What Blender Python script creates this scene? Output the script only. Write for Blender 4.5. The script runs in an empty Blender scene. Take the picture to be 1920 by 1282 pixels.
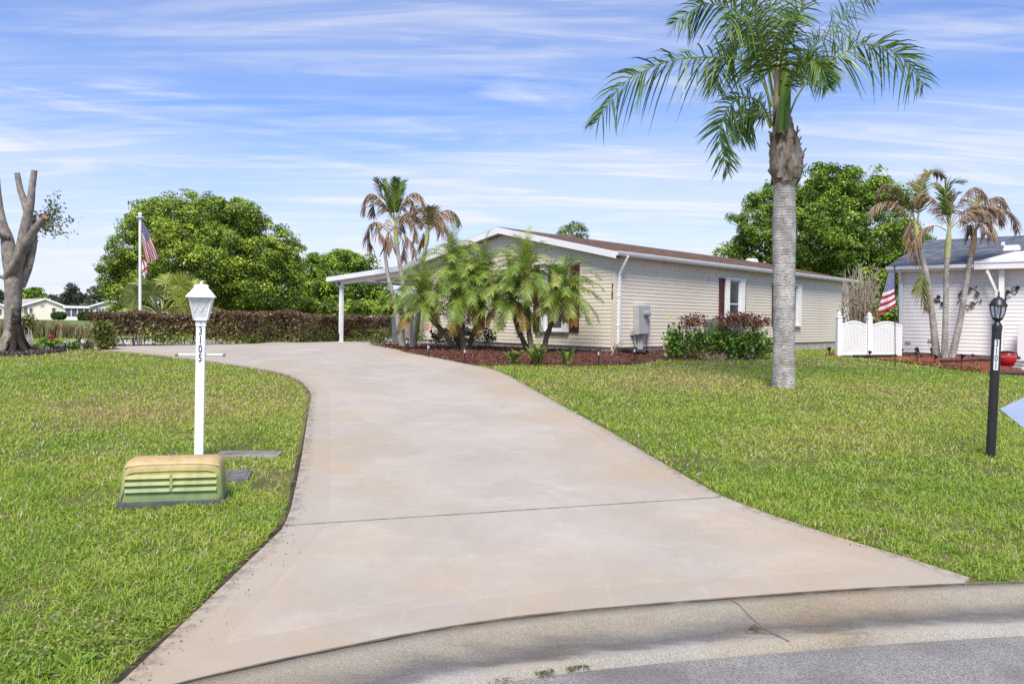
import bpy, math, random
import numpy as np
from mathutils import Vector, Matrix

random.seed(7)
R = np.random.RandomState(11)
C = bpy.context.scene.collection
PI = math.pi

# ------------------------------------------------------------------ camera frame
F = 1490.0            # focal length in photo pixels (photo 1920 x 1282)
HX, HY = 960.0, 597.0  # principal point
ROLL = 0.0149
CAMZ = 1.5
cr, sr = math.cos(ROLL), math.sin(ROLL)
GK = ([-50, 0, 3.3, 20.5, 24.5, 27, 30, 34, 60, 90, 150, 400, 5000],
      [-.1, -.06, 0, .63, .63, .565, .485, .43, .13, 0, -.1, -.1, -.1])

def g(y):
    return np.interp(y, GK[0], GK[1])

def ray(px, py):
    u = (px - HX) / F
    v = (HY - py) / F
    return u * cr - v * sr, u * sr + v * cr

def at(px, py, Y):
    a, b = ray(px, py)
    return Vector((a * Y, Y, CAMZ + b * Y))

def gnd(px, py, dz=0.0):
    a, b = ray(px, py)
    lo, hi = 1.5, 400.0
    for _ in range(60):
        m = (lo + hi) / 2
        if CAMZ + b * m > g(m) + dz:
            lo = m
        else:
            hi = m
    return Vector((a * lo, lo, float(g(lo)) + dz))

def gp(pts, dz=0.0):
    return [gnd(x, y, dz) for x, y in pts]

# ------------------------------------------------------------------ materials
def new_mat(name):
    m = bpy.data.materials.new(name)
    m.use_nodes = True
    nt = m.node_tree
    b = nt.nodes['Principled BSDF']
    return m, nt, b

def N(nt, typ, **kw):
    n = nt.nodes.new(typ)
    for k, v in kw.items():
        if k in n.inputs:
            n.inputs[k].default_value = v
        else:
            setattr(n, k, v)
    return n

def ramp(nt, stops):
    r = nt.nodes.new('ShaderNodeValToRGB')
    e = r.color_ramp.elements
    while len(e) < len(stops):
        e.new(0.5)
    for i, (p, c) in enumerate(stops):
        e[i].position = p
        e[i].color = (*c, 1)
    return r

def mat(name, c1, c2=None, scale=5, rough=.6, bump=0, bscale=None, metal=0, detail=5, stretch=(1, 1, 1), lo=.35, hi=.65, spec=.4, c3=None, scale3=1.0, lo3=.5, hi3=.7):
    m, nt, b = new_mat(name)
    b.inputs['Roughness'].default_value = rough
    b.inputs['Metallic'].default_value = metal
    b.inputs['Specular IOR Level'].default_value = spec
    if c2 is None:
        c2 = tuple(x * .86 for x in c1)
    tc = N(nt, 'ShaderNodeTexCoord')
    mp = N(nt, 'ShaderNodeMapping')
    mp.inputs['Scale'].default_value = stretch
    nt.links.new(tc.outputs['Object'], mp.inputs['Vector'])
    no = N(nt, 'ShaderNodeTexNoise', Scale=scale, Detail=detail)
    nt.links.new(mp.outputs[0], no.inputs['Vector'])
    rp = ramp(nt, [(lo, c1), (hi, c2)])
    nt.links.new(no.outputs['Fac'], rp.inputs['Fac'])
    col = rp.outputs['Color']
    if c3 is not None:
        n3 = N(nt, 'ShaderNodeTexNoise', Scale=scale3, Detail=4)
        nt.links.new(mp.outputs[0], n3.inputs['Vector'])
        r3 = ramp(nt, [(lo3, (0, 0, 0)), (hi3, (1, 1, 1))])
        nt.links.new(n3.outputs['Fac'], r3.inputs['Fac'])
        mx = N(nt, 'ShaderNodeMix', data_type='RGBA')
        nt.links.new(r3.outputs['Color'], mx.inputs['Factor'])
        nt.links.new(col, mx.inputs[6])
        mx.inputs[7].default_value = (*c3, 1)
        col = mx.outputs[2]
    nt.links.new(col, b.inputs['Base Color'])
    if bump:
        bn = N(nt, 'ShaderNodeTexNoise', Scale=bscale or scale * 4, Detail=4)
        nt.links.new(mp.outputs[0], bn.inputs['Vector'])
        bp = N(nt, 'ShaderNodeBump', Strength=bump, Distance=.01)
        nt.links.new(bn.outputs['Fac'], bp.inputs['Height'])
        nt.links.new(bp.outputs[0], b.inputs['Normal'])
    return m

def leafmat(name, stops, trans=.3, rough=.5, spec=.35):
    """colour from the per-leaf attribute 'tint'"""
    m, nt, b = new_mat(name)
    b.inputs['Roughness'].default_value = rough
    b.inputs['Specular IOR Level'].default_value = spec
    a = N(nt, 'ShaderNodeAttribute', attribute_name='tint')
    rp = ramp(nt, stops)
    nt.links.new(a.outputs['Fac'], rp.inputs['Fac'])
    nt.links.new(rp.outputs['Color'], b.inputs['Base Color'])
    if trans > 0:
        t = N(nt, 'ShaderNodeBsdfTranslucent')
        nt.links.new(rp.outputs['Color'], t.inputs['Color'])
        mx = N(nt, 'ShaderNodeMixShader', Fac=trans)
        nt.links.new(b.outputs[0], mx.inputs[1])
        nt.links.new(t.outputs[0], mx.inputs[2])
        nt.links.new(mx.outputs[0], nt.nodes['Material Output'].inputs['Surface'])
    return m

# ------------------------------------------------------------------ object helpers
def tag(o, label=None, cat=None, group=None, kind=None):
    if label: o['label'] = label
    if cat: o['category'] = cat
    if group: o['group'] = group
    if kind: o['kind'] = kind
    return o

def empty(name, loc, label=None, cat=None, group=None, rz=0.0):
    o = bpy.data.objects.new(name, None)
    o.empty_display_size = .1
    C.objects.link(o)
    o.location = loc
    o.rotation_euler = (0, 0, rz)
    tag(o, label, cat, group)
    return o

def link(name, me, material, parent=None, world=True):
    """world=True: vertices are in world space; shift them under an unrotated parent."""
    if material:
        me.materials.append(material)
    o = bpy.data.objects.new(name, me)
    C.objects.link(o)
    if parent is not None:
        off = Vector((0, 0, 0))
        p = parent
        o.parent = parent
        if world:
            while p is not None:
                off += p.location
                p = p.parent
            if off.length > 0:
                me.transform(Matrix.Translation(-off))
    return o

class MB:
    def __init__(s):
        s.v, s.f = [], []

    def add(s, vs, fs):
        n = len(s.v)
        s.v += [tuple(x) for x in vs]
        s.f += [tuple(i + n for i in f) for f in fs]
        return s

    def quad(s, a, b, c, d):
        return s.add([a, b, c, d], [(0, 1, 2, 3)])

    def box(s, x0, x1, y0, y1, z0, z1, top=1.0):
        cx, cy = (x0 + x1) / 2, (y0 + y1) / 2
        t = lambda x, c: c + (x - c) * top
        vs = [(x0, y0, z0), (x1, y0, z0), (x1, y1, z0), (x0, y1, z0),
              (t(x0, cx), t(y0, cy), z1), (t(x1, cx), t(y0, cy), z1), (t(x1, cx), t(y1, cy), z1), (t(x0, cx), t(y1, cy), z1)]
        return s.add(vs, [(3, 2, 1, 0), (4, 5, 6, 7), (0, 1, 5, 4), (1, 2, 6, 5), (2, 3, 7, 6), (3, 0, 4, 7)])

    def beam(s, a, b, w, h, up=Vector((0, 0, 1))):
        a, b = Vector(a), Vector(b)
        t = (b - a).normalized()
        sd = t.cross(up)
        if sd.length < 1e-4:
            sd = t.cross(Vector((0, 1, 0)))
        sd.normalize()
        u = sd.cross(t)
        vs = []
        for p in (a, b):
            for i, j in ((-1, -1), (1, -1), (1, 1), (-1, 1)):
                vs.append(p + sd * (i * w / 2) + u * (j * h / 2))
        return s.add(vs, [(0, 1, 2, 3), (7, 6, 5, 4), (0, 4, 5, 1), (1, 5, 6, 2), (2, 6, 7, 3), (3, 7, 4, 0)])

    def tube(s, pts, rad, n=8, cap=True, wob=0.0, seed=0):
        pts = [Vector(p) for p in pts]
        if not hasattr(rad, '__len__'):
            rad = [rad] * len(pts)
        rr = random.Random(seed)
        base = len(s.v)
        ref = None
        for i, p in enumerate(pts):
            t = (pts[min(i + 1, len(pts) - 1)] - pts[max(i - 1, 0)]).normalized()
            if ref is None:
                ref = t.orthogonal().normalized()
            ref = (ref - t * ref.dot(t)).normalized()
            bi = t.cross(ref)
            for k in range(n):
                a = 2 * PI * k / n
                r = rad[i] * (1 + wob * (rr.random() - .5))
                s.v.append(tuple(p + ref * (math.cos(a) * r) + bi * (math.sin(a) * r)))
        for i in range(len(pts) - 1):
            for k in range(n):
                a, b = base + i * n + k, base + i * n + (k + 1) % n
                s.f.append((a, b, b + n, a + n))
        if cap:
            s.f.append(tuple(base + k for k in reversed(range(n))))
            e = base + (len(pts) - 1) * n
            s.f.append(tuple(e + k for k in range(n)))
        return s

    def lathe(s, prof, c=(0, 0, 0), n=20):
        base = len(s.v)
        for r, z in prof:
            for k in range(n):
                a = 2 * PI * k / n
                s.v.append((c[0] + r * math.cos(a), c[1] + r * math.sin(a), c[2] + z))
        for i in range(len(prof) - 1):
            for k in range(n):
                a, b = base + i * n + k, base + i * n + (k + 1) % n
                s.f.append((a, b, b + n, a + n))
        s.f.append(tuple(base + k for k in reversed(range(n))))
        e = base + (len(prof) - 1) * n
        s.f.append(tuple(e + k for k in range(n)))
        return s

    def sqlathe(s, prof, c=(0, 0, 0), rot=0.0):
        """square cross-sections: (half-width, z)"""
        base = len(s.v)
        for r, z in prof:
            for k in range(4):
                a = rot + PI / 4 + k * PI / 2
                s.v.append((c[0] + r * 1.41421 * math.cos(a), c[1] + r * 1.41421 * math.sin(a), c[2] + z))
        for i in range(len(prof) - 1):
            for k in range(4):
                a, b = base + i * 4 + k, base + i * 4 + (k + 1) % 4
                s.f.append((a, b, b + 4, a + 4))
        s.f.append(tuple(base + k for k in reversed(range(4))))
        e = base + (len(prof) - 1) * 4
        s.f.append(tuple(e + k for k in range(4)))
        return s

    def build(s, name, m, parent=None, world=True, smooth=None, bevel=0.0):
        me = bpy.data.meshes.new(name)
        me.from_pydata(s.v, [], s.f)
        me.update()
        if smooth is not None:
            me.shade_smooth()
            me.set_sharp_from_angle(angle=math.radians(smooth))
        o = link(name, me, m, parent, world)
        if bevel:
            md = o.modifiers.new('bevel', 'BEVEL')
            md.width = bevel
            md.segments = 2
            md.limit_method = 'ANGLE'
        return o

class QM:
    """numpy quad accumulator with a 'tint' per vertex"""
    def __init__(s):
        s.V, s.Q, s.T, s.n = [], [], [], 0

    def add(s, V, Q, T):
        V = np.asarray(V, dtype=np.float32).reshape(-1, 3)
        s.V.append(V)
        s.Q.append(np.asarray(Q, dtype=np.int32).reshape(-1, 4) + s.n)
        s.T.append(np.broadcast_to(np.asarray(T, dtype=np.float32), (len(V),)))
        s.n += len(V)

    def tube(s, pts, rad, tint, n=5):
        mb = MB()
        mb.tube(pts, rad, n, cap=False)
        s.add(mb.v, mb.f, tint)

    def build(s, name, m, parent=None, smooth=False, world=True):
        V = np.concatenate(s.V); Q = np.concatenate(s.Q); T = np.concatenate(s.T)
        me = bpy.data.meshes.new(name)
        me.vertices.add(len(V)); me.vertices.foreach_set('co', V.ravel())
        me.loops.add(Q.size); me.loops.foreach_set('vertex_index', Q.ravel())
        me.polygons.add(len(Q))
        me.polygons.foreach_set('loop_start', np.arange(0, Q.size, 4, dtype=np.int32))
        me.update(calc_edges=True)
        a = me.attributes.new('tint', 'FLOAT', 'POINT')
        a.data.foreach_set('value', np.ascontiguousarray(T, dtype=np.float32))
        if smooth:
            me.shade_smooth()
        return link(name, me, m, parent, world)

def unit(a):
    return a / np.maximum(np.linalg.norm(a, axis=-1, keepdims=True), 1e-9)

def leaves(qm, cen, size, tint, up=.4, aspect=.45, nrm=None, rs=R):
    """rhombus leaf cards at the given centres"""
    n = len(cen)
    d = unit(rs.normal(size=(n, 3)))
    if nrm is None:
        nn = unit(rs.normal(size=(n, 3)) + np.array([0, 0, up * 2]))
    else:
        nn = unit(nrm + rs.normal(size=(n, 3)) * .6 + np.array([0, 0, up]))
    a = unit(np.cross(nn, d))
    b = np.cross(nn, a)
    L = (size * (.7 + .6 * rs.rand(n)))[:, None]
    V = np.empty((n, 4, 3), np.float32)
    V[:, 0] = cen - a * L * .5
    V[:, 1] = cen + b * L * aspect * .5 + nn * L * .05
    V[:, 2] = cen + a * L * .5 - nn * L * .08
    V[:, 3] = cen - b * L * aspect * .5 + nn * L * .05
    Q = np.arange(n * 4).reshape(n, 4)
    qm.add(V, Q, np.repeat(tint, 4))

def spline(pts, n):
    P = np.array([tuple(p) for p in pts], float)
    if len(P) == 2:
        t = np.linspace(0, 1, n)[:, None]
        return P[0] * (1 - t) + P[1] * t
    E = np.vstack([2 * P[0] - P[1], P, 2 * P[-1] - P[-2]])
    seg = np.linalg.norm(np.diff(P, axis=0), axis=1)
    cum = np.concatenate([[0], np.cumsum(seg)])
    out = []
    for d in np.linspace(0, cum[-1], n):
        i = min(np.searchsorted(cum, d, side='right') - 1, len(P) - 2)
        t = (d - cum[i]) / max(seg[i], 1e-9)
        p0, p1, p2, p3 = E[i], E[i + 1], E[i + 2], E[i + 3]
        out.append(.5 * ((2 * p1) + (-p0 + p2) * t + (2 * p0 - 5 * p1 + 4 * p2 - p3) * t * t + (-p0 + 3 * p1 - 3 * p2 + p3) * t ** 3))
    return np.array(out)

def frond(pts, L, n, w, droop=.5, plume=.25, fwd=.5, t0=.15, rr=.012, tint=(0, 1), hang=0.0, lift=.15, rs=R, shape=.6, rtint=.97, tip_tint=None, miss=0.0):
    """one palm frond: rachis along pts, leaflets on both sides. Returns a QM."""
    qm = QM()
    P = spline(pts, 24)
    rad = np.linspace(rr, rr * .25, 24)
    qm.tube([Vector(p) for p in P], list(rad), rtint, 5)
    ts = np.linspace(t0, 1, n)
    ts = np.concatenate([ts, ts + .5 / n * (1 - t0)])
    sd = np.concatenate([np.ones(n), -np.ones(n)])
    if miss > 0:
        k = rs.rand(len(ts)) > miss
        ts, sd = ts[k], sd[k]
    ts = np.clip(ts, 0, 1)
    m = len(ts)
    idx = ts * 23
    i0 = np.clip(idx.astype(int), 0, 22)
    fr = (idx - i0)[:, None]
    pos = P[i0] * (1 - fr) + P[i0 + 1] * fr
    T = unit(P[i0 + 1] - P[i0])
    S = np.cross(T, np.array([0, 0, 1.0]))
    # keep the side vector steady where the rachis is vertical
    chord = P[-1] - P[0]
    S0 = unit(np.cross(unit(chord), np.array([0, 0, 1.0])))
    S = unit(S + S0 * .15)
    U = unit(np.cross(S, T))
    tt = (ts - t0) / (1 - t0)
    prof = np.sin(np.clip(PI * (.12 + .86 * tt), 0, PI)) ** shape
    ln = (L * np.maximum(prof, .12) * (.85 + .3 * rs.rand(m)))[:, None]
    pl = (rs.rand(m) - .5) * 2 * plume + lift
    fw = fwd * (.8 + .4 * rs.rand(m)) + .5 * tt
    D = unit(S * sd[:, None] * np.cos(pl)[:, None] + U * np.sin(pl)[:, None] * 1.2 + T * fw[:, None] + np.array([0, 0, -1.0]) * hang)
    G = np.array([0, 0, -1.0])
    W = unit(np.cross(D, U) + 1e-6)
    W = unit(T - D * np.sum(T * D, axis=1, keepdims=True) + 1e-4)
    dr = (droop * (.6 + .8 * rs.rand(m)))[:, None]
    st = np.array([0, .3, .65, 1.0])
    ww = np.array([.55, 1.0, .8, .08])
    V = np.empty((m, 4, 2, 3), np.float32)
    for k in range(4):
        c = pos + D * ln * st[k] + G * ln * dr * st[k] ** 2 * .8
        V[:, k, 0] = c - W * (w * ww[k] / 2)
        V[:, k, 1] = c + W * (w * ww[k] / 2)
    Q = np.empty((m, 3, 4), int)
    b = np.arange(m)[:, None] * 8
    for k in range(3):
        Q[:, k] = np.hstack([b + 2 * k, b + 2 * k + 1, b + 2 * k + 3, b + 2 * k + 2])
    tn = tint[0] + (tint[1] - tint[0]) * rs.rand(m)
    if tip_tint is not None:
        tn = tn * (1 - tt) + tip_tint * tt + rs.normal(size=m) * .05
    tn = np.repeat(np.clip(tn, 0, .96)[:, None], 8, axis=1)
    qm.add(V.reshape(-1, 3), Q.reshape(-1, 4), tn.ravel())
    return qm

def text_mesh(s, size, extrude=.004, xs=1.0, bold=0.0, spacing=1.0):
    cu = bpy.data.curves.new('lettering', 'FONT')
    cu.body = s
    cu.size = size
    cu.extrude = extrude
    cu.offset = bold
    cu.align_x = 'CENTER'
    cu.space_line = spacing
    o = bpy.data.objects.new('lettering', cu)
    C.objects.link(o)
    bpy.context.view_layer.update()
    me = bpy.data.meshes.new_from_object(o.evaluated_get(bpy.context.evaluated_depsgraph_get()))
    bpy.data.objects.remove(o)
    me.transform(Matrix.Diagonal((xs, 1, 1, 1)))
    return me

def put_text(name, s, size, m, parent, origin, right, up, **kw):
    """letters whose first baseline is centred at origin; all in the parent's local frame"""
    me = text_mesh(s, size, **kw)
    r, u = Vector(right).normalized(), Vector(up).normalized()
    nrm = r.cross(u)
    M = Matrix((r, u, nrm)).transposed().to_4x4()
    M.translation = Vector(origin)
    me.transform(M)
    return link(name, me, m, parent, world=False)

_G = {}
def vnoise(x, y, scale, seed=0):
    if seed not in _G:
        _G[seed] = np.random.RandomState(100 + seed).rand(256, 256)
    gr = _G[seed]
    x = np.asarray(x) / scale + 1000; y = np.asarray(y) / scale + 1000
    xi = np.floor(x).astype(int); yi = np.floor(y).astype(int)
    fx = x - xi; fy = y - yi
    fx = fx * fx * (3 - 2 * fx); fy = fy * fy * (3 - 2 * fy)
    a = gr[xi % 256, yi % 256]; b = gr[(xi + 1) % 256, yi % 256]
    c = gr[xi % 256, (yi + 1) % 256]; d = gr[(xi + 1) % 256, (yi + 1) % 256]
    return (a * (1 - fx) + b * fx) * (1 - fy) + (c * (1 - fx) + d * fx) * fy

def inpoly(x, y, poly):
    x = np.asarray(x); y = np.asarray(y)
    r = np.zeros(x.shape, bool)
    j = len(poly) - 1
    for i in range(len(poly)):
        xi, yi = poly[i]; xj, yj = poly[j]
        c = ((yi > y) != (yj > y)) & (x < (xj - xi) * (y - yi) / (yj - yi + 1e-12) + xi)
        r ^= c
        j = i
    return r

def pdist(x, y, line):
    """distance from points to a polyline"""
    d = np.full(np.shape(x), 1e9)
    for (ax, ay), (bx, by) in zip(line[:-1], line[1:]):
        vx, vy = bx - ax, by - ay
        t = np.clip(((x - ax) * vx + (y - ay) * vy) / (vx * vx + vy * vy + 1e-12), 0, 1)
        d = np.minimum(d, np.hypot(x - ax - t * vx, y - ay - t * vy))
    return d

xy = lambda ps: [(p[0], p[1]) for p in ps]

# ================================================================== GROUND
# kerb: back edge line (driveway side), extended beyond the frame
kb = [gnd(x, y, .025) for x, y in ((350, 1275), (650, 1212), (900, 1165), (1130, 1141), (1370, 1122), (1600, 1105), (1858, 1093), (1920, 1092))]
kbx = [-40, -14, -8, -4.6, -2.6] + [p.x for p in kb] + [5.5, 9, 14, 40]
kby = [-60, -12, -4.2, 0.2, 2.1] + [p.y for p in kb] + [4.85, 4.6, 3.2, -30]
KX = np.linspace(-40, 40, 1601)
_ky = np.interp(KX, kbx, kby)
_k = np.ones(13) / 13
KY = np.convolve(np.pad(_ky, 6, mode='edge'), _k, mode='valid')
def kerb_y(x):
    return np.interp(x, KX, KY)

# driveway edges from the photo, as X over Y
EL = gp([(200, 1300), (222, 1282), (330, 1180), (430, 1086), (530, 990), (545, 955), (556, 905), (565, 860), (574, 800), (584, 742)], .03)
EL2 = gp([(581, 732), (566, 716), (540, 703), (505, 694), (440, 684), (370, 674), (300, 666), (240, 660), (185, 656)], .03)
ER = gp([(1858, 1095), (1700, 1044), (1600, 1015), (1500, 983), (1400, 948), (1350, 928), (1300, 900), (1250, 872), (1150, 812), (1050, 758), (990, 724), (950, 702), (925, 692), (885, 684), (820, 671), (760, 660), (700, 647)], .03)
hedge_line = [gnd(178, 652.5), gnd(330, 649), gnd(480, 646), gnd(600, 642.3), gnd(745, 638)]
LEFT = xy(EL) + xy(EL2) + xy(hedge_line[1:])
LEFT = [(LEFT[0][0] - .15, 2.6)] + LEFT + [(-1.2, 40)]
RIGHT = xy(ER) + [(-3.6, 27.0), (.4, 31.0), (4.0, 40)]
LEFT.sort(key=lambda p: p[1]); RIGHT.sort(key=lambda p: p[1])
def xl(y): return np.interp(y, [p[1] for p in LEFT], [p[0] for p in LEFT])
def xr_side(y): return np.interp(y, [p[1] for p in RIGHT], [p[0] for p in RIGHT])
def in_drive(x, y, m=0.0):
    return (x > xl(y) - m) & (x < xr_side(y) + m) & (y > kerb_y(x) - m) & (y < 36)

# ---- materials of the ground
m_soil = mat('soil', (.085, .08, .028), (.15, .15, .045), scale=2.2, rough=.95, bump=.6, bscale=60, c3=(.07, .10, .015), scale3=.8)
m_far = mat('far_turf', (.10, .15, .022), (.16, .19, .04), scale=.15, rough=.95)
m_mulch = mat('mulch', (.055, .018, .010), (.12, .04, .022), scale=30, rough=.9, bump=.8, bscale=50)

# the ground: one sheet from the kerb to the horizon, dense near the camera
cols = np.concatenate([[-3000, -800, -250, -100, -60], np.arange(-40, 40.01, .5), [60, 100, 250, 800, 3000]])
rows = np.concatenate([np.arange(0, 8, .4), np.arange(8, 40, .8), [45, 50, 60, 75, 90, 120, 150, 200, 400, 1000, 5000]])
V, Q = [], []
for j, t in enumerate(rows):
    for x in cols:
        y = float(kerb_y(np.clip(x, -40, 40))) + t
        far = t > 38
        if far: y = t
        z = float(g(y)) + (.012 if t == 0 else 0)
        V.append((x, y, z))
nc = len(cols)
for j in range(len(rows) - 1):
    for i in range(nc - 1):
        a = j * nc + i
        Q.append((a, a + 1, a + nc + 1, a + nc))
b = MB(); b.add(V, Q)
me_ground = b.build('ground', m_soil, smooth=60)
tag(me_ground, 'lawn soil running from the kerb to the far houses', kind='structure')

# ---- driveway slab
def drive_mat():
    m, nt, b = new_mat('pale_concrete')
    b.inputs['Roughness'].default_value = .85
    b.inputs['Specular IOR Level'].default_value = .25
    tc = N(nt, 'ShaderNodeTexCoord')
    uv = N(nt, 'ShaderNodeAttribute', attribute_name='edged')
    al = N(nt, 'ShaderNodeAttribute', attribute_name='along')
    def noise(scale, detail=6, stretch=None, rough=.6):
        n = N(nt, 'ShaderNodeTexNoise', Scale=scale, Detail=detail, Roughness=rough)
        if stretch:
            mp = N(nt, 'ShaderNodeMapping'); mp.inputs['Scale'].default_value = stretch
            nt.links.new(tc.outputs['Object'], mp.inputs['Vector']); nt.links.new(mp.outputs[0], n.inputs['Vector'])
        else:
            nt.links.new(tc.outputs['Object'], n.inputs['Vector'])
        return n.outputs['Fac']
    def math_(op, a, bb=None, c=None):
        n = N(nt, 'ShaderNodeMath', operation=op)
        for i, v in enumerate((a, bb, c)):
            if v is None: continue
            if isinstance(v, (int, float)): n.inputs[i].default_value = v
            else: nt.links.new(v, n.inputs[i])
        return n.outputs[0]
    def mix(f, a, bb, bt='MIX'):
        n = N(nt, 'ShaderNodeMix', data_type='RGBA', blend_type=bt)
        for sock, v in ((n.inputs['Factor'], f), (n.inputs[6], a), (n.inputs[7], bb)):
            if isinstance(v, (int, float)): sock.default_value = v
            elif isinstance(v, tuple): sock.default_value = (*v, 1)
            else: nt.links.new(v, sock)
        return n.outputs[2]
    def step(v, a, bb):
        n = N(nt, 'ShaderNodeMapRange', interpolation_type='SMOOTHSTEP')
        n.inputs['From Min'].default_value = a; n.inputs['From Max'].default_value = bb
        nt.links.new(v, n.inputs['Value'])
        return n.outputs[0]
    n1 = noise(.7, 9, (1, .8, 1), .68); n2 = noise(2.2, 10, (.8, 1.2, 1), .72); n3 = noise(130, 4, None, .75)
    col = mix(step(n1, .35, .68), (.355, .315, .263), (.43, .386, .330))
    col = mix(math_('MULTIPLY', step(n2, .48, .72), .5), col, (.52, .475, .415))
    n5 = noise(.9, 9, (1.2, .5, 1), .68)
    col = mix(math_('MULTIPLY', step(n5, .56, .74), .45), col, (.335, .285, .215))
    # warm rust and algae tint creeping in from the edges
    rim = math_('MULTIPLY', math_('SUBTRACT', 1.0, step(uv.outputs['Fac'], .0, 1.3)), step(noise(.8, 4), .38, .66))
    col = mix(math_('MULTIPLY', rim, .7), col, (.42, .305, .18))
    # stamped border: a shallow line along the slab edge and cross joints inside it
    e = uv.outputs['Fac']
    band = math_('SUBTRACT', 1.0, step(e, .27, .28))
    line = math_('MULTIPLY', step(e, .262, .27), math_('SUBTRACT', 1.0, step(e, .288, .296)))
    fr = math_('FRACT', math_('DIVIDE', al.outputs['Fac'], .52))
    cross = math_('MULTIPLY', math_('SUBTRACT', 1.0, step(fr, .03, .045)), band)
    worn = step(noise(3.1, 6), .40, .62)
    col = mix(math_('MULTIPLY', band, .30), col, (.335, .293, .235))
    col = mix(math_('MULTIPLY', math_('MULTIPLY', math_('MAXIMUM', line, cross), worn), .10), col, (.58, .54, .48))
    # grime on the last centimetres
    gm_ = N(nt, 'ShaderNodeAttribute', attribute_name='grime')
    gr = math_('MULTIPLY', math_('SUBTRACT', 1.0, step(gm_.outputs['Fac'], .0, .13)), step(noise(13, 9, None, .7), .40, .66))
    col = mix(math_('MULTIPLY', gr, .85), col, (.11, .085, .06))
    col = mix(math_('MULTIPLY', step(n3, .44, .70), .34), col, (.25, .22, .18))
    n6 = noise(420, 2)
    col = mix(math_('MULTIPLY', step(n6, .56, .75), .35), col, (.66, .63, .59))
    nt.links.new(col, b.inputs['Base Color'])
    bp = N(nt, 'ShaderNodeBump', Strength=.35, Distance=.004)
    nt.links.new(n3, bp.inputs['Height']); nt.links.new(bp.outputs[0], b.inputs['Normal'])
    return m

ys = np.concatenate([np.arange(2.7, 8, .1), np.arange(8, 24, .2), np.arange(24, 36.1, .5)])
nx = 60
ccol = (1 - np.cos(np.linspace(0, PI, nx))) / 2
GX, GY, ok = [], [], []
for y in ys:
    a = float(xl(y)); c = float(xr_side(y))
    if y < 4.7:
        kx = np.linspace(-3, 4, 700)
        inside = kx[kerb_y(kx) < y]
        c = min(c, inside.max() if len(inside) else a)
    c = max(c, a + .001)
    GX.append(a + (c - a) * ccol); GY.append(np.full(nx, y))
GX = np.array(GX); GY = np.array(GY)
kline = [(float(x), float(kerb_y(x))) for x in np.linspace(-3, 3.2, 50)]
lline = [p for p in LEFT if p[1] < 21]; rline = [p for p in RIGHT if p[1] < 26]
dk, dl, dr_ = pdist(GX, GY, kline), pdist(GX, GY, lline), pdist(GX, GY, rline)
ed = np.minimum(np.minimum(dk, dl), dr_)
along = np.where(dk <= np.minimum(dl, dr_), GX * 1.0, GY * 1.05)
V = np.stack([GX, GY, g(GY) + .03], -1).reshape(-1, 3)
ny = len(ys)
Q = [(j * nx + i, j * nx + i + 1, (j + 1) * nx + i + 1, (j + 1) * nx + i) for j in range(ny - 1) for i in range(nx - 1)]
nv = len(V)
skirt = []
low = V.copy(); low[:, 2] -= .12
for j in range(ny - 1):
    for i, flip in ((0, 0), (nx - 1, 1)):
        a, c = j * nx + i, (j + 1) * nx + i
        skirt.append((a, c, c + nv, a + nv) if not flip else (c, a, a + nv, c + nv))
me = bpy.data.meshes.new('driveway')
me.from_pydata([tuple(v) for v in np.vstack([V, low])], [], Q + skirt)
for nm, arr in (('edged', ed), ('along', along), ('grime', np.minimum(dl, dr_))):
    at_ = me.attributes.new(nm, 'FLOAT', 'POINT')
    at_.data.foreach_set('value', np.concatenate([arr.ravel(), arr.ravel()]).astype(np.float32))
me.update()
drive = tag(link('driveway', me, drive_mat()), 'pale concrete driveway curving up from the kerb to the carport', kind='structure')
# expansion joint
jb = MB()
ja, jc = gnd(536, 984, .034), gnd(1352, 931, .034)
m_crack = mat('crack', (.12, .09, .065), (.20, .16, .12), scale=12, rough=.95)
jp = [ja.lerp(jc, t) for t in np.linspace(0, 1, 40)]
for p, q in zip(jp[:-1], jp[1:]):
    n = Vector((-(jc - ja).y, (jc - ja).x, 0)).normalized() * (.0035 + .002 * random.random())
    jb.quad(p - n, q - n, q + n, p + n)
jo = jb.build('driveway_joint', m_crack)
jo.parent = drive

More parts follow.
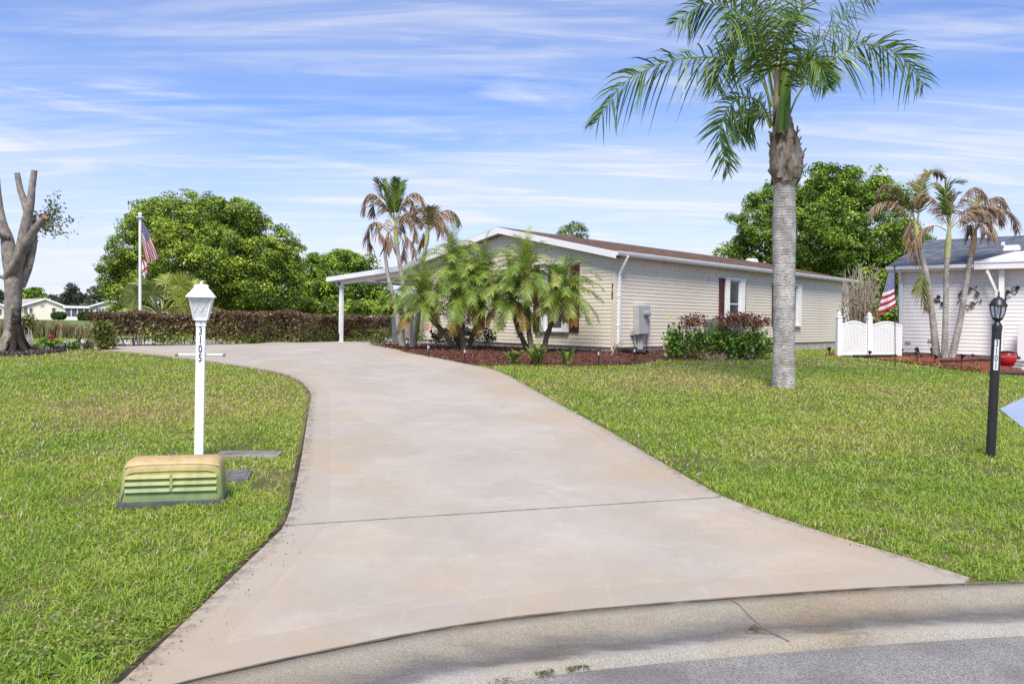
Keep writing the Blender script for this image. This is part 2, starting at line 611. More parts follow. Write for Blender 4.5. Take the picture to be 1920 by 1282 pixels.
# ---- kerb (rolled gutter) and road
def kerb_mat():
    m, nt, b = new_mat('kerb_concrete')
    b.inputs['Roughness'].default_value = .9
    b.inputs['Specular IOR Level'].default_value = .25
    a = N(nt, 'ShaderNodeAttribute', attribute_name='across')
    tc = N(nt, 'ShaderNodeTexCoord')
    n1 = N(nt, 'ShaderNodeTexNoise', Scale=2.2, Detail=10, Roughness=.68)
    mpk = N(nt, 'ShaderNodeMapping'); mpk.inputs['Scale'].default_value = (.8, 2.2, 1); mpk.inputs['Rotation'].default_value = (0, 0, -.3)
    nt.links.new(tc.outputs['Object'], mpk.inputs[0]); nt.links.new(mpk.outputs[0], n1.inputs['Vector'])
    ad = N(nt, 'ShaderNodeMath', operation='MULTIPLY_ADD')
    nt.links.new(n1.outputs['Fac'], ad.inputs[0]); ad.inputs[1].default_value = .85
    nt.links.new(a.outputs['Fac'], ad.inputs[2])
    sb = N(nt, 'ShaderNodeMath', operation='SUBTRACT'); sb.inputs[1].default_value = .425
    nt.links.new(ad.outputs[0], sb.inputs[0])
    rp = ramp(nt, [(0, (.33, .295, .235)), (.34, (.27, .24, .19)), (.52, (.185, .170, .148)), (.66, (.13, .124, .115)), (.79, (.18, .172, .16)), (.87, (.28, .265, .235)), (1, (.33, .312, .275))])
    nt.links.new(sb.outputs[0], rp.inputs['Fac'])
    n2 = N(nt, 'ShaderNodeTexNoise', Scale=130, Detail=3)
    nt.links.new(tc.outputs['Object'], n2.inputs['Vector'])
    r2 = ramp(nt, [(.35, (.72, .72, .72)), (.65, (1.12, 1.12, 1.12))])
    nt.links.new(n2.outputs['Fac'], r2.inputs['Fac'])
    # broad rusty / mossy stretches
    n3 = N(nt, 'ShaderNodeTexNoise', Scale=.9, Detail=5)
    nt.links.new(tc.outputs['Object'], n3.inputs['Vector'])
    r3 = ramp(nt, [(.45, (1, 1, 1)), (.66, (.92, .80, .64))])
    nt.links.new(n3.outputs['Fac'], r3.inputs['Fac'])
    mx = N(nt, 'ShaderNodeMix', data_type='RGBA', blend_type='MULTIPLY'); mx.inputs['Factor'].default_value = 1
    nt.links.new(rp.outputs[0], mx.inputs[6]); nt.links.new(r2.outputs[0], mx.inputs[7])
    m2 = N(nt, 'ShaderNodeMix', data_type='RGBA', blend_type='MULTIPLY'); m2.inputs['Factor'].default_value = 1
    nt.links.new(mx.outputs[2], m2.inputs[6]); nt.links.new(r3.outputs[0], m2.inputs[7])
    nt.links.new(m2.outputs[2], b.inputs['Base Color'])
    bp = N(nt, 'ShaderNodeBump', Strength=.4, Distance=.004)
    nt.links.new(n2.outputs['Fac'], bp.inputs['Height']); nt.links.new(bp.outputs[0], b.inputs['Normal'])
    return m

ks = np.concatenate([np.linspace(-30, -5, 26), np.linspace(-4.5, 6, 130), np.linspace(6.5, 30, 40)])
prof = [(-.02, -.10), (0, .024), (.08, .016), (.16, .003), (.24, -.012), (.30, -.018), (.34, -.017), (.42, -.014), (.44, -.06)]
V, A, Q = [], [], []
for x in ks:
    y = float(kerb_y(x)); s = float(kerb_y(x + .2) - kerb_y(x - .2)) / .4
    n = Vector((s, -1, 0)).normalized()
    for d, z in prof:
        V.append((x + n.x * d, y + n.y * d, z + float(g(y)) * (1 if d < .1 else .4) * (1 if y > 0 else 0)))
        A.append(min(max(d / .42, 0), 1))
k = len(prof)
for i in range(len(ks) - 1):
    for j in range(k - 1):
        a = i * k + j
        Q.append((a, a + 1, a + k + 1, a + k))
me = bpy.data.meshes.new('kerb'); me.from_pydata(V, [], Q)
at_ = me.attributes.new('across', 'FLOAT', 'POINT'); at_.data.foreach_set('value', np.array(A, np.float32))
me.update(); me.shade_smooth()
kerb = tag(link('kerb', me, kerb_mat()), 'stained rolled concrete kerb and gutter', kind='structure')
# joint across the kerb with a weed in it
p0, p1 = gnd(1370, 1122, .03), gnd(1474, 1197, -.012)
jt = []
s_ = float(kerb_y(p0.x + .2) - kerb_y(p0.x - .2)) / .4
n_ = Vector((s_, -1, 0)).normalized(); tn_ = Vector((-n_.y, n_.x, 0))
sk = (p1 - p0).dot(tn_) / .42
for d in np.linspace(0, .425, 26):
    q = Vector((p0.x, float(kerb_y(p0.x)), 0)) + n_ * d + tn_ * (sk * d)
    gy_ = float(g(kerb_y(q.x)))
    z = np.interp(d, [q_[0] for q_ in prof[1:-1]], [q_[1] + gy_ * (1 if q_[0] < .1 else .4) for q_ in prof[1:-1]])
    jt.append(Vector((q.x, q.y, z + .0022)))
cb = MB()
for a, c in zip(jt[:-1], jt[1:]):
    w_ = tn_ * (.0035 + .003 * random.random())
    cb.quad(a - w_, a + w_, c + w_, c - w_)
cb.build('kerb_joint', m_crack).parent = kerb

sm = MB()
xs_s = np.linspace(-2.5, 3.1, 160)
for xa_, xb_ in zip(xs_s[:-1], xs_s[1:]):
    q = []
    for x in (xa_, xb_):
        y = float(kerb_y(x)); w_ = .004 + .007 * float(vnoise(x, y, .08, 14))
        q.append((Vector((x, y - w_, float(g(y)) + .0325)), Vector((x, y + w_, float(g(y)) + .0325))))
    sm.quad(q[0][0], q[1][0], q[1][1], q[0][1])
sm.build('kerb_seam', m_crack).parent = kerb
m_road = mat('asphalt', (.17, .162, .152), (.33, .318, .30), scale=125, detail=3, rough=.9, bump=1.0, bscale=110, lo=.38, hi=.62, spec=.25, c3=(.12, .114, .106), scale3=1.6, lo3=.46, hi3=.80)
V, Q = [], []
for x in ks:
    y = float(kerb_y(x)); s = float(kerb_y(x + .2) - kerb_y(x - .2)) / .4
    n = Vector((s, -1, 0)).normalized()
    V += [(x + n.x * .41, y + n.y * .41, -.045), (x * .9, min(y - 1.2, 2.0) if abs(x) < 6 else y - 1.2, -.04), (x * .8, -70, -.04)]
for i in range(len(ks) - 1):
    a = i * 3
    Q += [(a, a + 1, a + 4, a + 3), (a + 1, a + 2, a + 5, a + 4)]
me = bpy.data.meshes.new('road'); me.from_pydata(V, [], Q); me.update()
tag(link('road', me, m_road), 'weathered grey asphalt of the cul-de-sac', kind='structure')

# ---- house frame (needed for the beds)
TH = math.radians(43.2)
HC = Vector(at(1150, 659, 21.5)); HC.z = .63
E1 = Vector((math.cos(TH), -math.sin(TH), 0)); E2 = Vector((math.sin(TH), math.cos(TH), 0))
HW, HL = 8.3, 16.9
def hl(x, y, z=0.0):
    return HC + E1 * x + E2 * y + Vector((0, 0, z))
def on_front(px, py):   # -> local x, z on the front wall
    a, bz = ray(px, py)
    # solve (HC + E1*x) on the ray
    t = (HC.x - a * HC.y) / (a * E1.y - E1.x)
    Y = HC.y + E1.y * t
    return t, CAMZ + bz * Y - HC.z
def on_side(px, py):    # -> local y, z on the side wall
    a, bz = ray(px, py)
    t = (HC.x - a * HC.y) / (a * E2.y - E2.x)
    Y = HC.y + E2.y * t
    return t, CAMZ + bz * Y - HC.z

# ---- mulch beds
def bed(name, poly, z, label, m):
    bmb = MB()
    n = len(poly)
    ctr = Vector((sum(p[0] for p in poly) / n, sum(p[1] for p in poly) / n, 0))
    import bmesh
    bm = bmesh.new()
    bm.faces.new([bm.verts.new((p[0], p[1], 0)) for p in poly])
    bmesh.ops.triangulate(bm, faces=bm.faces[:])
    bmesh.ops.subdivide_edges(bm, edges=bm.edges[:], cuts=5, use_grid_fill=True)
    for v in bm.verts:
        v.co.z = float(g(v.co.y)) + z
    me = bpy.data.meshes.new(name); bm.to_mesh(me); bm.free()
    return tag(link(name, me, m), label, kind='structure')

bedL_front = xy(gp([(700, 647), (760, 660.5), (820, 671.5), (885, 685), (925, 686), (960, 684.5), (1020, 687), (1080, 688), (1130, 687), (1180, 684), (1240, 676), (1310, 675), (1370, 674.5), (1425, 669), (1440, 662)]))
BEDL = bedL_front + [tuple(hl(.3, 9)[:2]), tuple(hl(-.5, 9)[:2]), tuple(hl(-.5, .4)[:2]), tuple(hl(-HW, .4)[:2])]
bed('mulch_bed', BEDL, .02, 'dark red mulch bed along the front of the cream house', m_mulch)
m_mulch2 = mat('red_mulch', (.12, .028, .014), (.24, .06, .03), scale=30, rough=.9, bump=.8, bscale=50)
BEDR = xy(gp([(1545, 667), (1620, 671), (1690, 671), (1740, 679), (1800, 686), (1850, 691), (1832, 699), (1870, 703), (1960, 707), (2100, 712), (2100, 668), (1900, 660), (1690, 664), (1560, 662)]))
bed('mulch_bed', BEDR, .02, 'bright red mulch bed along the white house', m_mulch2)
BEDT = xy(gp([(-120, 668), (0, 669), (60, 667), (120, 661), (122, 655), (90, 650), (0, 648), (-120, 648)]))
m_mulchg = mat('grey_mulch', (.05, .04, .032), (.12, .10, .085), scale=25, rough=.95, bump=.7, bscale=40)
bed('mulch_bed', BEDT, .015, 'grey bark mulch around the pruned tree', m_mulchg)

def chips(name, poly, n, size, stops, label, m=None):
    P = np.array(poly)
    x = R.uniform(P[:, 0].min(), P[:, 0].max(), n); y = R.uniform(P[:, 1].min(), P[:, 1].max(), n)
    k = inpoly(x, y, poly)
    x, y = x[k], y[k]
    inh = ((x - HC.x) * E1.x + (y - HC.y) * E1.y < .02) & ((x - HC.x) * E2.x + (y - HC.y) * E2.y > -.02)
    x, y = x[~inh], y[~inh]
    qm = QM()
    c = np.stack([x, y, g(y) + .03 + .015 * R.rand(len(x))], -1)
    leaves(qm, c, size, R.rand(len(x)), up=1.0, aspect=.35)
    return tag(qm.build(name, leafmat(name, stops, trans=0, rough=.9)), label, kind='stuff')
chips('mulch_chips', BEDL, 16000, .07, [(0, (.05, .014, .008)), (.5, (.13, .04, .025)), (.85, (.21, .085, .055)), (1, (.30, .20, .14))], 'dark red bark chips on the bed')
chips('mulch_chips', BEDR, 7000, .07, [(0, (.10, .02, .01)), (.6, (.22, .05, .025)), (1, (.32, .12, .07))], 'bright red bark chips on the bed')
chips('mulch_chips', BEDT, 9000, .08, [(0, (.04, .03, .025)), (.6, (.12, .10, .085)), (1, (.26, .22, .19))], 'grey bark chips around the tree')

# blue-grey slab of the neighbour and the light path behind the hedge
SLAB = xy(gp([(1874, 770), (1925, 745), (2050, 700), (2300, 760), (2150, 900), (1925, 812), (1900, 792)]))
m_slab = mat('blue_grey_paint', (.27, .335, .45), (.30, .365, .48), scale=1.5, rough=.7)
bed('driveway', SLAB, .03, 'blue grey painted driveway corner of the white house', m_slab)
PATH = [tuple(p) for p in xy(gp([(96, 656), (190, 655), (330, 652), (470, 647), (430, 634), (180, 632), (120, 641)]))]
bed('path', PATH, .012, 'pale concrete path behind the hedge', mat('path_concrete', (.40, .375, .35), (.48, .45, .42), scale=1.0, rough=.9))

# ---- grass
HOUSE2 = []   # filled below, house footprint of the neighbour
def lawn_ok(x, y, m=.045):
    ok = (y > kerb_y(x) + .03) & ~in_drive(x, y, m + .03 * vnoise(x, y, .12, 5))
    for poly in (BEDL, BEDR, BEDT, SLAB, PATH):
        ok &= ~inpoly(x, y, poly)
    lx = (x - HC.x) * E1.x + (y - HC.y) * E1.y; ly = (x - HC.x) * E2.x + (y - HC.y) * E2.y
    ok &= ~((lx < .1) & (lx > -14) & (ly > -.05) & (ly < 17.2))
    return ok

def sample(n, y0, y1):
    """uniform over the area inside a widened view wedge"""
    y = np.sqrt(R.uniform(y0 ** 2, y1 ** 2, n))
    x = R.uniform(-.80, .80, n) * y + R.uniform(-.8, .8, n)
    return x, y

def lawn_tint(x, y):
    a = vnoise(x, y, 1.7, 1) * .5 + vnoise(x, y, .55, 2) * .3 + vnoise(x, y, .2, 3) * .2
    t = .18 + .66 * a
    # drier, olive ground on the left lawn
    t += .20 * np.exp(-(((x + 4.2) / 2.6) ** 2 + ((y - 10.2) / 2.6) ** 2))
    t += .12 * np.exp(-(((x - 3.0) / 2.6) ** 2 + ((y - 15) / 3.5) ** 2))
    return t

BARE = [(gnd(500, 895), .38), (gnd(530, 915), .25), (gnd(455, 850), .3), (gnd(85, 1110), .07), (gnd(20, 1130), .06), (gnd(275, 1000), .06), (gnd(140, 760), .3), (gnd(230, 700), .3), (gnd(1468, 725), .34)]
def blades(n, y0, y1, h, w, qm):
    x, y = sample(n, y0, y1)
    k = lawn_ok(x, y)
    # thin the lawn out in worn patches
    thin = vnoise(x, y, .32, 7) * .6 + vnoise(x, y, .11, 8) * .4
    pk = np.ones(len(x)); pk[(thin < .36) & (y < 9)] = .30
    for c, r in BARE:
        d = np.hypot(x - c.x, y - c.y) / r
        pk = np.where(d < 1 + .6 * (vnoise(x, y, .15, 9) - .5), pk * .22, pk)
    k &= R.rand(len(x)) < pk
    x, y = x[k], y[k]
    m = len(x)
    t0 = lawn_tint(x, y)
    hh = h * (.55 + .9 * R.rand(m)) * (.75 + .6 * vnoise(x, y, .4, 4))
    az = R.uniform(0, 2 * PI, m)
    lean = np.radians(R.uniform(8, 74, m))
    d = np.stack([np.cos(az) * np.sin(lean), np.sin(az) * np.sin(lean), np.cos(lean)], -1)
    sd = np.stack([-np.sin(az), np.cos(az), np.zeros(m)], -1)
    sd = unit(sd + .5 * R.normal(size=(m, 3)) * np.array([1, 1, .3]))
    base = np.stack([x, y, g(y) - .004], -1)
    V = np.empty((m, 3, 2, 3), np.float32)
    ww = (w * (.7 + .6 * R.rand(m)))[:, None]
    L = hh[:, None]
    mid = base + d * L * .55
    tip = base + d * L * .95 + np.stack([np.cos(az), np.sin(az), -np.ones(m) * .7], -1) * L * .28
    for kx, (p, f) in enumerate(((base, .7), (mid, 1.0), (tip, .18))):
        V[:, kx, 0] = p - sd * ww * f / 2
        V[:, kx, 1] = p + sd * ww * f / 2
    b_ = np.arange(m)[:, None] * 6
    Q = np.stack([np.hstack([b_, b_ + 1, b_ + 3, b_ + 2]), np.hstack([b_ + 2, b_ + 3, b_ + 5, b_ + 4])], 1)
    tt = t0 + R.normal(size=m) * .11
    dry = R.rand(m) < (.05 + .13 * np.clip(t0 - .45, 0, 1) * 2)
    tt = np.where(dry, .9 + .1 * R.rand(m), np.clip(tt, 0, .86))
    qm.add(V.reshape(-1, 3), Q.reshape(-1, 4), np.repeat(tt, 6))

m_grass = leafmat('turf', [(0, (0.126, 0.252, 0.030)), (0.3, (0.234, 0.379, 0.042)), (0.55, (0.360, 0.470, 0.062)), (0.75, (0.470, 0.470, 0.096)), (0.86, (0.454, 0.366, 0.144)), (0.93, (0.605, 0.455, 0.328)), (1, (0.715, 0.556, 0.520))], trans=.4, rough=.55)
qm = QM()
DENS = 1.0
for n, y0, y1, h, w in ((165000, 2.9, 4.6, .050, .0048), (185000, 4.6, 7, .049, .0060), (170000, 7, 11, .05, .0085), (150000, 11, 17, .048, .013), (110000, 17, 26, .048, .02), (60000, 26, 44, .05, .035)):
    blades(int(n * DENS), y0, y1, h, w, qm)
lawn = tag(qm.build('grass', m_grass), 'green turf grass lawn on both sides of the driveway', kind='stuff')

# far turf seen past the hedge
FAR = [(-120, 46), (-10, 46), (-8, 60), (40, 60), (120, 120), (150, 400), (-400, 400), (-200, 120)]
bed('lawn', FAR, .05, 'distant mown lawn in front of the far houses', m_far)

# dark soil line along the slab edges
sb = MB()
m_edge = mat('edge_soil', (.022, .017, .010), (.06, .045, .028), scale=14, rough=1)
for line, side in ((LEFT, -1), (RIGHT, 1)):
    pts = spline([(p[0], p[1], 0) for p in line if 2.6 < p[1] < (20 if side < 0 else 20)], 220)
    for i in range(len(pts) - 1):
        quadv = []
        for p, q in ((pts[i], pts[min(i + 1, len(pts) - 1)]), (pts[i + 1], pts[min(i + 2, len(pts) - 1)])):
            w = .01 + .06 * float(vnoise(p[0], p[1], .25, 6)) + .04 * float(vnoise(p[0], p[1], .8, 12))
            w *= min(1, max(.12, 1.5 - p[1] / 8))
            z = float(g(p[1])) + .006
            quadv.append((Vector((p[0] - side * .01, p[1], z)), Vector((p[0] + side * w, p[1] + .3 * w * side * -1, z))))
        (a, c), (d, e) = quadv
        if a.y > float(kerb_y(a.x)) and d.y > float(kerb_y(d.x)):
            sb.quad(a, d, e, c)
tag(sb.build('soil', m_edge), 'dark bare soil line along the driveway edge', kind='stuff')

# ================================================================== CREAM HOUSE
m_cream = mat('cream_vinyl', (.68, .622, .50), (.72, .66, .54), scale=.7, rough=.55, c3=(.57, .51, .385), scale3=.35, lo3=.55, hi3=.9)
m_creamtrim = mat('cream_trim', (.67, .615, .49), scale=1, rough=.5)
m_white = mat('white_aluminium', (.78, .78, .78), (.72, .72, .73), scale=2, rough=.4)
m_whitedirty = mat('white_aluminium_stained', (.74, .73, .71), (.60, .57, .53), scale=3, rough=.5)
m_maroon = mat('maroon_vinyl', (.095, .025, .024), (.075, .02, .02), scale=6, rough=.5)
m_glass = mat('window_glass', (.018, .022, .026), (.03, .035, .04), scale=2, rough=.06, spec=.6)
m_screen = mat('insect_screen', (.05, .055, .06), (.07, .075, .08), scale=60, rough=.6)
m_black = mat('black_plastic', (.012, .012, .013), (.02, .02, .021), scale=12, rough=.45)
m_blackmetal = mat('black_metal', (.014, .015, .018), (.022, .023, .026), scale=20, rough=.4, spec=.5)
m_foot = mat('skirting_block', (.50, .47, .42), (.38, .36, .33), scale=3, rough=.9)
m_blind = mat('beige_blind', (.55, .47, .33), (.50, .42, .29), scale=4, rough=.7)

def shingle(name, ca, cb, cm, rot=0.0):
    m, nt, b = new_mat(name)
    b.inputs['Roughness'].default_value = .9
    b.inputs['Specular IOR Level'].default_value = .2
    tc = N(nt, 'ShaderNodeTexCoord'); mp = N(nt, 'ShaderNodeMapping')
    mp.inputs['Rotation'].default_value = (0, 0, rot)
    nt.links.new(tc.outputs['Object'], mp.inputs['Vector'])
    br = N(nt, 'ShaderNodeTexBrick')
    br.inputs['Scale'].default_value = 1.0
    br.inputs['Brick Width'].default_value = .30
    br.inputs['Row Height'].default_value = .135
    br.inputs['Mortar Size'].default_value = .008
    br.inputs['Color1'].default_value = (*ca, 1); br.inputs['Color2'].default_value = (*cb, 1); br.inputs['Mortar'].default_value = (*cm, 1)
    br.inputs['Bias'].default_value = -.1
    nt.links.new(mp.outputs[0], br.inputs['Vector'])
    no = N(nt, 'ShaderNodeTexNoise', Scale=3.5, Detail=7)
    nt.links.new(mp.outputs[0], no.inputs['Vector'])
    r = ramp(nt, [(.3, (.62, .62, .62)), (.7, (1.35, 1.3, 1.25))])
    nt.links.new(no.outputs['Fac'], r.inputs['Fac'])
    mx = N(nt, 'ShaderNodeMix', data_type='RGBA', blend_type='MULTIPLY'); mx.inputs['Factor'].default_value = 1
    nt.links.new(br.outputs['Color'], mx.inputs[6]); nt.links.new(r.outputs[0], mx.inputs[7])
    nt.links.new(mx.outputs[2], b.inputs['Base Color'])
    bp = N(nt, 'ShaderNodeBump', Strength=.6, Distance=.02)
    nt.links.new(br.outputs['Fac'], bp.inputs['Height']); bp.invert = True
    nt.links.new(bp.outputs[0], b.inputs['Normal'])
    return m
m_brown = shingle('brown_shingle', (.17, .105, .072), (.085, .052, .038), (.04, .027, .022), PI / 2)
m_slate = shingle('slate_shingle', (.135, .155, .19), (.085, .10, .13), (.04, .045, .06))

def siding(mb, o, u, nrm, z0, z1, lo, hi, e=.1016, out=.0145):
    """lapped boards: o origin, u along the wall, nrm outward; lo(z)/hi(z) give the extent along u"""
    o, u, nrm = Vector(o), Vector(u), Vector(nrm)
    z = z0
    p = lambda s, zz, d: o + u * s + nrm * d + Vector((0, 0, zz))
    while z < z1 - .005:
        t = min(z + e, z1)
        a0, b0, a1, b1 = lo(z), hi(z), lo(t), hi(t)
        if b0 - a0 > .02:
            mb.quad(p(a0, z, out), p(b0, z, out), p(b1, t, .003), p(a1, t, .003))
            mb.quad(p(a0, z, -.01), p(b0, z, -.01), p(b0, z, out), p(a0, z, out))
        z = t

house = empty('house', HC, 'long cream vinyl sided house with a brown shingle roof and maroon shutters', 'house', rz=-TH)
EAVE = 2.60       # soffit height over the pad
SL = .213
OV = .24
Z0 = .13
mb = MB()
# front gable wall (local y = 0, outward -y), ridge at -HW/2
zr = EAVE - .05 + SL * HW / 2
loF = lambda z: -HW + max(0, (z - (EAVE - .05)) / SL)
hiF = lambda z: -max(0, (z - (EAVE - .05)) / SL)
siding(mb, (0, 0, 0), (1, 0, 0), (0, -1, 0), Z0, zr, loF, hiF)
siding(mb, (0, 0, 0), (0, 1, 0), (1, 0, 0), Z0, EAVE - .02, lambda z: 0, lambda z: HL)
siding(mb, (-HW, HL, 0), (0, -1, 0), (-1, 0, 0), Z0, EAVE - .02, lambda z: 0, lambda z: HL)
siding(mb, (0, HL, 0), (-1, 0, 0), (0, 1, 0), Z0, zr, lambda z: max(0, (z - (EAVE - .05)) / SL), lambda z: HW - max(0, (z - (EAVE - .05)) / SL))
wall = mb.build('wall', m_cream, house, world=False)
mb = MB()
mb.box(-HW + .03, -.03, .03, HL - .03, -.5, Z0 + .02)
mb.build('skirting', m_foot, house, world=False)
for x0_, x1_, y0_, y1_ in ((-.075, .018, -.018, .075), (-HW - .018, -HW + .075, -.018, .075), (-.075, .018, HL - .075, HL + .018)):
    mb = MB(); mb.box(x0_, x1_, y0_, y1_, -.05, EAVE - .01)
    mb.build('corner_trim', m_creamtrim, house, world=False, bevel=.004)
# vertical joints of the factory panels
for px, yb, yt in ((1070, 645, 470), (1022, 640, 462), (897, 645, 616), (1014, 645, 622)):
    x, _ = on_front(px, 600)
    zt = min(on_front(px, yt)[1], EAVE - .05 + SL * min(-x, HW + x) - .03)
    if px in (897, 1014):
        zt = on_front(px, yt)[1]
    mb = MB(); mb.box(x - .018, x + .018, -.021, 0, Z0, zt)
    mb.build('panel_joint', m_creamtrim, house, world=False)
for px, ya, yb in ((1328, 520, 533), (1286, 553, 566), (1420, 560, 572)):
    yy = on_side(px, 550)[0]
    mb = MB(); mb.box(-.005, .0205, yy - .004, yy + .004, on_side(px, yb)[1], on_side(px, ya)[1])
    mb.build('siding_seam', m_foot, house, world=False)
# roof
m_soffit = mat('soffit', (.55, .52, .46), scale=2, rough=.7)
mb = MB()
W2 = HW / 2 + OV
RT = .12
zrid = EAVE + .06 + SL * W2
def roof_half(sgn):
    xo = -HW / 2 + sgn * W2
    xr_ = -HW / 2
    y0, y1 = -.27, HL + .27
    zt0, zt1 = EAVE + .06, zrid
    a, b_, c, d = (xo, y0, zt0 + .05), (xo, y1, zt0 + .05), (xr_, y1, zt1 + .05), (xr_, y0, zt1 + .05)
    e, f, h, k = (xo, y0, zt0 - .02), (xo, y1, zt0 - .02), (xr_, y1, zt1 - .02), (xr_, y0, zt1 - .02)
    mb.add([a, b_, c, d, e, f, h, k], [(0, 1, 2, 3), (7, 6, 5, 4), (0, 4, 5, 1), (0, 3, 7, 4), (1, 5, 6, 2)])
roof_half(1); roof_half(-1)
roof = mb.build('roof', m_brown, house, world=False)
# white rake fascia, front and back, plus soffit strip
for y0 in (-.29, HL + .27):
    for sgn in (1, -1):
        mb = MB()
        xo = -HW / 2 + sgn * (W2 + .005)
        a = Vector((-HW / 2, y0, zrid + .035)); c = Vector((xo, y0, EAVE + .06 + .035))
        dd = Vector((0, 0, -.185))
        t = Vector((0, .022, 0))
        vs = [a, c, c + dd, a + dd, a + t, c + t, c + dd + t, a + dd + t]
        mb.add(vs, [(0, 1, 2, 3), (7, 6, 5, 4), (0, 4, 5, 1), (3, 2, 6, 7), (1, 5, 6, 2)])
        mb.build('rake_fascia', m_white, house, world=False)
mb = MB()
for sgn in (1, -1):
    xo = -HW / 2 + sgn * W2
    mb.add([(-HW / 2, -.27, zrid - .13), (xo, -.27, EAVE - .07), (xo, .03, EAVE - .07), (-HW / 2, .03, zrid - .13)], [(0, 1, 2, 3)])
    x0, x1 = sorted((xo, -HW / 2 + sgn * HW / 2))
    mb.box(x0, x1, .03, HL + .2, EAVE - .03, EAVE - .015)
mb.build('soffit', m_soffit, house, world=False)
# gutters: K profile along both eaves
for sgn in (1, -1):
    mb = MB()
    pr = [(.0, .10), (.0, -.02), (.055, -.025), (.085, .02), (.10, .075), (.10, .10), (.092, .10), (.09, .075)]
    xo = -HW / 2 + sgn * W2
    ya, yb = -.295, HL + .29
    n = len(pr)
    vs = [(xo + sgn * px, yy, EAVE + .005 + pz) for yy in (ya, yb) for px, pz in pr]
    fs = [(i, i + 1, i + 1 + n, i + n) for i in range(n - 1)] + [tuple(range(n)), tuple(range(2 * n - 1, n - 1, -1))]
    mb.add(vs, fs)
    gut = mb.build('gutter', m_white, house, world=False)
# downspout at the near corner
mb = MB()
mb.beam((OV + .06, .16, EAVE + .0), (OV + .06, .16, EAVE - .05), .075, .055)
mb.beam((OV + .06, .16, EAVE - .04), (.06, .16, EAVE - .48), .075, .055, up=Vector((0, 1, 0)))
mb.box(.025, .085, .12, .20, .14, EAVE - .46)
for z in (.7, 1.5):
    mb.box(.014, .09, .108, .212, z, z + .03)
mb.build('downspout', m_white, house, world=False)

def window_front(pxl, pxr, ptop, pbot, sh_l, sh_r, acc_l, acc_r, rail=.42):
    """front wall window: white frame, accordion storm shutters at the sides, maroon shutters outside"""
    xa, zb = on_front(pxl, pbot); xb, _ = on_front(pxr, pbot)
    _, zt = on_front(pxr, ptop)
    return win('f', xa, xb, zb, zt, [on_front(p, pbot)[0] for p in sh_l] if sh_l else None, [on_front(p, pbot)[0] for p in sh_r] if sh_r else None,
               [on_front(p, pbot)[0] for p in acc_l], [on_front(p, pbot)[0] for p in acc_r], rail)

def win(face, xa, xb, zb, zt, shl, shr, acl, acr, rail=.45):
    if face == 'f':
        bx = lambda m, a, b_, d0, d1, z0, z1: m.box(a, b_, -d1, -d0, z0, z1)
    else:
        bx = lambda m, a, b_, d0, d1, z0, z1: m.box(d0, d1, a, b_, z0, z1)
    m = MB()
    for a, b_ in ((xa - .035, xa + .03), (xb - .03, xb + .035)):
        bx(m, a, b_, .012, .06, zb, zt)
    bx(m, xa + .03, xb - .03, .012, .06, zb, zb + .07)
    bx(m, xa + .03, xb - .03, .012, .06, zt - .05, zt)
    zm = zb + (zt - zb) * rail
    bx(m, xa + .03, xb - .03, .014, .05, zm, zm + .04)
    w = m.build('window', m_white, house, world=False, bevel=.004)
    m = MB(); bx(m, xa + .03, xb - .03, .013, .022, zb + .07, zm)
    m.build('pane', m_screen if face == 'f' else m_glass, w, world=False)
    m = MB(); bx(m, xa + .03, xb - .03, .014, .026, zm + .04, zt - .05)
    m.build('pane', m_glass, w, world=False)
    for z0, z1 in ((zt + .005, zt + .05), (zb - .045, zb - .005)):
        m = MB(); bx(m, acl[0] - .03, acr[1] + .03, .012, .11, z0, z1)
        m.build('shutter_track', m_white, w, world=False, bevel=.004)
    for a in (acl, acr):   # folded accordion blades
        m = MB()
        k = max(3, int((a[1] - a[0]) / .035)); s = (a[1] - a[0]) / k
        for i in range(k):
            bx(m, a[0] + i * s + .003, a[0] + (i + 1) * s - .003, .014, .095 + .014 * (i % 2), zb - .004, zt + .004)
        m.build('accordion_shutter', m_white, w, world=False)
    for s in (shl, shr):
        if not s: continue
        m = MB()
        a, b_ = s
        bx(m, a, b_, .014, .035, zb - .03, zt + .03)
        f = .045
        for z0, z1 in ((zb - .03, zb + .05), (zt - .05, zt + .03), ((zb + zt) / 2 - .04, (zb + zt) / 2 + .04)):
            bx(m, a + f, b_ - f, .035, .048, z0, z1)
        bx(m, a, a + f, .035, .049, zb - .03, zt + .03); bx(m, b_ - f, b_, .035, .049, zb - .03, zt + .03)
        z = zb + .07
        while z < zt - .1:
            if abs(z - (zb + zt) / 2) > .07:
                bx(m, a + f, b_ - f, .035, .043, z, z + .028)
            z += .045
        m.build('shutter', m_maroon, w, world=False)
    return w

ztop = on_front(1062, 496)[1]
window_front(1026, 1056, 496, 619, (1001, 1013.5), (1068.5, 1086), (1015, 1025), (1057.5, 1067))
xa = on_front(877, 612)[0]; xb = on_front(886, 612)[0]
fx = lambda p: on_front(p, 610)[0]
zb = on_front(880, 613)[1]
win('f', fx(876), fx(886.5), zb, ztop, (fx(861), fx(870)), (fx(896.5), fx(910)), (fx(870.5), fx(875.5)), (fx(887), fx(896)))
# window with beige blinds at the left
za, zc = on_front(808, 587)[1], on_front(808, 540)[1]
m = MB(); m.box(fx(806), fx(835), -.05, -.01, za, zc)
w = m.build('window', m_creamtrim, house, world=False, bevel=.004)
m = MB()
k = 9
for i in range(k):
    a = fx(808) + (fx(833) - fx(808)) * i / k; c = fx(808) + (fx(833) - fx(808)) * (i + .86) / k
    m.box(a, c, -.058, -.05, za + .07, zc - .06)
m.build('blind', m_blind, w, world=False)
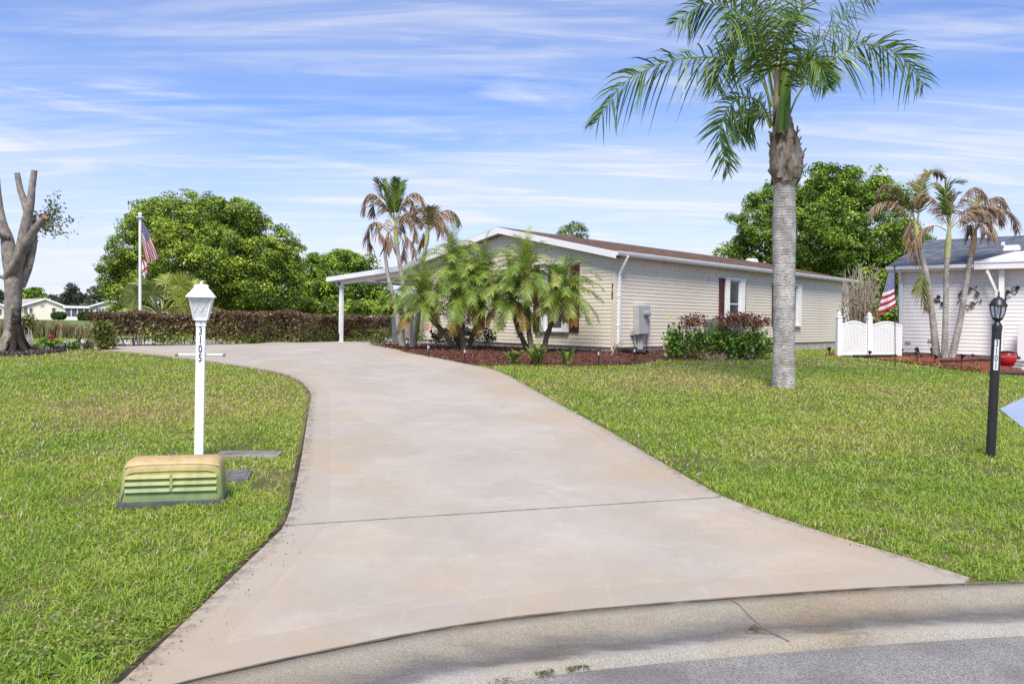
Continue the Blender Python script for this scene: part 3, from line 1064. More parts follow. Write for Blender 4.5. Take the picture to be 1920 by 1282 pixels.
# side windows
sy = lambda p, q=600: on_side(p, q)[0]
zt, zb = on_side(1350, 522)[1], on_side(1350, 600)[1]
ztS = on_side(1362, 524)[1]; zbS = ztS - 1.48
win('s', sy(1364), sy(1383), zbS, ztS, (sy(1346.5), sy(1355.5)), (sy(1392), sy(1395.5)), (sy(1356), sy(1363.5)), (sy(1384), sy(1391.5)))
win('s', sy(1468), sy(1491), zbS, ztS, (sy(1446), sy(1456)), None, (sy(1458), sy(1467)), (sy(1492), sy(1498)))
# house number on the corner trim
put_text('house_number', '3\n1\n0\n5', .135, m_blackmetal, house, (-.045, -.022, on_front(1145, 538)[1]), (1, 0, 0), (0, 0, 1), extrude=.006, bold=.002, spacing=.80)
# roof vents
for py_, px_, w_ in ((452, 1160, .45), (473, 1310, .45), (490, 1410, .5)):
    # point on the right roof slope: local x from the eave, solve by height
    best = None
    for yy in np.linspace(0, HL, 200):
        for xx in (-1.1, -.9):
            pass
    a, bz = ray(px_, py_)
    lo_, hi_ = 18.0, 45.0
    def above(t):
        p = Vector((a * t, t, CAMZ + bz * t)) - HC
        x, y = p.dot(E1), p.dot(E2)
        zz = EAVE + .11 + SL * ((-HW / 2 + W2) - x)
        return p.z - zz, x, y
    prev = None
    for t in np.linspace(lo_, hi_, 400):
        d, x, y = above(t)
        if d < 0 and x < .3 and 0 < y < HL and x > -HW / 2:
            prev = (x, y); break
    if prev is None: continue
    x, y = prev
    zz = EAVE + .11 + SL * ((-HW / 2 + W2) - x)
    m = MB(); m.box(x - .2, x + .2, y - w_ / 2, y + w_ / 2, zz - .06, zz + .12, top=.8)
    m.build('vent', m_whitedirty, roof, world=False)

# ---- carport on the far side
cp = empty('carport', hl(-HW - 4.9, .6, -.05), 'white aluminium carport roof on a slim post beside the cream house', 'carport', rz=-TH)
CPX = -HW - 4.9
def cb_(m, x0, x1, y0, y1, z0a, z0b, z1a, z1b):
    """box whose heights change from x0 (a) to x1 (b)"""
    o = Vector((CPX, .6, -.05))
    vs = [(x0, y0, z0a), (x1, y0, z0b), (x1, y1, z0b), (x0, y1, z0a), (x0, y0, z1a), (x1, y0, z1b), (x1, y1, z1b), (x0, y1, z1a)]
    m.add([Vector(v) - o for v in vs], [(3, 2, 1, 0), (4, 5, 6, 7), (0, 1, 5, 4), (1, 2, 6, 5), (2, 3, 7, 6), (3, 0, 4, 7)])
xin, xout = -HW - .02, -HW - 5.05
zin, zout = 2.62, 2.30
m = MB()
cb_(m, xout, xin, -.20, 11.0, zout, zin, zout + .03, zin + .03)
for i in range(17):      # pan ribs underneath
    y = .1 + i * .65
    cb_(m, xout + .1, xin, y, y + .05, zout - .05, zin - .05, zout - .002, zin - .002)
m.build('roof', m_white, cp, world=False)
m = MB()
cb_(m, xout - .02, xin + .0, -.225, -.203, zout - .13, zin - .13, zout + .045, zin + .045)
cb_(m, xout - .045, xout - .022, -.225, 11.0, zout - .13, zout - .13, zout + .045, zout + .045)
m.build('fascia', m_white, cp, world=False)
m = MB()
cb_(m, xout + .55, xin, .02, .12, zout - .24, zin - .27, zout - .06, zin - .06)
m.build('beam', m_white, cp, world=False)
for y in (0.02, 10.2):
    m = MB()
    o = Vector((CPX, .6, -.05))
    gx = hl(xout + .6, y); zg = float(g(gx.y)) - HC.z
    m.box(xout + .54 - o.x, xout + .66 - o.x, y - o.y, y + .1 - o.y, zg - .05 - o.z, zout - .20 - o.z)
    m.box(xout + .50 - o.x, xout + .70 - o.x, y - .04 - o.y, y + .14 - o.y, zg - .05 - o.z, zg + .045 - o.z)
    m.build('post', m_white, cp, world=False, bevel=.006)
m = MB()
gx = hl(xout + .4, 0); zg = float(g(gx.y)) - HC.z
o = Vector((CPX, .6, -.05))
m.tube([Vector((xout + .18, .1, zout - .05)) - o, Vector((xout + .18, .1, zout - .2)) - o, Vector((xout + .44, .1, zout - .35)) - o, Vector((xout + .44, .1, zg + .35)) - o], .04, 8)
m.build('downspout', m_white, cp, world=False, smooth=40)
m = MB()
m.tube([Vector((xout + .44, .1, zg + .36)) - o, Vector((xout + .44, .1, zg + .02)) - o], .045, 8)
m.build('drain_boot', m_black, cp, world=False, smooth=40)

# ================================================================== WHITE HOUSE (right)
TB = math.radians(41.3)
BC = Vector(at(1684, 668, 22.5)); BC.z = .62
B1 = Vector((math.cos(TB), -math.sin(TB), 0)); B2 = Vector((math.sin(TB), math.cos(TB), 0))
m_whitevinyl = mat('white_vinyl', (.73, .72, .69), (.76, .75, .72), scale=.8, rough=.5)
h2 = empty('house', BC, 'white vinyl sided house with a blue grey shingle roof', 'house', rz=-TB)
def on_b(px, py):
    a, bz = ray(px, py)
    t = (BC.x - a * BC.y) / (a * B1.y - B1.x)
    Y = BC.y + B1.y * t
    return t, CAMZ + bz * Y - BC.z
def bl(x, y, z=0.0):
    return BC + B1 * x + B2 * y + Vector((0, 0, z))
EB = on_b(1690, 507)[1]
LB, WB = 12.0, 8.0
mb = MB()
siding(mb, (0, 0, 0), (1, 0, 0), (0, -1, 0), .10, EB, lambda z: 0, lambda z: LB, e=.1016)
siding(mb, (0, WB, 0), (0, -1, 0), (-1, 0, 0), .10, EB + .24 * WB / 2, lambda z: max(0, (z - EB) / .24), lambda z: WB - max(0, (z - EB) / .24), e=.1016)
mb.build('wall', m_whitevinyl, h2, world=False)
mb = MB(); mb.box(.03, LB, .03, WB - .03, -.4, .12)
mb.build('skirting', m_foot, h2, world=False)
mb = MB(); mb.box(-.02, .10, -.02, .10, -.1, EB)
mb.build('corner_trim', m_whitevinyl, h2, world=False, bevel=.004)
mb = MB()
SB = .26
ov = .26
zE = EB + .10; zR = zE + SB * (WB / 2 + ov)
xL = -.27
vs = [(xL, -ov, zE), (LB, -ov, zE), (LB, WB / 2, zR), (xL, WB / 2, zR), (LB, WB + ov, zE), (xL, WB + ov, zE)]
vs += [(x, y, z - .05) for x, y, z in vs]
mb.add(vs, [(0, 1, 2, 3), (3, 2, 4, 5), (9, 8, 7, 6), (11, 10, 8, 9), (0, 6, 7, 1), (0, 3, 9, 6), (3, 5, 11, 9)])
roof2 = mb.build('roof', m_slate, h2, world=False)
mb = MB()
mb.box(xL, on_b(1832, 500)[0], -ov - .10, -ov - .002, zE - .10, zE - .005)
mb.box(xL + .02, LB, -ov - .0, -ov + .02, zE - .16, zE - .052)
mb.build('gutter', m_white, h2, world=False, bevel=.01)
mb = MB()
mb.box(xL, LB, -ov + .022, 0, EB - .02, EB)
mb.build('soffit', m_whitevinyl, h2, world=False)
mb = MB()
mb.box(.03, .11, -.085, -.025, .10, EB - .35)
mb.beam((.07, -.055, EB - .36), (.07, -ov - .05, EB + .02), .08, .06, up=Vector((1, 0, 0)))
mb.build('downspout', m_white, h2, world=False)
put_text('house_number', '3\n1\n0\n1', .15, m_blackmetal, h2, (-.0, -.03, on_b(1685, 582)[1]), (1, 0, 0), (0, 0, 1), extrude=.006, bold=.002, spacing=.8)
# vents and outlets
t, z = on_b(1895, 472)
for (px_, py_, sx, sz) in ((1898, 468, .42, .12), (1881, 460, .10, .10)):
    a, bz = ray(px_, py_)
    for tt in np.linspace(18, 40, 500):
        p = Vector((a * tt, tt, CAMZ + bz * tt)) - BC
        x, y = p.dot(B1), p.dot(B2)
        if y > -ov and p.z < zE + SB * (y + ov):
            m = MB(); m.box(x - sx / 2, x + sx / 2, y - sx / 3, y + sx / 3, p.z - .05, p.z + sz, top=.8)
            m.build('vent', m_white, roof2, world=False)
            break
m_outlet = mat('outlet_grey', (.45, .45, .46), rough=.5)
for px_, py_ in ((1703, 641), (1746, 638)):
    x, z = on_b(px_, py_)
    m = MB(); m.box(x - .07, x + .07, -.045, -.014, z - .035, z + .035)
    m.build('outlet', m_outlet, h2, world=False, bevel=.005)
# white patio roof, post and downspout
pr_ = empty('patio_roof', bl(on_b(1832, 500)[0], -.5), 'white aluminium patio roof and post on the white house', 'patio roof', rz=-TB)
x0 = on_b(1832, 500)[0]
o = Vector((x0, -.5, 0))
m = MB()
zp = zE - .02
yf = -ov - .75
vs = [(x0, -ov - .03, zp + .03), (x0 + 6, -ov - .03, zp + .03), (x0 + 6, 1.6, zp + .50), (x0 + .7, 1.0, zp + .36)]
m.add([Vector(v) - o for v in vs + [(x, y, z + .05) for x, y, z in vs]], [(3, 2, 1, 0), (4, 5, 6, 7), (0, 1, 5, 4), (1, 2, 6, 5), (2, 3, 7, 6), (3, 0, 4, 7)])
m.build('roof_panel', m_white, pr_, world=False)
m = MB()
m.box(0, 6, -ov - .13 + .5, -ov - .035 + .5, zp - .13, zp + .075)
m.box(0, 6, -ov - .15 + .5, -ov - .132 + .5, zp + .03, zp + .085)
m.build('fascia', m_white, pr_, world=False, bevel=.004)
m = MB()
xp = on_b(1880, 600)[0]
m.box(xp - .06 - x0, xp + .06 - x0, -ov + .02 + .5, -ov + .12 + .5, -.1, zp - .13)
m.build('post', m_white, pr_, world=False, bevel=.004)
m = MB()
xq = on_b(1857, 510)[0]
m.beam((xq - x0, -ov - .08 + .5, zp - .05), (xq - x0, -ov - .08 + .5, zp - .24), .07, .06)
m.beam((xq - x0, -ov - .08 + .5, zp - .2), (xp - .1 - x0, -ov - .02 + .5, zp - .72), .07, .06)
m.beam((xp - .1 - x0, -ov - .02 + .5, zp - .68), (xp - .1 - x0, -ov - .02 + .5, .05), .07, .06)
m.build('downspout', m_whitedirty, pr_, world=False)
m = MB()   # side pillar at the picture edge
xs_ = on_b(1916, 640)[0]
zs_ = on_b(1916, 610)[1]
m.box(xs_ - .05 - x0, xs_ + .35 - x0, -.35 + .5, -.2 + .5, -.05, zs_)
m.build('half_wall', m_whitevinyl, pr_, world=False, bevel=.01)

# ================================================================== SMALL OBJECTS
def base_at(px, py, dz=0):
    return gnd(px, py, dz)

# ---- electric meter on the side wall
m_meter = mat('meter_grey', (.36, .37, .36), (.42, .43, .42), scale=4, rough=.45, metal=.1)
m_conduit = mat('conduit', (.40, .39, .38), (.46, .45, .44), scale=6, rough=.5)
y0, ztm = on_side(1187, 572); y1, _ = on_side(1209, 572); _, zbm = on_side(1200, 627)
em = empty('electric_meter', hl(0, (y0 + y1) / 2, 0), 'grey electric meter cabinet on the side wall with conduits below', 'electric meter', rz=-TH)
o = (y0 + y1) / 2
m = MB(); m.box(.016, .19, y0 - o, y1 - o, zbm, ztm)
m.build('cabinet', m_meter, em, world=False, bevel=.008)
m = MB(); m.box(.19, .20, y0 - o + .03, y1 - o - .03, zbm + .03, zbm + (ztm - zbm) * .55)
m.build('door', m_meter, em, world=False, bevel=.004)
m = MB()
zc = zbm + (ztm - zbm) * .72
pts = [Vector((.19, .04, zc)), Vector((.22, .04, zc)), Vector((.222, .04, zc)), Vector((.33, .04, zc)), Vector((.345, .04, zc))]
m.tube(pts, [.10, .10, .085, .08, .05], 18)
m.build('meter_dial', mat('meter_glass', (.35, .36, .36), (.22, .23, .23), scale=9, rough=.15), em, world=False, smooth=40)
m = MB()
for yy, r in ((-.10, .03), (.0, .035), (.075, .03)):
    m.tube([Vector((.07, yy, zbm)), Vector((.07, yy, -.05))], r, 8)
m.build('conduit', m_conduit, em, world=False, smooth=40)
m = MB(); m.box(.016, .09, y1 - o + .01, y1 - o + .14, zbm + .02, zbm + .14)
m.build('junction_box', m_meter, em, world=False, bevel=.006)
m = MB(); m.box(.016, .08, y0 - o - .15, y0 - o - .02, zbm - .02, zbm + .12)
m.build('junction_box', m_meter, em, world=False, bevel=.006)
m = MB()
m.tube([Vector((.05, y0 - o - .08, zbm - .02)), Vector((.06, y0 - o - .05, zbm - .15)), Vector((.06, y0 - o + .06, zbm - .38))], .012, 6)
m.tube([Vector((.05, y1 - o + .08, zbm)), Vector((.05, y1 - o + .06, zbm - .1)), Vector((.05, y1 - o + .05, -.02))], .008, 6)
m.build('cable', m_black, em, world=False, smooth=40)
# horizontal pipe stub
pz = empty('pipe', hl(.08, sy(1241), 0), 'thin white pipe elbow coming out of the side wall beside the bushes', 'pipe', rz=-TH)
m = MB(); m.tube([Vector((0, .35, .30)), Vector((0, .03, .30)), Vector((0, 0, .27)), Vector((0, 0, -.03))], .016, 6)
m.build('elbow_pipe', m_conduit, pz, world=False, smooth=40)

# ---- black corrugated drain pipe
pts = [(1153, 652, 21.35), (1160, 660, 21.1), (1172, 668, 20.8), (1186, 672, 20.5), (1200, 674, 20.3), (1213, 674.5, 20.15)]
P = [at(x, y, Y) for x, y, Y in pts]
for p in P[2:]:
    p.z = max(p.z, float(g(p.y)) + .075)
S = spline(P, 90)
m = MB(); m.tube([Vector(p) for p in S], [.062 + .007 * ((i // 1) % 2) for i in range(90)], 12)
o_ = m.build('drain_pipe', m_black)
tag(o_, 'black corrugated drain pipe curving out from the downspout', 'drain pipe')

# ---- grey air conditioner behind the bushes, small grey box beside it
m_ac = mat('ac_grey', (.13, .135, .14), (.17, .175, .18), scale=40, rough=.6)
ya, yb_ = sy(1300), sy(1332)
za_ = on_side(1310, 597)[1] - .02
ac = empty('air_conditioner', hl(.75, (ya + yb_) / 2, 0), 'dark grey air conditioner standing behind the bushes on the side wall', 'air conditioner', rz=-TH)
m = MB(); m.box(-.42, .42, -.45, .45, 0, za_)
for i in range(22):
    z = .08 + i * (za_ - .16) / 22
    m.box(-.435, .435, -.465, .465, z, z + .018)
m.build('casing', m_ac, ac, world=False)
m = MB(); m.lathe([(.36, za_), (.36, za_ + .03), (.1, za_ + .05)], n=20)
m.build('fan_guard', m_black, ac, world=False)
m = MB(); m.box(.02, .30, sy(1252), sy(1259), -.05, .52)
t = tag(m.build('utility_box', m_ac, None, world=False, bevel=.006), 'small dark grey box against the side wall left of the bushes', 'utility box')
t.location = HC; t.rotation_euler = (0, 0, -TH)

# ---- white lamp post
m_lampwhite = mat('lamp_white', (.80, .80, .80), (.76, .76, .76), scale=8, rough=.4)
m_frost = mat('frosted_acrylic', (.62, .63, .64), (.72, .72, .73), scale=30, rough=.3)
LB_ = base_at(373, 862)
top = at(378, 535, LB_.y)
HT = (top - LB_).length
lp = empty('lamp_post', LB_, 'white square lamp post with the number 3105 and a crossbar', 'lamp post')
lean = math.atan2(top.x - LB_.x, top.z - LB_.z)
lp.rotation_euler = (0, lean, math.radians(17))
pxm = LB_.y / F
hz = lambda y: (862 - y) * pxm
w = 8.1 * pxm
m = MB(); m.sqlathe([(w, -.1), (w, hz(611))])
m.build('post', m_lampwhite, lp, world=False, bevel=.006)
m = MB(); m.sqlathe([(w * 1.12, hz(611.5)), (w * 1.12, hz(600)), (w * 1.5, hz(599.5)), (w * 1.5, hz(597.5))])
m.build('collar', m_lampwhite, lp, world=False, bevel=.003)
m = MB()
b0, b1 = 11.2 * pxm, 19.6 * pxm
for i, j in ((-1, -1), (1, -1), (1, 1), (-1, 1)):
    m.beam((i * b0, j * b0, hz(599)), (i * b1, j * b1, hz(558)), .014, .014)
for z, s in ((599, b0), (557.5, b1)):
    zz = hz(z)
    for a, c in (((-s, -s), (s, -s)), ((s, -s), (s, s)), ((s, s), (-s, s)), ((-s, s), (-s, -s))):
        m.beam((*a, zz), (*c, zz), .014, .014)
m.build('lantern_frame', m_lampwhite, lp, world=False)
m = MB()
# pressed diamond pattern on the acrylic
def pane_pt(k, s, t, off):
    hw = (b0 + (b1 - b0) * t) * .95
    z = hz(598) + (hz(558.5) - hz(598)) * t
    x, y = s * hw, -hw - off
    a = k * PI / 2
    return (x * math.cos(a) - y * math.sin(a), x * math.sin(a) + y * math.cos(a), z)
for k in range(4):
    m.quad(pane_pt(k, -1, 0, 0), pane_pt(k, 1, 0, 0), pane_pt(k, 1, 1, 0), pane_pt(k, -1, 1, 0))
g_ = m.build('glass', m_frost, lp, world=False)
m = MB()
for k in range(4):
    for s0 in (-1.6, -.8, 0, .8):
        for d in (1, -1):
            st = [(s0 + (0 if d > 0 else .8)), .35], [(s0 + (.8 if d > 0 else 0)), .97]
            a, c = st
            if max(abs(a[0]), abs(c[0])) <= .95:
                m.beam(pane_pt(k, a[0], a[1], .002), pane_pt(k, c[0], c[1], .002), .006, .004)
m.build('lattice', m_lampwhite, g_, world=False)
m = MB()
m.sqlathe([(25.3 * pxm, hz(558)), (25.3 * pxm, hz(556)), (12.5 * pxm, hz(540)), (11.6 * pxm, hz(539.5)), (11.6 * pxm, hz(538.8)), (13 * pxm, hz(538.6)), (10.5 * pxm, hz(534)), (5 * pxm, hz(533))])
m.build('cap', m_lampwhite, lp, world=False, bevel=.003)
m = MB(); m.lathe([(.010, hz(533.5)), (.010, hz(529)), (.004, hz(526.5))], n=10)
m.build('finial', m_lampwhite, lp, world=False)
m = MB(); m.tube([Vector((-40 * pxm, 0, hz(665))), Vector((40 * pxm, 0, hz(665)))], 2.1 * pxm, 10)
cb2 = m.build('crossbar', m_lampwhite, lp, world=False, smooth=40)
m_rust = mat('tarnished_cap', (.20, .18, .16), (.30, .28, .26), scale=60, rough=.7)
for sgn in (1, -1):
    m = MB(); x = sgn * 42 * pxm
    m.tube([Vector((x - sgn * 3.5 * pxm, 0, hz(665))), Vector((x - sgn * 2 * pxm, 0, hz(665))), Vector((x + sgn * 1 * pxm, 0, hz(665))), Vector((x + sgn * 2.6 * pxm, 0, hz(665)))], [2.2 * pxm, 3.4 * pxm, 3.3 * pxm, 1.2 * pxm], 12)
    m.build('end_knob', m_rust, cb2, world=False, smooth=50)
m_ink = mat('navy_digit', (.012, .018, .04), rough=.5)
put_text('house_number', '3\n1\n0\n5', 20.3 * pxm, m_ink, lp, (0, -w - .002, hz(626.5)), (1, 0, 0), (0, 0, 1), extrude=.0015, xs=.66, bold=.0010, spacing=.83)
m = MB(); m.lathe([(.006, 0), (.006, .004)], n=8)
sc_ = m.build('screw', m_rust, lp, world=False)
sc_.data.transform(Matrix.Translation((0, -w * 1.12 - .002, hz(605))) @ Matrix.Rotation(PI / 2, 4, 'X'))

# ---- black lamp post
KB_ = base_at(1857, 858)
top = at(1871, 556, KB_.y)
kp = empty('lamp_post', KB_, 'black leaning lamp post with the number 3101 on a white plate', 'lamp post')
kp.rotation_euler = (0, math.atan2(top.x - KB_.x, top.z - KB_.z), math.radians(-24))
pk = KB_.y / F
hk = lambda y: (858 - y) * pk
m = MB(); m.lathe([(8.2 * pk, -.1), (8.0 * pk, hk(618))], n=20)
m.build('post', m_blackmetal, kp, world=False, smooth=40)
m = MB(); m.lathe([(8.8 * pk, hk(618)), (8.8 * pk, hk(611)), (8.2 * pk, hk(609)), (5 * pk, hk(604)), (4.5 * pk, hk(602)), (8 * pk, hk(599)), (8.5 * pk, hk(597))], n=20)
m.build('collar', m_blackmetal, kp, world=False, smooth=40)
m = MB()
for k in range(8):
    a = 2 * PI * k / 8 + .2
    pr2 = [(8, 598), (11.5, 588), (13.5, 578), (14, 572)]
    m.tube([Vector((r * pk * math.cos(a), r * pk * math.sin(a), hk(z))) for r, z in pr2], .9 * pk, 6)
m.lathe([(8.5 * pk, hk(598)), (9.5 * pk, hk(596.5)), (8.5 * pk, hk(595))], n=20)
m.build('lantern_frame', m_blackmetal, kp, world=False, smooth=40)
gm, nt, bs = new_mat('clear_glass')
bs.inputs['Base Color'].default_value = (.75, .76, .76, 1); bs.inputs['Roughness'].default_value = .08
bs.inputs['Transmission Weight'].default_value = .8; bs.inputs['Alpha'].default_value = .55
m = MB(); m.lathe([(7.4 * pk, hk(597)), (10.8 * pk, hk(588)), (12.8 * pk, hk(578)), (13.2 * pk, hk(572))], n=20)
m.build('glass', gm, kp, world=False, smooth=60)
m = MB(); m.lathe([(2.6 * pk, hk(594)), (2.6 * pk, hk(574))], n=10)
m.build('bulb_tube', mat('bulb_white', (.75, .74, .70), rough=.4), kp, world=False, smooth=40)
m = MB(); m.lathe([(15.5 * pk, hk(573.5)), (16 * pk, hk(572)), (15 * pk, hk(570.5)), (13.5 * pk, hk(568.5)), (11.5 * pk, hk(563)), (7 * pk, hk(558.5)), (2.5 * pk, hk(556.5)), (2.2 * pk, hk(555)), (1.2 * pk, hk(553)), (2 * pk, hk(551)), (.4 * pk, hk(545))], n=24)
m.build('cap', m_blackmetal, kp, world=False, smooth=35)
m = MB(); m.tube([Vector((-37 * pk, 0, hk(668))), Vector((37 * pk, 0, hk(668)))], 1.5 * pk, 8)
cb3 = m.build('crossbar', m_blackmetal, kp, world=False, smooth=40)
for sgn in (1, -1):
    m = MB(); x = sgn * 37 * pk
    m.tube([Vector((x - 3 * pk, 0, hk(668))), Vector((x - 1.5 * pk, 0, hk(668))), Vector((x + 1.5 * pk, 0, hk(668))), Vector((x + 3 * pk, 0, hk(668)))], [1.2 * pk, 2.9 * pk, 2.9 * pk, 1.2 * pk], 10)
    m.build('end_knob', m_blackmetal, cb3, world=False, smooth=50)
m = MB(); m.box(-3.8 * pk, 3.8 * pk, -8.8 * pk, -7.6 * pk, hk(693), hk(636))
pl = m.build('number_plate', mat('plate_white', (.72, .72, .72), rough=.4), kp, world=False)
put_text('plate_number', '3\n1\n0\n1', 17 * pk, m_ink, pl, (0, -8.9 * pk, hk(648.5)), (1, 0, 0), (0, 0, 1), extrude=.001, xs=.62, bold=.0008, spacing=.82)

# ---- utility pedestal (sun bleached green cover on a dark base)
mp_, nt, bs = new_mat('bleached_green')
bs.inputs['Roughness'].default_value = .55
tc = N(nt, 'ShaderNodeTexCoord'); sx = N(nt, 'ShaderNodeSeparateXYZ')
nt.links.new(tc.outputs['Object'], sx.inputs[0])
no = N(nt, 'ShaderNodeTexNoise', Scale=7, Detail=6); nt.links.new(tc.outputs['Object'], no.inputs['Vector'])
ma = N(nt, 'ShaderNodeMath', operation='MULTIPLY_ADD'); nt.links.new(no.outputs['Fac'], ma.inputs[0]); ma.inputs[1].default_value = .12; nt.links.new(sx.outputs['Z'], ma.inputs[2])
rp = ramp(nt, [(.08, (.16, .23, .11)), (.18, (.25, .32, .12)), (.26, (.36, .36, .12)), (.33, (.44, .355, .14)), (.40, (.52, .335, .175))])
nt.links.new(ma.outputs[0], rp.inputs['Fac'])
n2 = N(nt, 'ShaderNodeTexNoise', Scale=18, Detail=4); mp2 = N(nt, 'ShaderNodeMapping'); mp2.inputs['Scale'].default_value = (1, 1, .25)
nt.links.new(tc.outputs['Object'], mp2.inputs[0]); nt.links.new(mp2.outputs[0], n2.inputs['Vector'])
r2 = ramp(nt, [(.40, (1, 1, 1)), (.75, (.72, .74, .66))]); nt.links.new(n2.outputs['Fac'], r2.inputs['Fac'])
mx = N(nt, 'ShaderNodeMix', data_type='RGBA', blend_type='MULTIPLY'); mx.inputs['Factor'].default_value = 1
nt.links.new(rp.outputs[0], mx.inputs[6]); nt.links.new(r2.outputs[0], mx.inputs[7]); nt.links.new(mx.outputs[2], bs.inputs['Base Color'])
pa, pb = gnd(214, 953, .02), gnd(421, 944, .02)
pcn = (pa + pb) / 2
wid = (pb - pa).length
ang = math.atan2(pb.y - pa.y, pb.x - pa.x)
ped = empty('utility_pedestal', pcn, 'faded yellow green louvred utility pedestal in front of the lamp post', 'utility pedestal', rz=ang)
hp = .328
# cover: cross-section rounded, lofted upwards with taper and a crowned top
def rrect(hw, hd, r, n=6):
    out = []
    for cx, cy, a0 in ((hw - r, -hd + r, -PI / 2), (hw - r, hd - r, 0), (-hw + r, hd - r, PI / 2), (-hw + r, -hd + r, PI)):
        for i in range(n):
            a = a0 + PI / 2 * i / (n - 1)
            out.append((cx + r * math.cos(a), cy + r * math.sin(a)))
    return out
dep = .32
levels = [(0.0, 0.0, .05), (.012, .2, .05), (.03, .70, .055), (.040, .80, .055), (.055, .88, .055), (.080, .945, .05), (.12, .985, .045), (.19, 1.0, .03)]
m = MB(); base = 0
ringn = 24
for ins, t, r in levels:
    ring = rrect(wid / 2 - .015 - ins * .55, dep / 2 - ins * .6, r)
    m.v += [(x, y + dep / 2 + .02, .032 + t * (hp - .032)) for x, y in ring]
for i in range(len(levels) - 1):
    for k in range(ringn):
        a, b_ = i * ringn + k, i * ringn + (k + 1) % ringn
        m.f.append((a, b_, b_ + ringn, a + ringn))
m.f.append(tuple((len(levels) - 1) * ringn + k for k in range(ringn)))
cover = m.build('cover', mp_, ped, world=False, smooth=35)
# front rim, louvres and centre rib
def fz(t):   # front plane y at relative height t
    for (i0, t0, _), (i1, t1, _) in zip(levels[:-1], levels[1:]):
        if t <= t1:
            return (i0 + (i1 - i0) * (t - t0) / max(t1 - t0, 1e-6)) * .6 + .02
    return .2
def fpt(x, t, off): return Vector((x, fz(t) - off, .032 + t * (hp - .032)))
m = MB()
xw = wid / 2 - .055
arch = [fpt(-xw - .02, .06, .004), fpt(-xw, .3, .004), fpt(-xw + .01, .62, .004), fpt(-xw + .03, .69, .004), fpt(-xw + .07, .72, .004), fpt(0, .735, .004), fpt(xw - .07, .72, .004), fpt(xw - .03, .69, .004), fpt(xw - .01, .62, .004), fpt(xw, .3, .004), fpt(xw + .02, .06, .004)]
m.tube(arch, .0055, 6)
m.build('rim', mp_, cover, world=False, smooth=50)
m = MB(); m.tube([fpt(x_, .885 - .05 * (abs(x_) / xw) ** 4, .002) for x_ in np.linspace(-xw - .005, xw + .005, 16)], .0045, 6)
m.build('lip', mat('worn_lip', (.58, .44, .27), (.50, .37, .20), scale=20, rough=.6), cover, world=False, smooth=50)
m = MB(); m.beam(fpt(0, .62, .002), fpt(0, .86, .002), .004, .004, up=Vector((0, -1, 0)))
m.build('seam', mp_, cover, world=False)
for t0 in (.24, .40, .56):
    for s in (-1, 1):
        m = MB()
        xa, xb = sorted((s * .010, s * (xw - .006)))
        n = 12
        for i in range(n):
            x0_, x1_ = xa + (xb - xa) * i / n, xa + (xb - xa) * (i + 1) / n
            # slanted hood: flush at the top, standing out at the bottom edge
            a, b_ = fpt(x0_, t0 + .085, .001), fpt(x1_, t0 + .085, .001)
            c_, d_ = fpt(x1_, t0, .021), fpt(x0_, t0, .021)
            e_, f_ = fpt(x1_, t0 - .012, .0), fpt(x0_, t0 - .012, .0)
            m.quad(d_, c_, b_, a); m.quad(f_, e_, c_, d_)
        # end cheeks
        for x in (xa, xb):
            m.add([fpt(x, t0 + .085, .001), fpt(x, t0, .021), fpt(x, t0 - .012, 0)], [(0, 1, 2)])
        m.build('louvre', mp_, cover, world=False)
m = MB(); m.beam(fpt(0, .24, .008), fpt(0, .58, .008), .02, .018, up=Vector((0, -1, 0)))
m.build('rib', mp_, cover, world=False)
m = MB()
ring = rrect(wid / 2 - .004, dep / 2 + .008, .03)
m.v += [(x, y + dep / 2 + .02, -.03) for x, y in ring] + [(x, y + dep / 2 + .02, .014) for x, y in ring] + [(x * .985, (y * .96) + dep / 2 + .02, .033) for x, y in ring]
for i in range(2):
    for k in range(ringn):
        a, b_ = i * ringn + k, i * ringn + (k + 1) % ringn
        m.f.append((a, b_, b_ + ringn, a + ringn))
m.f.append(tuple(2 * ringn + k for k in range(ringn)))
m_base = mat('pedestal_base', (.05, .05, .052), (.085, .085, .085), scale=14, rough=.7)
m.build('base', m_base, ped, world=False, smooth=40)

# ---- ground box lids
m_lid = mat('lid_plastic', (.10, .10, .105), (.16, .155, .155), scale=9, rough=.75, bump=.4, bscale=120)
a_, b_ = gnd(424, 897), gnd(473, 897)
gb = empty('meter_box', (a_ + b_) / 2 + Vector((-.06, .02, 0)), 'black plastic water meter box lid in the grass beside the pedestal', 'meter box', rz=ang)
m = MB(); m.box(-.17, .14, -.17, .17, -.05, .035); m.build('frame', m_lid, gb, world=False, bevel=.01)
m = MB(); m.box(-.15, .115, -.15, .15, .035, .042); m.build('lid', m_lid, gb, world=False, bevel=.003)
m = MB(); m.box(-.145, -.02, -.13, .13, .042, .047); m.build('hatch', mat('lid_rust', (.13, .085, .075), (.18, .14, .12), scale=12, rough=.8), gb, world=False, bevel=.003)
a_, b_ = gnd(412, 856), gnd(516, 857)
gb2 = empty('ground_box', (a_ + b_) / 2, 'grey concrete utility box lid sunk in the grass behind the lamp post', 'ground box', rz=math.radians(5))
m_clid = mat('concrete_lid', (.13, .125, .115), (.22, .21, .19), scale=8, rough=.9, bump=.5, bscale=60)
m = MB(); m.box(-.28, .30, -.10, .14, -.05, .035); m.build('frame', mat('concrete_frame', (.22, .18, .14), (.30, .27, .23), scale=6, rough=.95), gb2, world=False, bevel=.012)
m = MB(); m.box(-.26, .27, -.08, .115, .035, .041); m.build('lid', m_clid, gb2, world=False, bevel=.003)

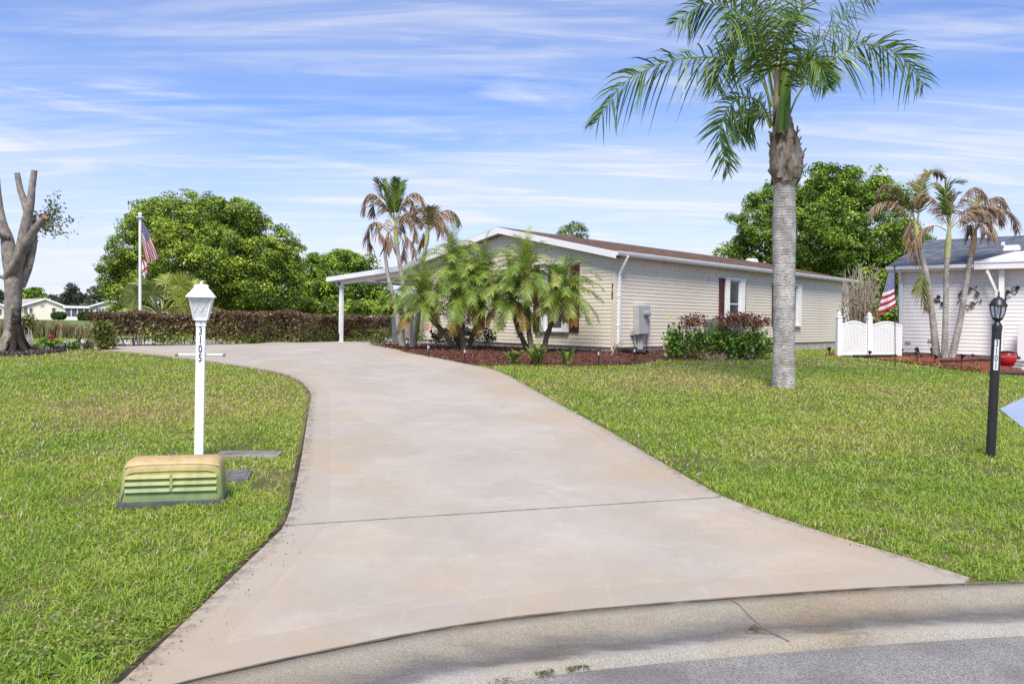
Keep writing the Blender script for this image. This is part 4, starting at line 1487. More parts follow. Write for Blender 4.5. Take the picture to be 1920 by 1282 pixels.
# ---- flagpole and its flags
FB = base_at(263, 649.8); FB = Vector(at(263, 640, FB.y + 1.1)); FB.z = float(g(FB.y))
FY = FB.y
ftop = at(262.5, 404, FY)
fp = empty('flagpole', FB, 'tall white flagpole behind the brown hedge', 'flagpole')
m = MB(); m.tube([FB, ftop + Vector((0, 0, -.05))], [.043, .034], 12)
m.build('pole', m_white, fp, smooth=40)
m = MB(); m.lathe([(.03, -.06), (.10, -.055), (.10, -.03), (.03, -.02), (.03, .0), (.06, .03), (.035, .075), (.01, .085)], c=ftop, n=16)
m.build('truck', m_white, fp, smooth=40)
m = MB(); pl_ = ftop + Vector((.05, -.03, -.1)); m.tube([pl_, Vector((pl_.x, pl_.y, FB.z + .9))], .006, 5)
m.build('halyard', m_white, fp)

def flag_mat(name, kind):
    m, nt, b = new_mat(name)
    b.inputs['Roughness'].default_value = .75
    uv = N(nt, 'ShaderNodeAttribute', attribute_name='st')
    sp = N(nt, 'ShaderNodeSeparateXYZ'); nt.links.new(uv.outputs['Vector'], sp.inputs[0])
    u, v = sp.outputs['X'], sp.outputs['Y']
    def M(op, a, bb=None, c=None):
        n = N(nt, 'ShaderNodeMath', operation=op)
        for i, q in enumerate((a, bb, c)):
            if q is None: continue
            if isinstance(q, (int, float)): n.inputs[i].default_value = q
            else: nt.links.new(q, n.inputs[i])
        return n.outputs[0]
    def mix(f, a, bb):
        n = N(nt, 'ShaderNodeMix', data_type='RGBA')
        nt.links.new(f, n.inputs['Factor'])
        for s, q in ((n.inputs[6], a), (n.inputs[7], bb)):
            if isinstance(q, tuple): s.default_value = (*q, 1)
            else: nt.links.new(q, s)
        return n.outputs[2]
    RED, WHITE, BLUE = (.42, .022, .05), (.74, .72, .72), (.035, .045, .17)
    if kind == 'us':
        odd = M('MODULO', M('FLOOR', M('MULTIPLY', v, 13)), 2)
        col = mix(odd, RED, WHITE)
        can = M('MULTIPLY', M('LESS_THAN', u, .42), M('GREATER_THAN', v, .4615))
        su, sv = M('MULTIPLY', u, 6 / .42), M('MULTIPLY', M('SUBTRACT', v, .4615), 5 / .5385)
    elif kind == 'garden':
        odd = M('MODULO', M('FLOOR', M('MULTIPLY', v, 11.4)), 2)
        col = mix(odd, RED, WHITE)
        can = M('GREATER_THAN', v, .53)
        su, sv = M('MULTIPLY', u, 6), M('MULTIPLY', M('SUBTRACT', v, .53), 5 / .47)
    if kind in ('us', 'garden'):
        def dots(a, c):
            x = M('SUBTRACT', M('FRACT', a), .5); y = M('SUBTRACT', M('FRACT', c), .5)
            return M('LESS_THAN', M('ADD', M('MULTIPLY', x, x), M('MULTIPLY', y, y)), .035)
        st = M('MAXIMUM', dots(su, sv), dots(M('ADD', su, .5), M('ADD', sv, .5)))
        col = mix(can, col, mix(st, BLUE, WHITE))
    else:   # white with a red saltire
        d1 = M('LESS_THAN', M('ABSOLUTE', M('SUBTRACT', u, v)), .11)
        d2 = M('LESS_THAN', M('ABSOLUTE', M('SUBTRACT', M('ADD', u, v), 1.0)), .11)
        col = mix(M('MAXIMUM', d1, d2), WHITE, RED)
    nt.links.new(col, b.inputs['Base Color'])
    t = N(nt, 'ShaderNodeBsdfTranslucent'); nt.links.new(col, t.inputs['Color'])
    ms = N(nt, 'ShaderNodeMixShader', Fac=.25)
    nt.links.new(b.outputs[0], ms.inputs[1]); nt.links.new(t.outputs[0], ms.inputs[2])
    nt.links.new(ms.outputs[0], nt.nodes['Material Output'].inputs['Surface'])
    return m

def cloth(name, fn, m, nu=36, nv=30):
    V, Q, S = [], [], []
    for j in range(nv + 1):
        for i in range(nu + 1):
            u, v = i / nu, j / nv
            V.append(tuple(fn(u, v))); S.append((u, v, 0))
    for j in range(nv):
        for i in range(nu):
            a = j * (nu + 1) + i
            Q.append((a, a + 1, a + nu + 2, a + nu + 1))
    me = bpy.data.meshes.new(name); me.from_pydata(V, [], Q)
    at2 = me.attributes.new('st', 'FLOAT_VECTOR', 'POINT'); at2.data.foreach_set('vector', np.array(S, np.float32).ravel())
    me.update(); me.shade_smooth()
    return link(name, me, m)

def patch(curve_top, curve_bot, Y, wave):
    """curve_top: pixel points of the v=1 edge, curve_bot of the v=0 edge"""
    ct = spline([(x, y, 0) for x, y in curve_top], 60); cb_2 = spline([(x, y, 0) for x, y in curve_bot], 60)
    def fn(u, v):
        k = u * 59; i = min(int(k), 58); f = k - i
        a = ct[i] * (1 - f) + ct[i + 1] * f; c = cb_2[i] * (1 - f) + cb_2[i + 1] * f
        p = c * (1 - v) + a * v
        return at(p[0], p[1], Y + wave(u, v))
    return fn
US = flag_mat('flag_cloth', 'us')
fl = cloth('flag', patch([(266.5, 414), (277, 432), (285, 450), (293, 468), (298.5, 484)], [(266.5, 456), (268.5, 466), (270.5, 476), (272.5, 486), (275.5, 494)], FY - .04, lambda u, v: .10 * math.sin(v * 11 + u * 3) * (u + .1) + .08 * u), US)
tag(fl, 'American flag drooping from the tall white flagpole', 'flag')
FS = flag_mat('saltire_cloth', 'saltire')
fl = cloth('flag', patch([(266, 487), (271, 489), (275, 494), (276.5, 502)], [(265.5, 512), (268, 517), (271, 521), (273, 524)], FY - .03, lambda u, v: .06 * math.sin(v * 9 + u * 5) * u), FS)
tag(fl, 'white flag with a red saltire hanging below the American flag', 'flag')

# right garden flag
GB = base_at(1678.5, 688)
GY = GB.y
gpole = empty('flagpole', GB, 'thin black garden flag pole on the lawn before the white house', 'flagpole')
m = MB(); gt = at(1677.5, 500, GY); m.tube([GB + Vector((0, 0, -.05)), gt], .011, 8); m.build('pole', m_blackmetal, gpole, smooth=40)
m = MB(); m.lathe([(.01, -.02), (.026, -.005), (.03, .012), (.02, .03), (.004, .036)], c=gt, n=12); m.build('finial', m_blackmetal, gpole, smooth=40)
m = MB(); ga, gc = at(1677.5, 510, GY), at(1665.5, 509, GY); m.tube([ga, gc], .006, 6); m.build('arm', m_blackmetal, gpole)
GFm = flag_mat('garden_flag_cloth', 'garden')
fl = cloth('flag', patch([(1666.5, 510), (1677, 510)], [(1645, 590), (1679.5, 573)], GY - .02, lambda u, v: .07 * math.sin(v * 7 + u * 2) * (1 - v)), GFm)
def gfn(u, v):
    left = spline([(1645, 590, 0), (1651, 566, 0), (1657, 545, 0), (1666.5, 510, 0)], 40); right = spline([(1679.5, 573, 0), (1678.5, 545, 0), (1677, 510, 0)], 40)
    k = min(int(v * 39), 38); f = v * 39 - k
    a = left[k] * (1 - f) + left[k + 1] * f; c = right[k] * (1 - f) + right[k + 1] * f
    p = a * (1 - u) + c * u
    return at(p[0], p[1] + 2.2 * math.sin(u * PI) * (1 - v), GY - .02 + .06 * math.sin(u * 6 + v * 3) * (1 - v))
bpy.data.objects.remove(fl)
fl = cloth('flag', gfn, GFm, 24, 40)
tag(fl, 'small American garden flag on the thin black pole', 'flag')

# ---- white lattice fence
m_vinyl = mat('white_fence_vinyl', (.78, .78, .78), (.82, .82, .82), scale=3, rough=.4)
f0, f1 = base_at(1572, 668), base_at(1690, 669)
fdir = (f1 - f0).normalized()
fn_ = Vector((fdir.y, -fdir.x, 0))
pf = f0.y / F
fence = empty('fence', f0, 'white vinyl lattice fence with arched tops between the houses', 'fence')
fpos = [0, (base_at(1629, 668.5) - f0).length, (f1 - f0).length]
H_ = 72 * pf
for d in fpos[:2]:
    c = f0 + fdir * d
    m = MB(); m.sqlathe([(4.3 * pf, -.05), (4.3 * pf, H_), (5 * pf, H_), (5 * pf, H_ + .03), (2.5 * pf, H_ + .05), (2.2 * pf, H_ + .06), (3.2 * pf, H_ + .085), (3.0 * pf, H_ + .11), (.5 * pf, H_ + .17)], c=c, rot=math.atan2(fdir.y, fdir.x))
    m.build('post', m_vinyl, fence, bevel=.006)
for i in range(2):
    a, c = fpos[i] + 5 * pf, fpos[i + 1] - (5 * pf if i == 0 else 0)
    n = 24
    Hp = lambda s: H_ - 13 * pf + 7 * pf * math.sin(PI * s) ** 1.3
    top_ = [f0 + fdir * (a + (c - a) * k / n) + Vector((0, 0, Hp(k / n))) for k in range(n + 1)]
    m = MB()
    for p, q in zip(top_[:-1], top_[1:]):
        m.beam(p, q, .035, .04)
    m.beam(f0 + fdir * a + Vector((0, 0, .07)), f0 + fdir * c + Vector((0, 0, .07)), .035, .07)
    m.beam(f0 + fdir * (a + .015) + Vector((0, 0, .07)), f0 + fdir * (a + .015) + Vector((0, 0, Hp(0))), .035, .04)
    m.beam(f0 + fdir * (c - .015) + Vector((0, 0, .07)), f0 + fdir * (c - .015) + Vector((0, 0, Hp(1))), .035, .04)
    fr_ = m.build('rail', m_vinyl, fence)
    m = MB()
    Lp = c - a
    s = .085
    for sg in (1, -1):
        k = -20
        while k * s < Lp + 1.2:
            # diagonal strip from (x0, z=.1) rising at 45 degrees, clipped to the panel
            pts2 = []
            for t in np.linspace(0, 1.3, 53):
                x = k * s + sg * t; z = .1 + t
                if 0 <= x <= Lp and z <= Hp(x / Lp) - .01:
                    pts2.append((x, z))
            if len(pts2) > 1:
                (xa_, za2), (xb_, zb2) = pts2[0], pts2[-1]
                m.beam(f0 + fdir * (a + xa_) + Vector((0, 0, za2)) + fn_ * .006 * sg, f0 + fdir * (a + xb_) + Vector((0, 0, zb2)) + fn_ * .006 * sg, .008, .036, up=Vector((-sg * fdir.x, -sg * fdir.y, 1)).normalized())
            k += 1
    m.build('lattice', m_vinyl, fence)

# ---- path lights
m_lightglass = mat('light_lens', (.42, .42, .40), (.5, .5, .48), scale=20, rough=.2)
def path_light(px, py, h, label):
    b_ = base_at(px, py, .02)
    e = empty('path_light', b_, label, 'path light', 'small path lights along the mulch bed')
    e.rotation_euler = (random.uniform(-.04, .04), random.uniform(-.04, .04), random.random() * 3)
    m = MB(); m.tube([b_ + Vector((0, 0, -.05)), b_ + Vector((0, 0, h * .62))], .012, 8); m.build('stake', m_black, e, smooth=40)
    m = MB(); m.lathe([(.03, h * .62), (.034, h * .90)], c=b_, n=10); m.build('lens', m_lightglass, e, smooth=40)
    m = MB(); m.lathe([(.05, h * .90), (.05, h * .94), (.03, h)], c=b_, n=14); m.lathe([(.036, h * .59), (.036, h * .63)], c=b_, n=10)
    for k in range(4):
        a = k * PI / 2
        m.tube([b_ + Vector((.036 * math.cos(a), .036 * math.sin(a), h * .62)), b_ + Vector((.04 * math.cos(a), .04 * math.sin(a), h * .91))], .005, 4)
    m.build('cap', m_black, e, smooth=40)
for px_, py_, hpx, lb in ((723, 652, 22, 'black path light at the far left tip of the mulch bed'),
                      (762, 661, 27, 'black path light at the mulch edge before the tall trunks'),
                      (804, 670, 26, 'black path light at the mulch edge below the red shield sign'),
                      (870, 680, 29, 'black path light with a pale lens at the lawn corner'),
                      (1009, 683, 27, 'pale path light standing in the middle fern clump'),
                      (1123, 685, 30, 'black square path light alone in the mulch near the house corner'),
                      (1189.5, 676, 25, 'dark path light standing behind the black drain pipe')):
    path_light(px_, py_, hpx * gnd(px_, py_).y / F, lb)

def spot_light(px, py, s, tilt, label):
    b_ = base_at(px, py, .01)
    e = empty('spot_light', b_, label, 'spot light', 'black spot lights by the white house')
    e.rotation_euler = (0, 0, random.random())
    m = MB(); m.tube([b_ + Vector((0, 0, -.04)), b_ + Vector((tilt * .4 * s, 0, .55 * s))], .012, 6); m.build('stake', m_black, e)
    m = MB(); c = b_ + Vector((tilt * .4 * s, 0, .55 * s)); d = Vector((tilt, -.2, .8)).normalized()
    m.tube([c, c + d * .15 * s, c + d * .45 * s], [.02, .03, .055 + .02 * s], 10); m.build('head', m_black, e, smooth=40)
for a in ((1556, 667, .22, -.2, 'black spot light on the grass just left of the lattice fence'),
          (1629.5, 671, .18, .1, 'black spot light in front of the middle fence post'),
          (1690, 666, .18, 0, 'black spot light at the corner base of the white house'),
          (1729, 669, .26, -.9, 'tilted black spot light against the white wall left of the palms'),
          (1722, 674, .20, -.8, 'tilted black spot light in the red mulch left of the palms'),
          (1752, 680, .18, .3, 'low black spot light at the mulch edge before the palms'),
          (1803, 683, .24, 0, 'black spot light in red mulch right of the palms')):
    spot_light(*a)

# ---- security sign
sg_ = base_at(802, 662)
e = empty('yard_sign', sg_, 'small red shield sign on a thin stake before the cream wall', 'sign')
Ys = sg_.y; ps = Ys / F
m = MB(); st_ = at(801.5, 612, Ys); m.tube([sg_ + Vector((0, .012, -.03)), st_ + Vector((0, .012, 0))], .006, 6); m.build('stake', m_conduit, e)
m = MB()
out = [(-2.9, 6), (2.9, 6), (3.1, 2), (2.7, -2.5), (1.4, -4.8), (0, -6.2), (-1.4, -4.8), (-2.7, -2.5), (-3.1, 2)]
n = len(out)
c0 = at(801.5, 613, Ys)
vs = [c0 + Vector((x * ps, yy, z * ps)) for yy in (-.006, .006) for x, z in out]
m.add(vs, [tuple(range(n)), tuple(range(2 * n - 1, n - 1, -1))] + [(i, i + n, (i + 1) % n + n, (i + 1) % n) for i in range(n)])
shd = m.build('shield', mat('sign_red', (.55, .07, .08), rough=.4), e)
m = MB()
for z in (2.6, .6, -1.4):
    m.box(c0.x - 1.9 * ps, c0.x + 1.9 * ps, c0.y - .0085, c0.y - .0065, c0.z + z * ps, c0.z + (z + .9) * ps)
m.build('pale_band', mat('sign_pale', (.75, .45, .45), rough=.5), shd)

# ---- red hydrant among the plants at the left
hb = base_at(95, 655); hb = Vector(at(95, 655, hb.y + .6)); hb.z = float(g(hb.y))
ph = hb.y / F
hyd = empty('fire_hydrant', hb, 'small red fire hydrant beside the pruned tree', 'fire hydrant')
m_red = mat('hydrant_red', (.50, .03, .035), (.42, .025, .03), scale=12, rough=.4)
zt_ = at(95, 625, hb.y).z - hb.z
m = MB(); m.lathe([(5 * ph, 0), (5 * ph, .04), (3.6 * ph, .05), (3.6 * ph, zt_ * .55)], c=hb, n=16); m.build('barrel', m_red, hyd, smooth=40)
m = MB(); m.lathe([(6 * ph, zt_ * .55), (6 * ph, zt_ * .60), (4.6 * ph, zt_ * .62), (4.6 * ph, zt_ * .76), (5.4 * ph, zt_ * .78), (4.6 * ph, zt_ * .84), (2.6 * ph, zt_ * .93), (1.2 * ph, zt_ * .95), (1.2 * ph, zt_)], c=hb, n=16); m.build('bonnet', m_red, hyd, smooth=35)
for d in (Vector((1, 0, 0)), Vector((-1, 0, 0)), Vector((0, -1, 0))):
    m = MB(); c = hb + Vector((0, 0, zt_ * .69)); m.tube([c + d * 3 * ph, c + d * 6.4 * ph, c + d * 6.6 * ph, c + d * 7.2 * ph], [2 * ph, 2 * ph, 2.6 * ph, 2.2 * ph], 10); m.build('nozzle_cap', m_red, hyd, smooth=40)

# ---- low black wire edging around the tree bed
we = tag(None or empty('wire_edging', base_at(60, 667), 'low black wire edging along the bark bed of the pruned tree', 'garden edging'))
m = MB()
lnp = spline([p for p in gp([(-40, 670), (20, 669), (70, 666), (118, 661), (122, 655), (105, 652)])], 46)
for i in range(45):
    a, c = Vector(lnp[i]), Vector(lnp[i + 1])
    zup = Vector((0, 0, .17)); mid_ = (a + c) / 2
    m.tube([a, a + zup * .8, mid_ + zup, c + zup * .8, c], .006, 4, cap=False)
m.build('hoop', m_blackmetal, we)
b_ = base_at(147, 653)
e = empty('path_light', b_, 'black lantern path light by the far end of the driveway', 'path light')
h_ = 20 * b_.y / F
m = MB(); m.tube([b_ + Vector((0, 0, -.04)), b_ + Vector((0, 0, h_ * .5))], .014, 6); m.build('stake', m_black, e)
m = MB(); m.lathe([(.05, h_ * .5), (.055, h_ * .85), (.08, h_ * .87), (.05, h_)], c=b_, n=8); m.build('lantern', m_black, e)

# ---- red round fire pot, pavers, planters, garden edging at the white house
kb_ = base_at(1889, 687)
pk2 = kb_.y / F
pot = empty('fire_pot', kb_, 'round red fire pot with a black lid beside the white house', 'fire pot')
m_potred = mat('pot_red', (.50, .015, .02), (.42, .012, .018), scale=9, rough=.25)
m = MB(); m.lathe([(6 * pk2, .02), (11.5 * pk2, .05), (14.5 * pk2, .12), (15.2 * pk2, .19), (14.5 * pk2, .26), (12.5 * pk2, .31)], c=kb_, n=28); m.build('bowl', m_potred, pot, smooth=50)
m = MB(); m.lathe([(12.9 * pk2, .305), (12.9 * pk2, .33), (9 * pk2, .36), (2 * pk2, .37)], c=kb_, n=24); m.build('lid', m_black, pot, smooth=40)
m = MB(); m.tube([kb_ + Vector((12.5 * pk2, 0, .30)), kb_ + Vector((17 * pk2, 0, .32)), kb_ + Vector((18 * pk2, -.02, .22)), kb_ + Vector((15 * pk2, -.02, .16))], .014, 6); m.build('handle', m_black, pot, smooth=40)
for k in range(3):
    m = MB(); a = k * 2.1 + .4; m.tube([kb_ + Vector((8 * pk2 * math.cos(a), 8 * pk2 * math.sin(a), .06)), kb_ + Vector((10 * pk2 * math.cos(a), 10 * pk2 * math.sin(a), -.01))], .014, 6); m.build('leg', m_black, pot)
m_paver = mat('paver', (.45, .42, .38), (.55, .53, .50), scale=8, rough=.9, bump=.5, bscale=30)
pv0 = base_at(1916, 694)
for i, (dx, z0, z1, sx, lb) in enumerate(((0, .0, .08, .36, 'lowest and widest pale stone of the small step'), (.05, .082, .15, .28, 'middle pale stone of the small step'), (.09, .152, .22, .22, 'top and smallest pale stone of the small step'))):
    m = MB(); m.box(pv0.x + dx - .1, pv0.x + dx + sx, pv0.y - .15, pv0.y + .2, pv0.z + z0, pv0.z + z1)
    tag(m.build('paving_stone', m_paver, bevel=.02), lb, 'paving stone', 'stacked paving stones')
m_planter = mat('planter_dark', (.03, .03, .03), (.05, .05, .05), scale=6, rough=.6)
for px_, w_, lb in ((1747.5, 6.5, 'dark planter pot behind the left of the three palms'), (1775, 6, 'dark planter pot behind the middle and right palms')):
    q = base_at(px_, 668); c = q + B2 * .12; pq_ = c.y / F
    m = MB(); m.lathe([(w_ * pq_ * .8, 0), (w_ * pq_, .20), (w_ * pq_ * 1.08, .205), (w_ * pq_ * 1.08, .24), (w_ * pq_ * .9, .24), (w_ * pq_ * .85, .2)], c=c, n=18)
    tag(m.build('planter', m_planter, smooth=35), lb, 'planter')
def edging(pts, label):
    ln = [p + Vector((0, 0, .045)) for p in gp(pts)]
    m = MB(); m.tube([Vector(p) for p in spline(ln, 40)], .035, 8)
    tag(m.build('garden_edging', m_blackmetal, smooth=40), label, 'garden edging')
edging([(1764, 681), (1790, 680), (1830, 678), (1858, 678)], 'black tube edging in the red mulch right of the palms')
edging([(1858, 702), (1890, 703), (1960, 705)], 'black tube edging at the lawn before the red fire pot')
edging([(1600, 671), (1640, 670.5), (1672, 670), (1688, 667)], 'black tube edging at the foot of the lattice fence')

# ---- metal wall ornaments on the white wall
m_bronze = mat('bronze_metal', (.20, .17, .13), (.12, .10, .08), scale=20, rough=.5, metal=.4)
def flower(m, c, r):
    for k in range(7):
        a = k * 2 * PI / 7
        d = B1 * math.cos(a) + Vector((0, 0, math.sin(a)))
        s = B1 * -math.sin(a) + Vector((0, 0, math.cos(a)))
        n_ = B2 * -.02
        m.add([c, c + d * r * .6 + s * r * .32 + n_, c + d * r + n_ * .5, c + d * r * .6 - s * r * .32 + n_], [(0, 1, 2, 3)])
    m.tube([c - B2 * .0, c - B2 * .03], r * .28, 8)
def onwall(px, py, d=.03):
    x, z = on_b(px, py)
    return bl(x, -d, z)
wc = onwall(1818, 556)
wr = empty('wall_wreath', wc, 'bronze metal flower wreath on the white wall behind the palms', 'wall ornament')
m = MB()
ringp = [onwall(1818 + 19 * math.cos(a), 556 + 16 * math.sin(a)) for a in np.linspace(.5, 2 * PI - .3, 40)]
m.tube(ringp, .010, 5); m.build('ring', m_bronze, wr)
for (px_, py_, r) in ((1818, 543.5, .09), (1833, 552, .085), (1824, 571, .09), (1801, 552, .06)):
    m = MB(); flower(m, onwall(px_, py_, .05), r); m.build('flower', m_bronze, wr)
m = MB()
for (px_, py_, ax, az) in ((1806, 574, .10, -.05), (1812, 577, .08, -.09), (1838, 560, .06, -.08), (1799, 563, -.05, -.1), (1830, 541, .03, .08), (1835, 566, .07, -.04)):
    p = onwall(px_, py_, .04); d = B1 * ax + Vector((0, 0, az)); s = Vector((0, 0, 1)).cross(d).normalized(); s = d.cross(B2).normalized() * .025
    m.add([p, p + d * .5 + s, p + d, p + d * .5 - s], [(0, 1, 2, 3)])
m.build('leaf', m_bronze, wr)
def scroll(stems, blooms, label):
    c = onwall(*blooms[0])
    e = empty('wall_scroll', c, label, 'wall ornament')
    m = MB()
    for s in stems:
        m.tube([Vector(p) for p in spline([onwall(*q) for q in s], 16)], .009, 5)
    m.build('stem', m_black, e)
    for q in blooms:
        m = MB(); flower(m, onwall(q[0], q[1], .05), .065); m.build('flower', m_black, e)
scroll([[(1733, 544), (1740, 552), (1750, 562), (1760, 557), (1762, 566), (1752, 565)], [(1750, 562), (1762, 566), (1768, 571)], [(1748, 563), (1756, 567), (1764, 564)]], [(1733, 544), (1760.5, 557), (1768, 570)], 'black metal vine scroll on the white wall between the palm trunks')
scroll([[(1883, 561), (1888, 550), (1896, 547), (1908, 541), (1900, 538), (1896, 546)], [(1890, 548), (1884, 556), (1890, 558), (1896, 556)], [(1896, 547), (1904, 552), (1909, 541)]], [(1908.5, 540), (1890, 548), (1884, 562)], 'black metal vine scroll on the white wall right of the patio post')
# black hanging chime at the corner
ch = empty('wind_chime', onwall(1683, 520, .1), 'black hanging chain ornament at the white house corner', 'wind chime')
m = MB(); a_ = onwall(1683, 512, .2); c_ = onwall(1683.5, 570, .2); m.tube([a_, c_], .008, 5); m.build('chain', m_black, ch)
for q in (520, 536, 552):
    m = MB(); m.lathe([(.004, -.05), (.022, -.03), (.026, 0), (.018, .03), (.004, .05)], c=onwall(1683, q, .2), n=8); m.build('cup', m_black, ch, smooth=40)

# ---- grey bin behind the slender trunks
q = on_front(769, 640)
bn = base_at(768, 642)
bn = hl(q[0], -.35); bn.z = float(g(bn.y))
e = empty('bin', bn, 'grey wheeled bin standing by the house behind the slender trunks', 'bin', rz=-TH)
m_bin = mat('bin_grey', (.10, .115, .125), (.13, .145, .155), scale=4, rough=.5)
m = MB(); m.box(-.23, .23, -.25, .25, .06, .92, top=1.15); m.build('body', m_bin, e, world=False, bevel=.02)
m = MB(); m.box(-.29, .29, -.31, .31, .92, .99, top=.9); m.build('lid', m_bin, e, world=False, bevel=.015)
for s in (-1, 1):
    m = MB(); m.tube([Vector((s * .2, .22, .09)), Vector((s * .26, .22, .09))], .09, 12); m.build('wheel', m_black, e, world=False, smooth=40)

# ================================================================== PALMS
def ring_bark(name, ca, cb, freq, c3=None):
    m, nt, b = new_mat(name)
    b.inputs['Roughness'].default_value = .85
    b.inputs['Specular IOR Level'].default_value = .2
    tc = N(nt, 'ShaderNodeTexCoord')
    wv = N(nt, 'ShaderNodeTexWave', wave_type='BANDS', bands_direction='Z')
    wv.inputs['Scale'].default_value = freq; wv.inputs['Distortion'].default_value = 7.0
    wv.inputs['Detail'].default_value = 5; wv.inputs['Detail Scale'].default_value = 1.6
    nt.links.new(tc.outputs['Object'], wv.inputs['Vector'])
    rp = ramp(nt, [(.0, cb), (.30, ca), (1, tuple(x * 1.12 for x in ca))])
    nt.links.new(wv.outputs['Fac'], rp.inputs['Fac'])
    no = N(nt, 'ShaderNodeTexNoise', Scale=9, Detail=8, Roughness=.7)
    mp = N(nt, 'ShaderNodeMapping'); mp.inputs['Scale'].default_value = (1, 1, .5)
    nt.links.new(tc.outputs['Object'], mp.inputs[0]); nt.links.new(mp.outputs[0], no.inputs['Vector'])
    r2 = ramp(nt, [(.32, (.62, .6, .58)), (.52, (1, 1, 1)), (.72, (1.25, 1.25, 1.22))]); nt.links.new(no.outputs['Fac'], r2.inputs['Fac'])
    mx = N(nt, 'ShaderNodeMix', data_type='RGBA', blend_type='MULTIPLY'); mx.inputs['Factor'].default_value = 1
    nt.links.new(rp.outputs[0], mx.inputs[6]); nt.links.new(r2.outputs[0], mx.inputs[7])
    n5 = N(nt, 'ShaderNodeTexNoise', Scale=3.2, Detail=7, Roughness=.7); nt.links.new(tc.outputs['Object'], n5.inputs['Vector'])
    r5 = ramp(nt, [(.36, (.72, .69, .66)), (.5, (1, 1, 1)), (.66, (1.28, 1.28, 1.27))]); nt.links.new(n5.outputs['Fac'], r5.inputs['Fac'])
    n6 = N(nt, 'ShaderNodeTexNoise', Scale=26, Detail=3); nt.links.new(tc.outputs['Object'], n6.inputs['Vector'])
    r6 = ramp(nt, [(.30, (.55, .52, .5)), (.40, (1, 1, 1)), (.64, (1, 1, 1)), (.74, (1.5, 1.5, 1.5))]); nt.links.new(n6.outputs['Fac'], r6.inputs['Fac'])
    for rr_ in (r5, r6):
        mq = N(nt, 'ShaderNodeMix', data_type='RGBA', blend_type='MULTIPLY'); mq.inputs['Factor'].default_value = 1
        nt.links.new(mx.outputs[2], mq.inputs[6]); nt.links.new(rr_.outputs[0], mq.inputs[7]); mx = mq
    nt.links.new(mx.outputs[2], b.inputs['Base Color'])
    bp = N(nt, 'ShaderNodeBump', Strength=.32, Distance=.015)
    nt.links.new(wv.outputs['Fac'], bp.inputs['Height']); nt.links.new(bp.outputs[0], b.inputs['Normal'])
    return m
m_queen = ring_bark('queen_palm_bark', (.37, .35, .33), (.285, .268, .25), 6.5)
m_slim = ring_bark('slender_palm_bark', (.33, .31, .28), (.215, .20, .18), 8.0)
m_fib = mat('boot_fibre', (.20, .145, .095), (.36, .31, .25), scale=7, rough=.95, bump=.9, bscale=30, stretch=(1, 1, .35), c3=(.08, .055, .035), scale3=9, lo3=.48, hi3=.62)
m_pygtrunk = mat('pygmy_bark', (.075, .06, .04), (.15, .125, .085), scale=22, rough=.95, bump=1, bscale=40, c3=(.10, .11, .05), scale3=3)
m_pygfib = mat('pygmy_fibre', (.045, .025, .013), (.10, .06, .03), scale=20, rough=.95, bump=1, bscale=50)
G_QUEEN = [(0, (0.029, 0.074, 0.015)), (0.35, (0.069, 0.147, 0.022)), (0.7, (0.159, 0.260, 0.035)), (0.9, (0.343, 0.396, 0.072)), (0.97, (0.833, 0.708, 0.351)), (1, (0.881, 0.751, 0.383))]
m_qf = leafmat('queen_frond', G_QUEEN, trans=.25, rough=.38, spec=.5)
m_pyg = leafmat('pygmy_frond', [(0, (0.105, 0.200, 0.022)), (0.35, (0.197, 0.310, 0.039)), (0.7, (0.370, 0.446, 0.083)), (0.9, (0.517, 0.481, 0.154)), (0.97, (0.345, 0.343, 0.110)), (1, (0.370, 0.355, 0.143))], trans=.3, rough=.42, spec=.45)
m_pygold = leafmat('pygmy_yellow_frond', [(0, (.22, .22, .04)), (.4, (.42, .27, .05)), (.8, (.44, .24, .04)), (1, (.38, .30, .12))], trans=.3, rough=.55)
m_dead = leafmat('dead_frond', [(0, (.09, .05, .028)), (.4, (.20, .115, .065)), (.75, (.32, .22, .14)), (.9, (.42, .34, .24)), (1, (.40, .36, .22))], trans=.15, rough=.8)
m_half = leafmat('half_green_frond', [(0, (.08, .14, .02)), (.3, (.15, .20, .035)), (.55, (.25, .22, .07)), (.8, (.19, .11, .06)), (1, (.30, .30, .14))], trans=.25, rough=.6)
m_green = leafmat('bright_green_frond', [(0, (.05, .12, .014)), (.5, (.11, .20, .025)), (.9, (.24, .29, .05)), (1, (.34, .36, .13))], trans=.3, rough=.5)

def taper(pts, radii, n=14, seg=40, wob=.0):
    P = spline(pts, seg)
    d = np.linspace(0, 1, len(radii))
    r = np.interp(np.linspace(0, 1, seg), d, radii)
    return [Vector(p) for p in P], list(r)

# ---- queen palm
QB = base_at(1468, 725)
QY = QB.y; qs = QY / F
q = lambda x, y, dy=0.0: at(x, y, QY + dy)
qp = empty('palm_tree', QB, 'tall queen palm with a grey trunk on the right lawn', 'palm tree')
P, r_ = taper([QB + Vector((0, 0, -.1)), q(1469, 700), q(1470, 600), q(1470, 450), q(1471, 340)], [22 * qs, 19.5 * qs, 20 * qs, 21.5 * qs, 19.5 * qs], seg=60)
r_ = [a * (1 + .025 * math.sin(i * 2.1) + .02 * (random.random() - .5)) for i, a in enumerate(r_)]
m = MB(); m.tube(P, r_, 22); m.build('trunk', m_queen, qp, smooth=60)
P, r_ = taper([q(1471, 350), q(1474, 325), q(1474, 300), q(1472, 270), q(1469, 245), q(1466, 215), q(1462, 175), q(1460, 120)], [20 * qs, 30.5 * qs, 29 * qs, 21 * qs, 16.5 * qs, 12.5 * qs, 9 * qs, 6 * qs], seg=36)
m = MB(); m.tube(P, r_, 18, wob=.16, seed=3); boot = m.build('boot', m_fib, qp, smooth=30)
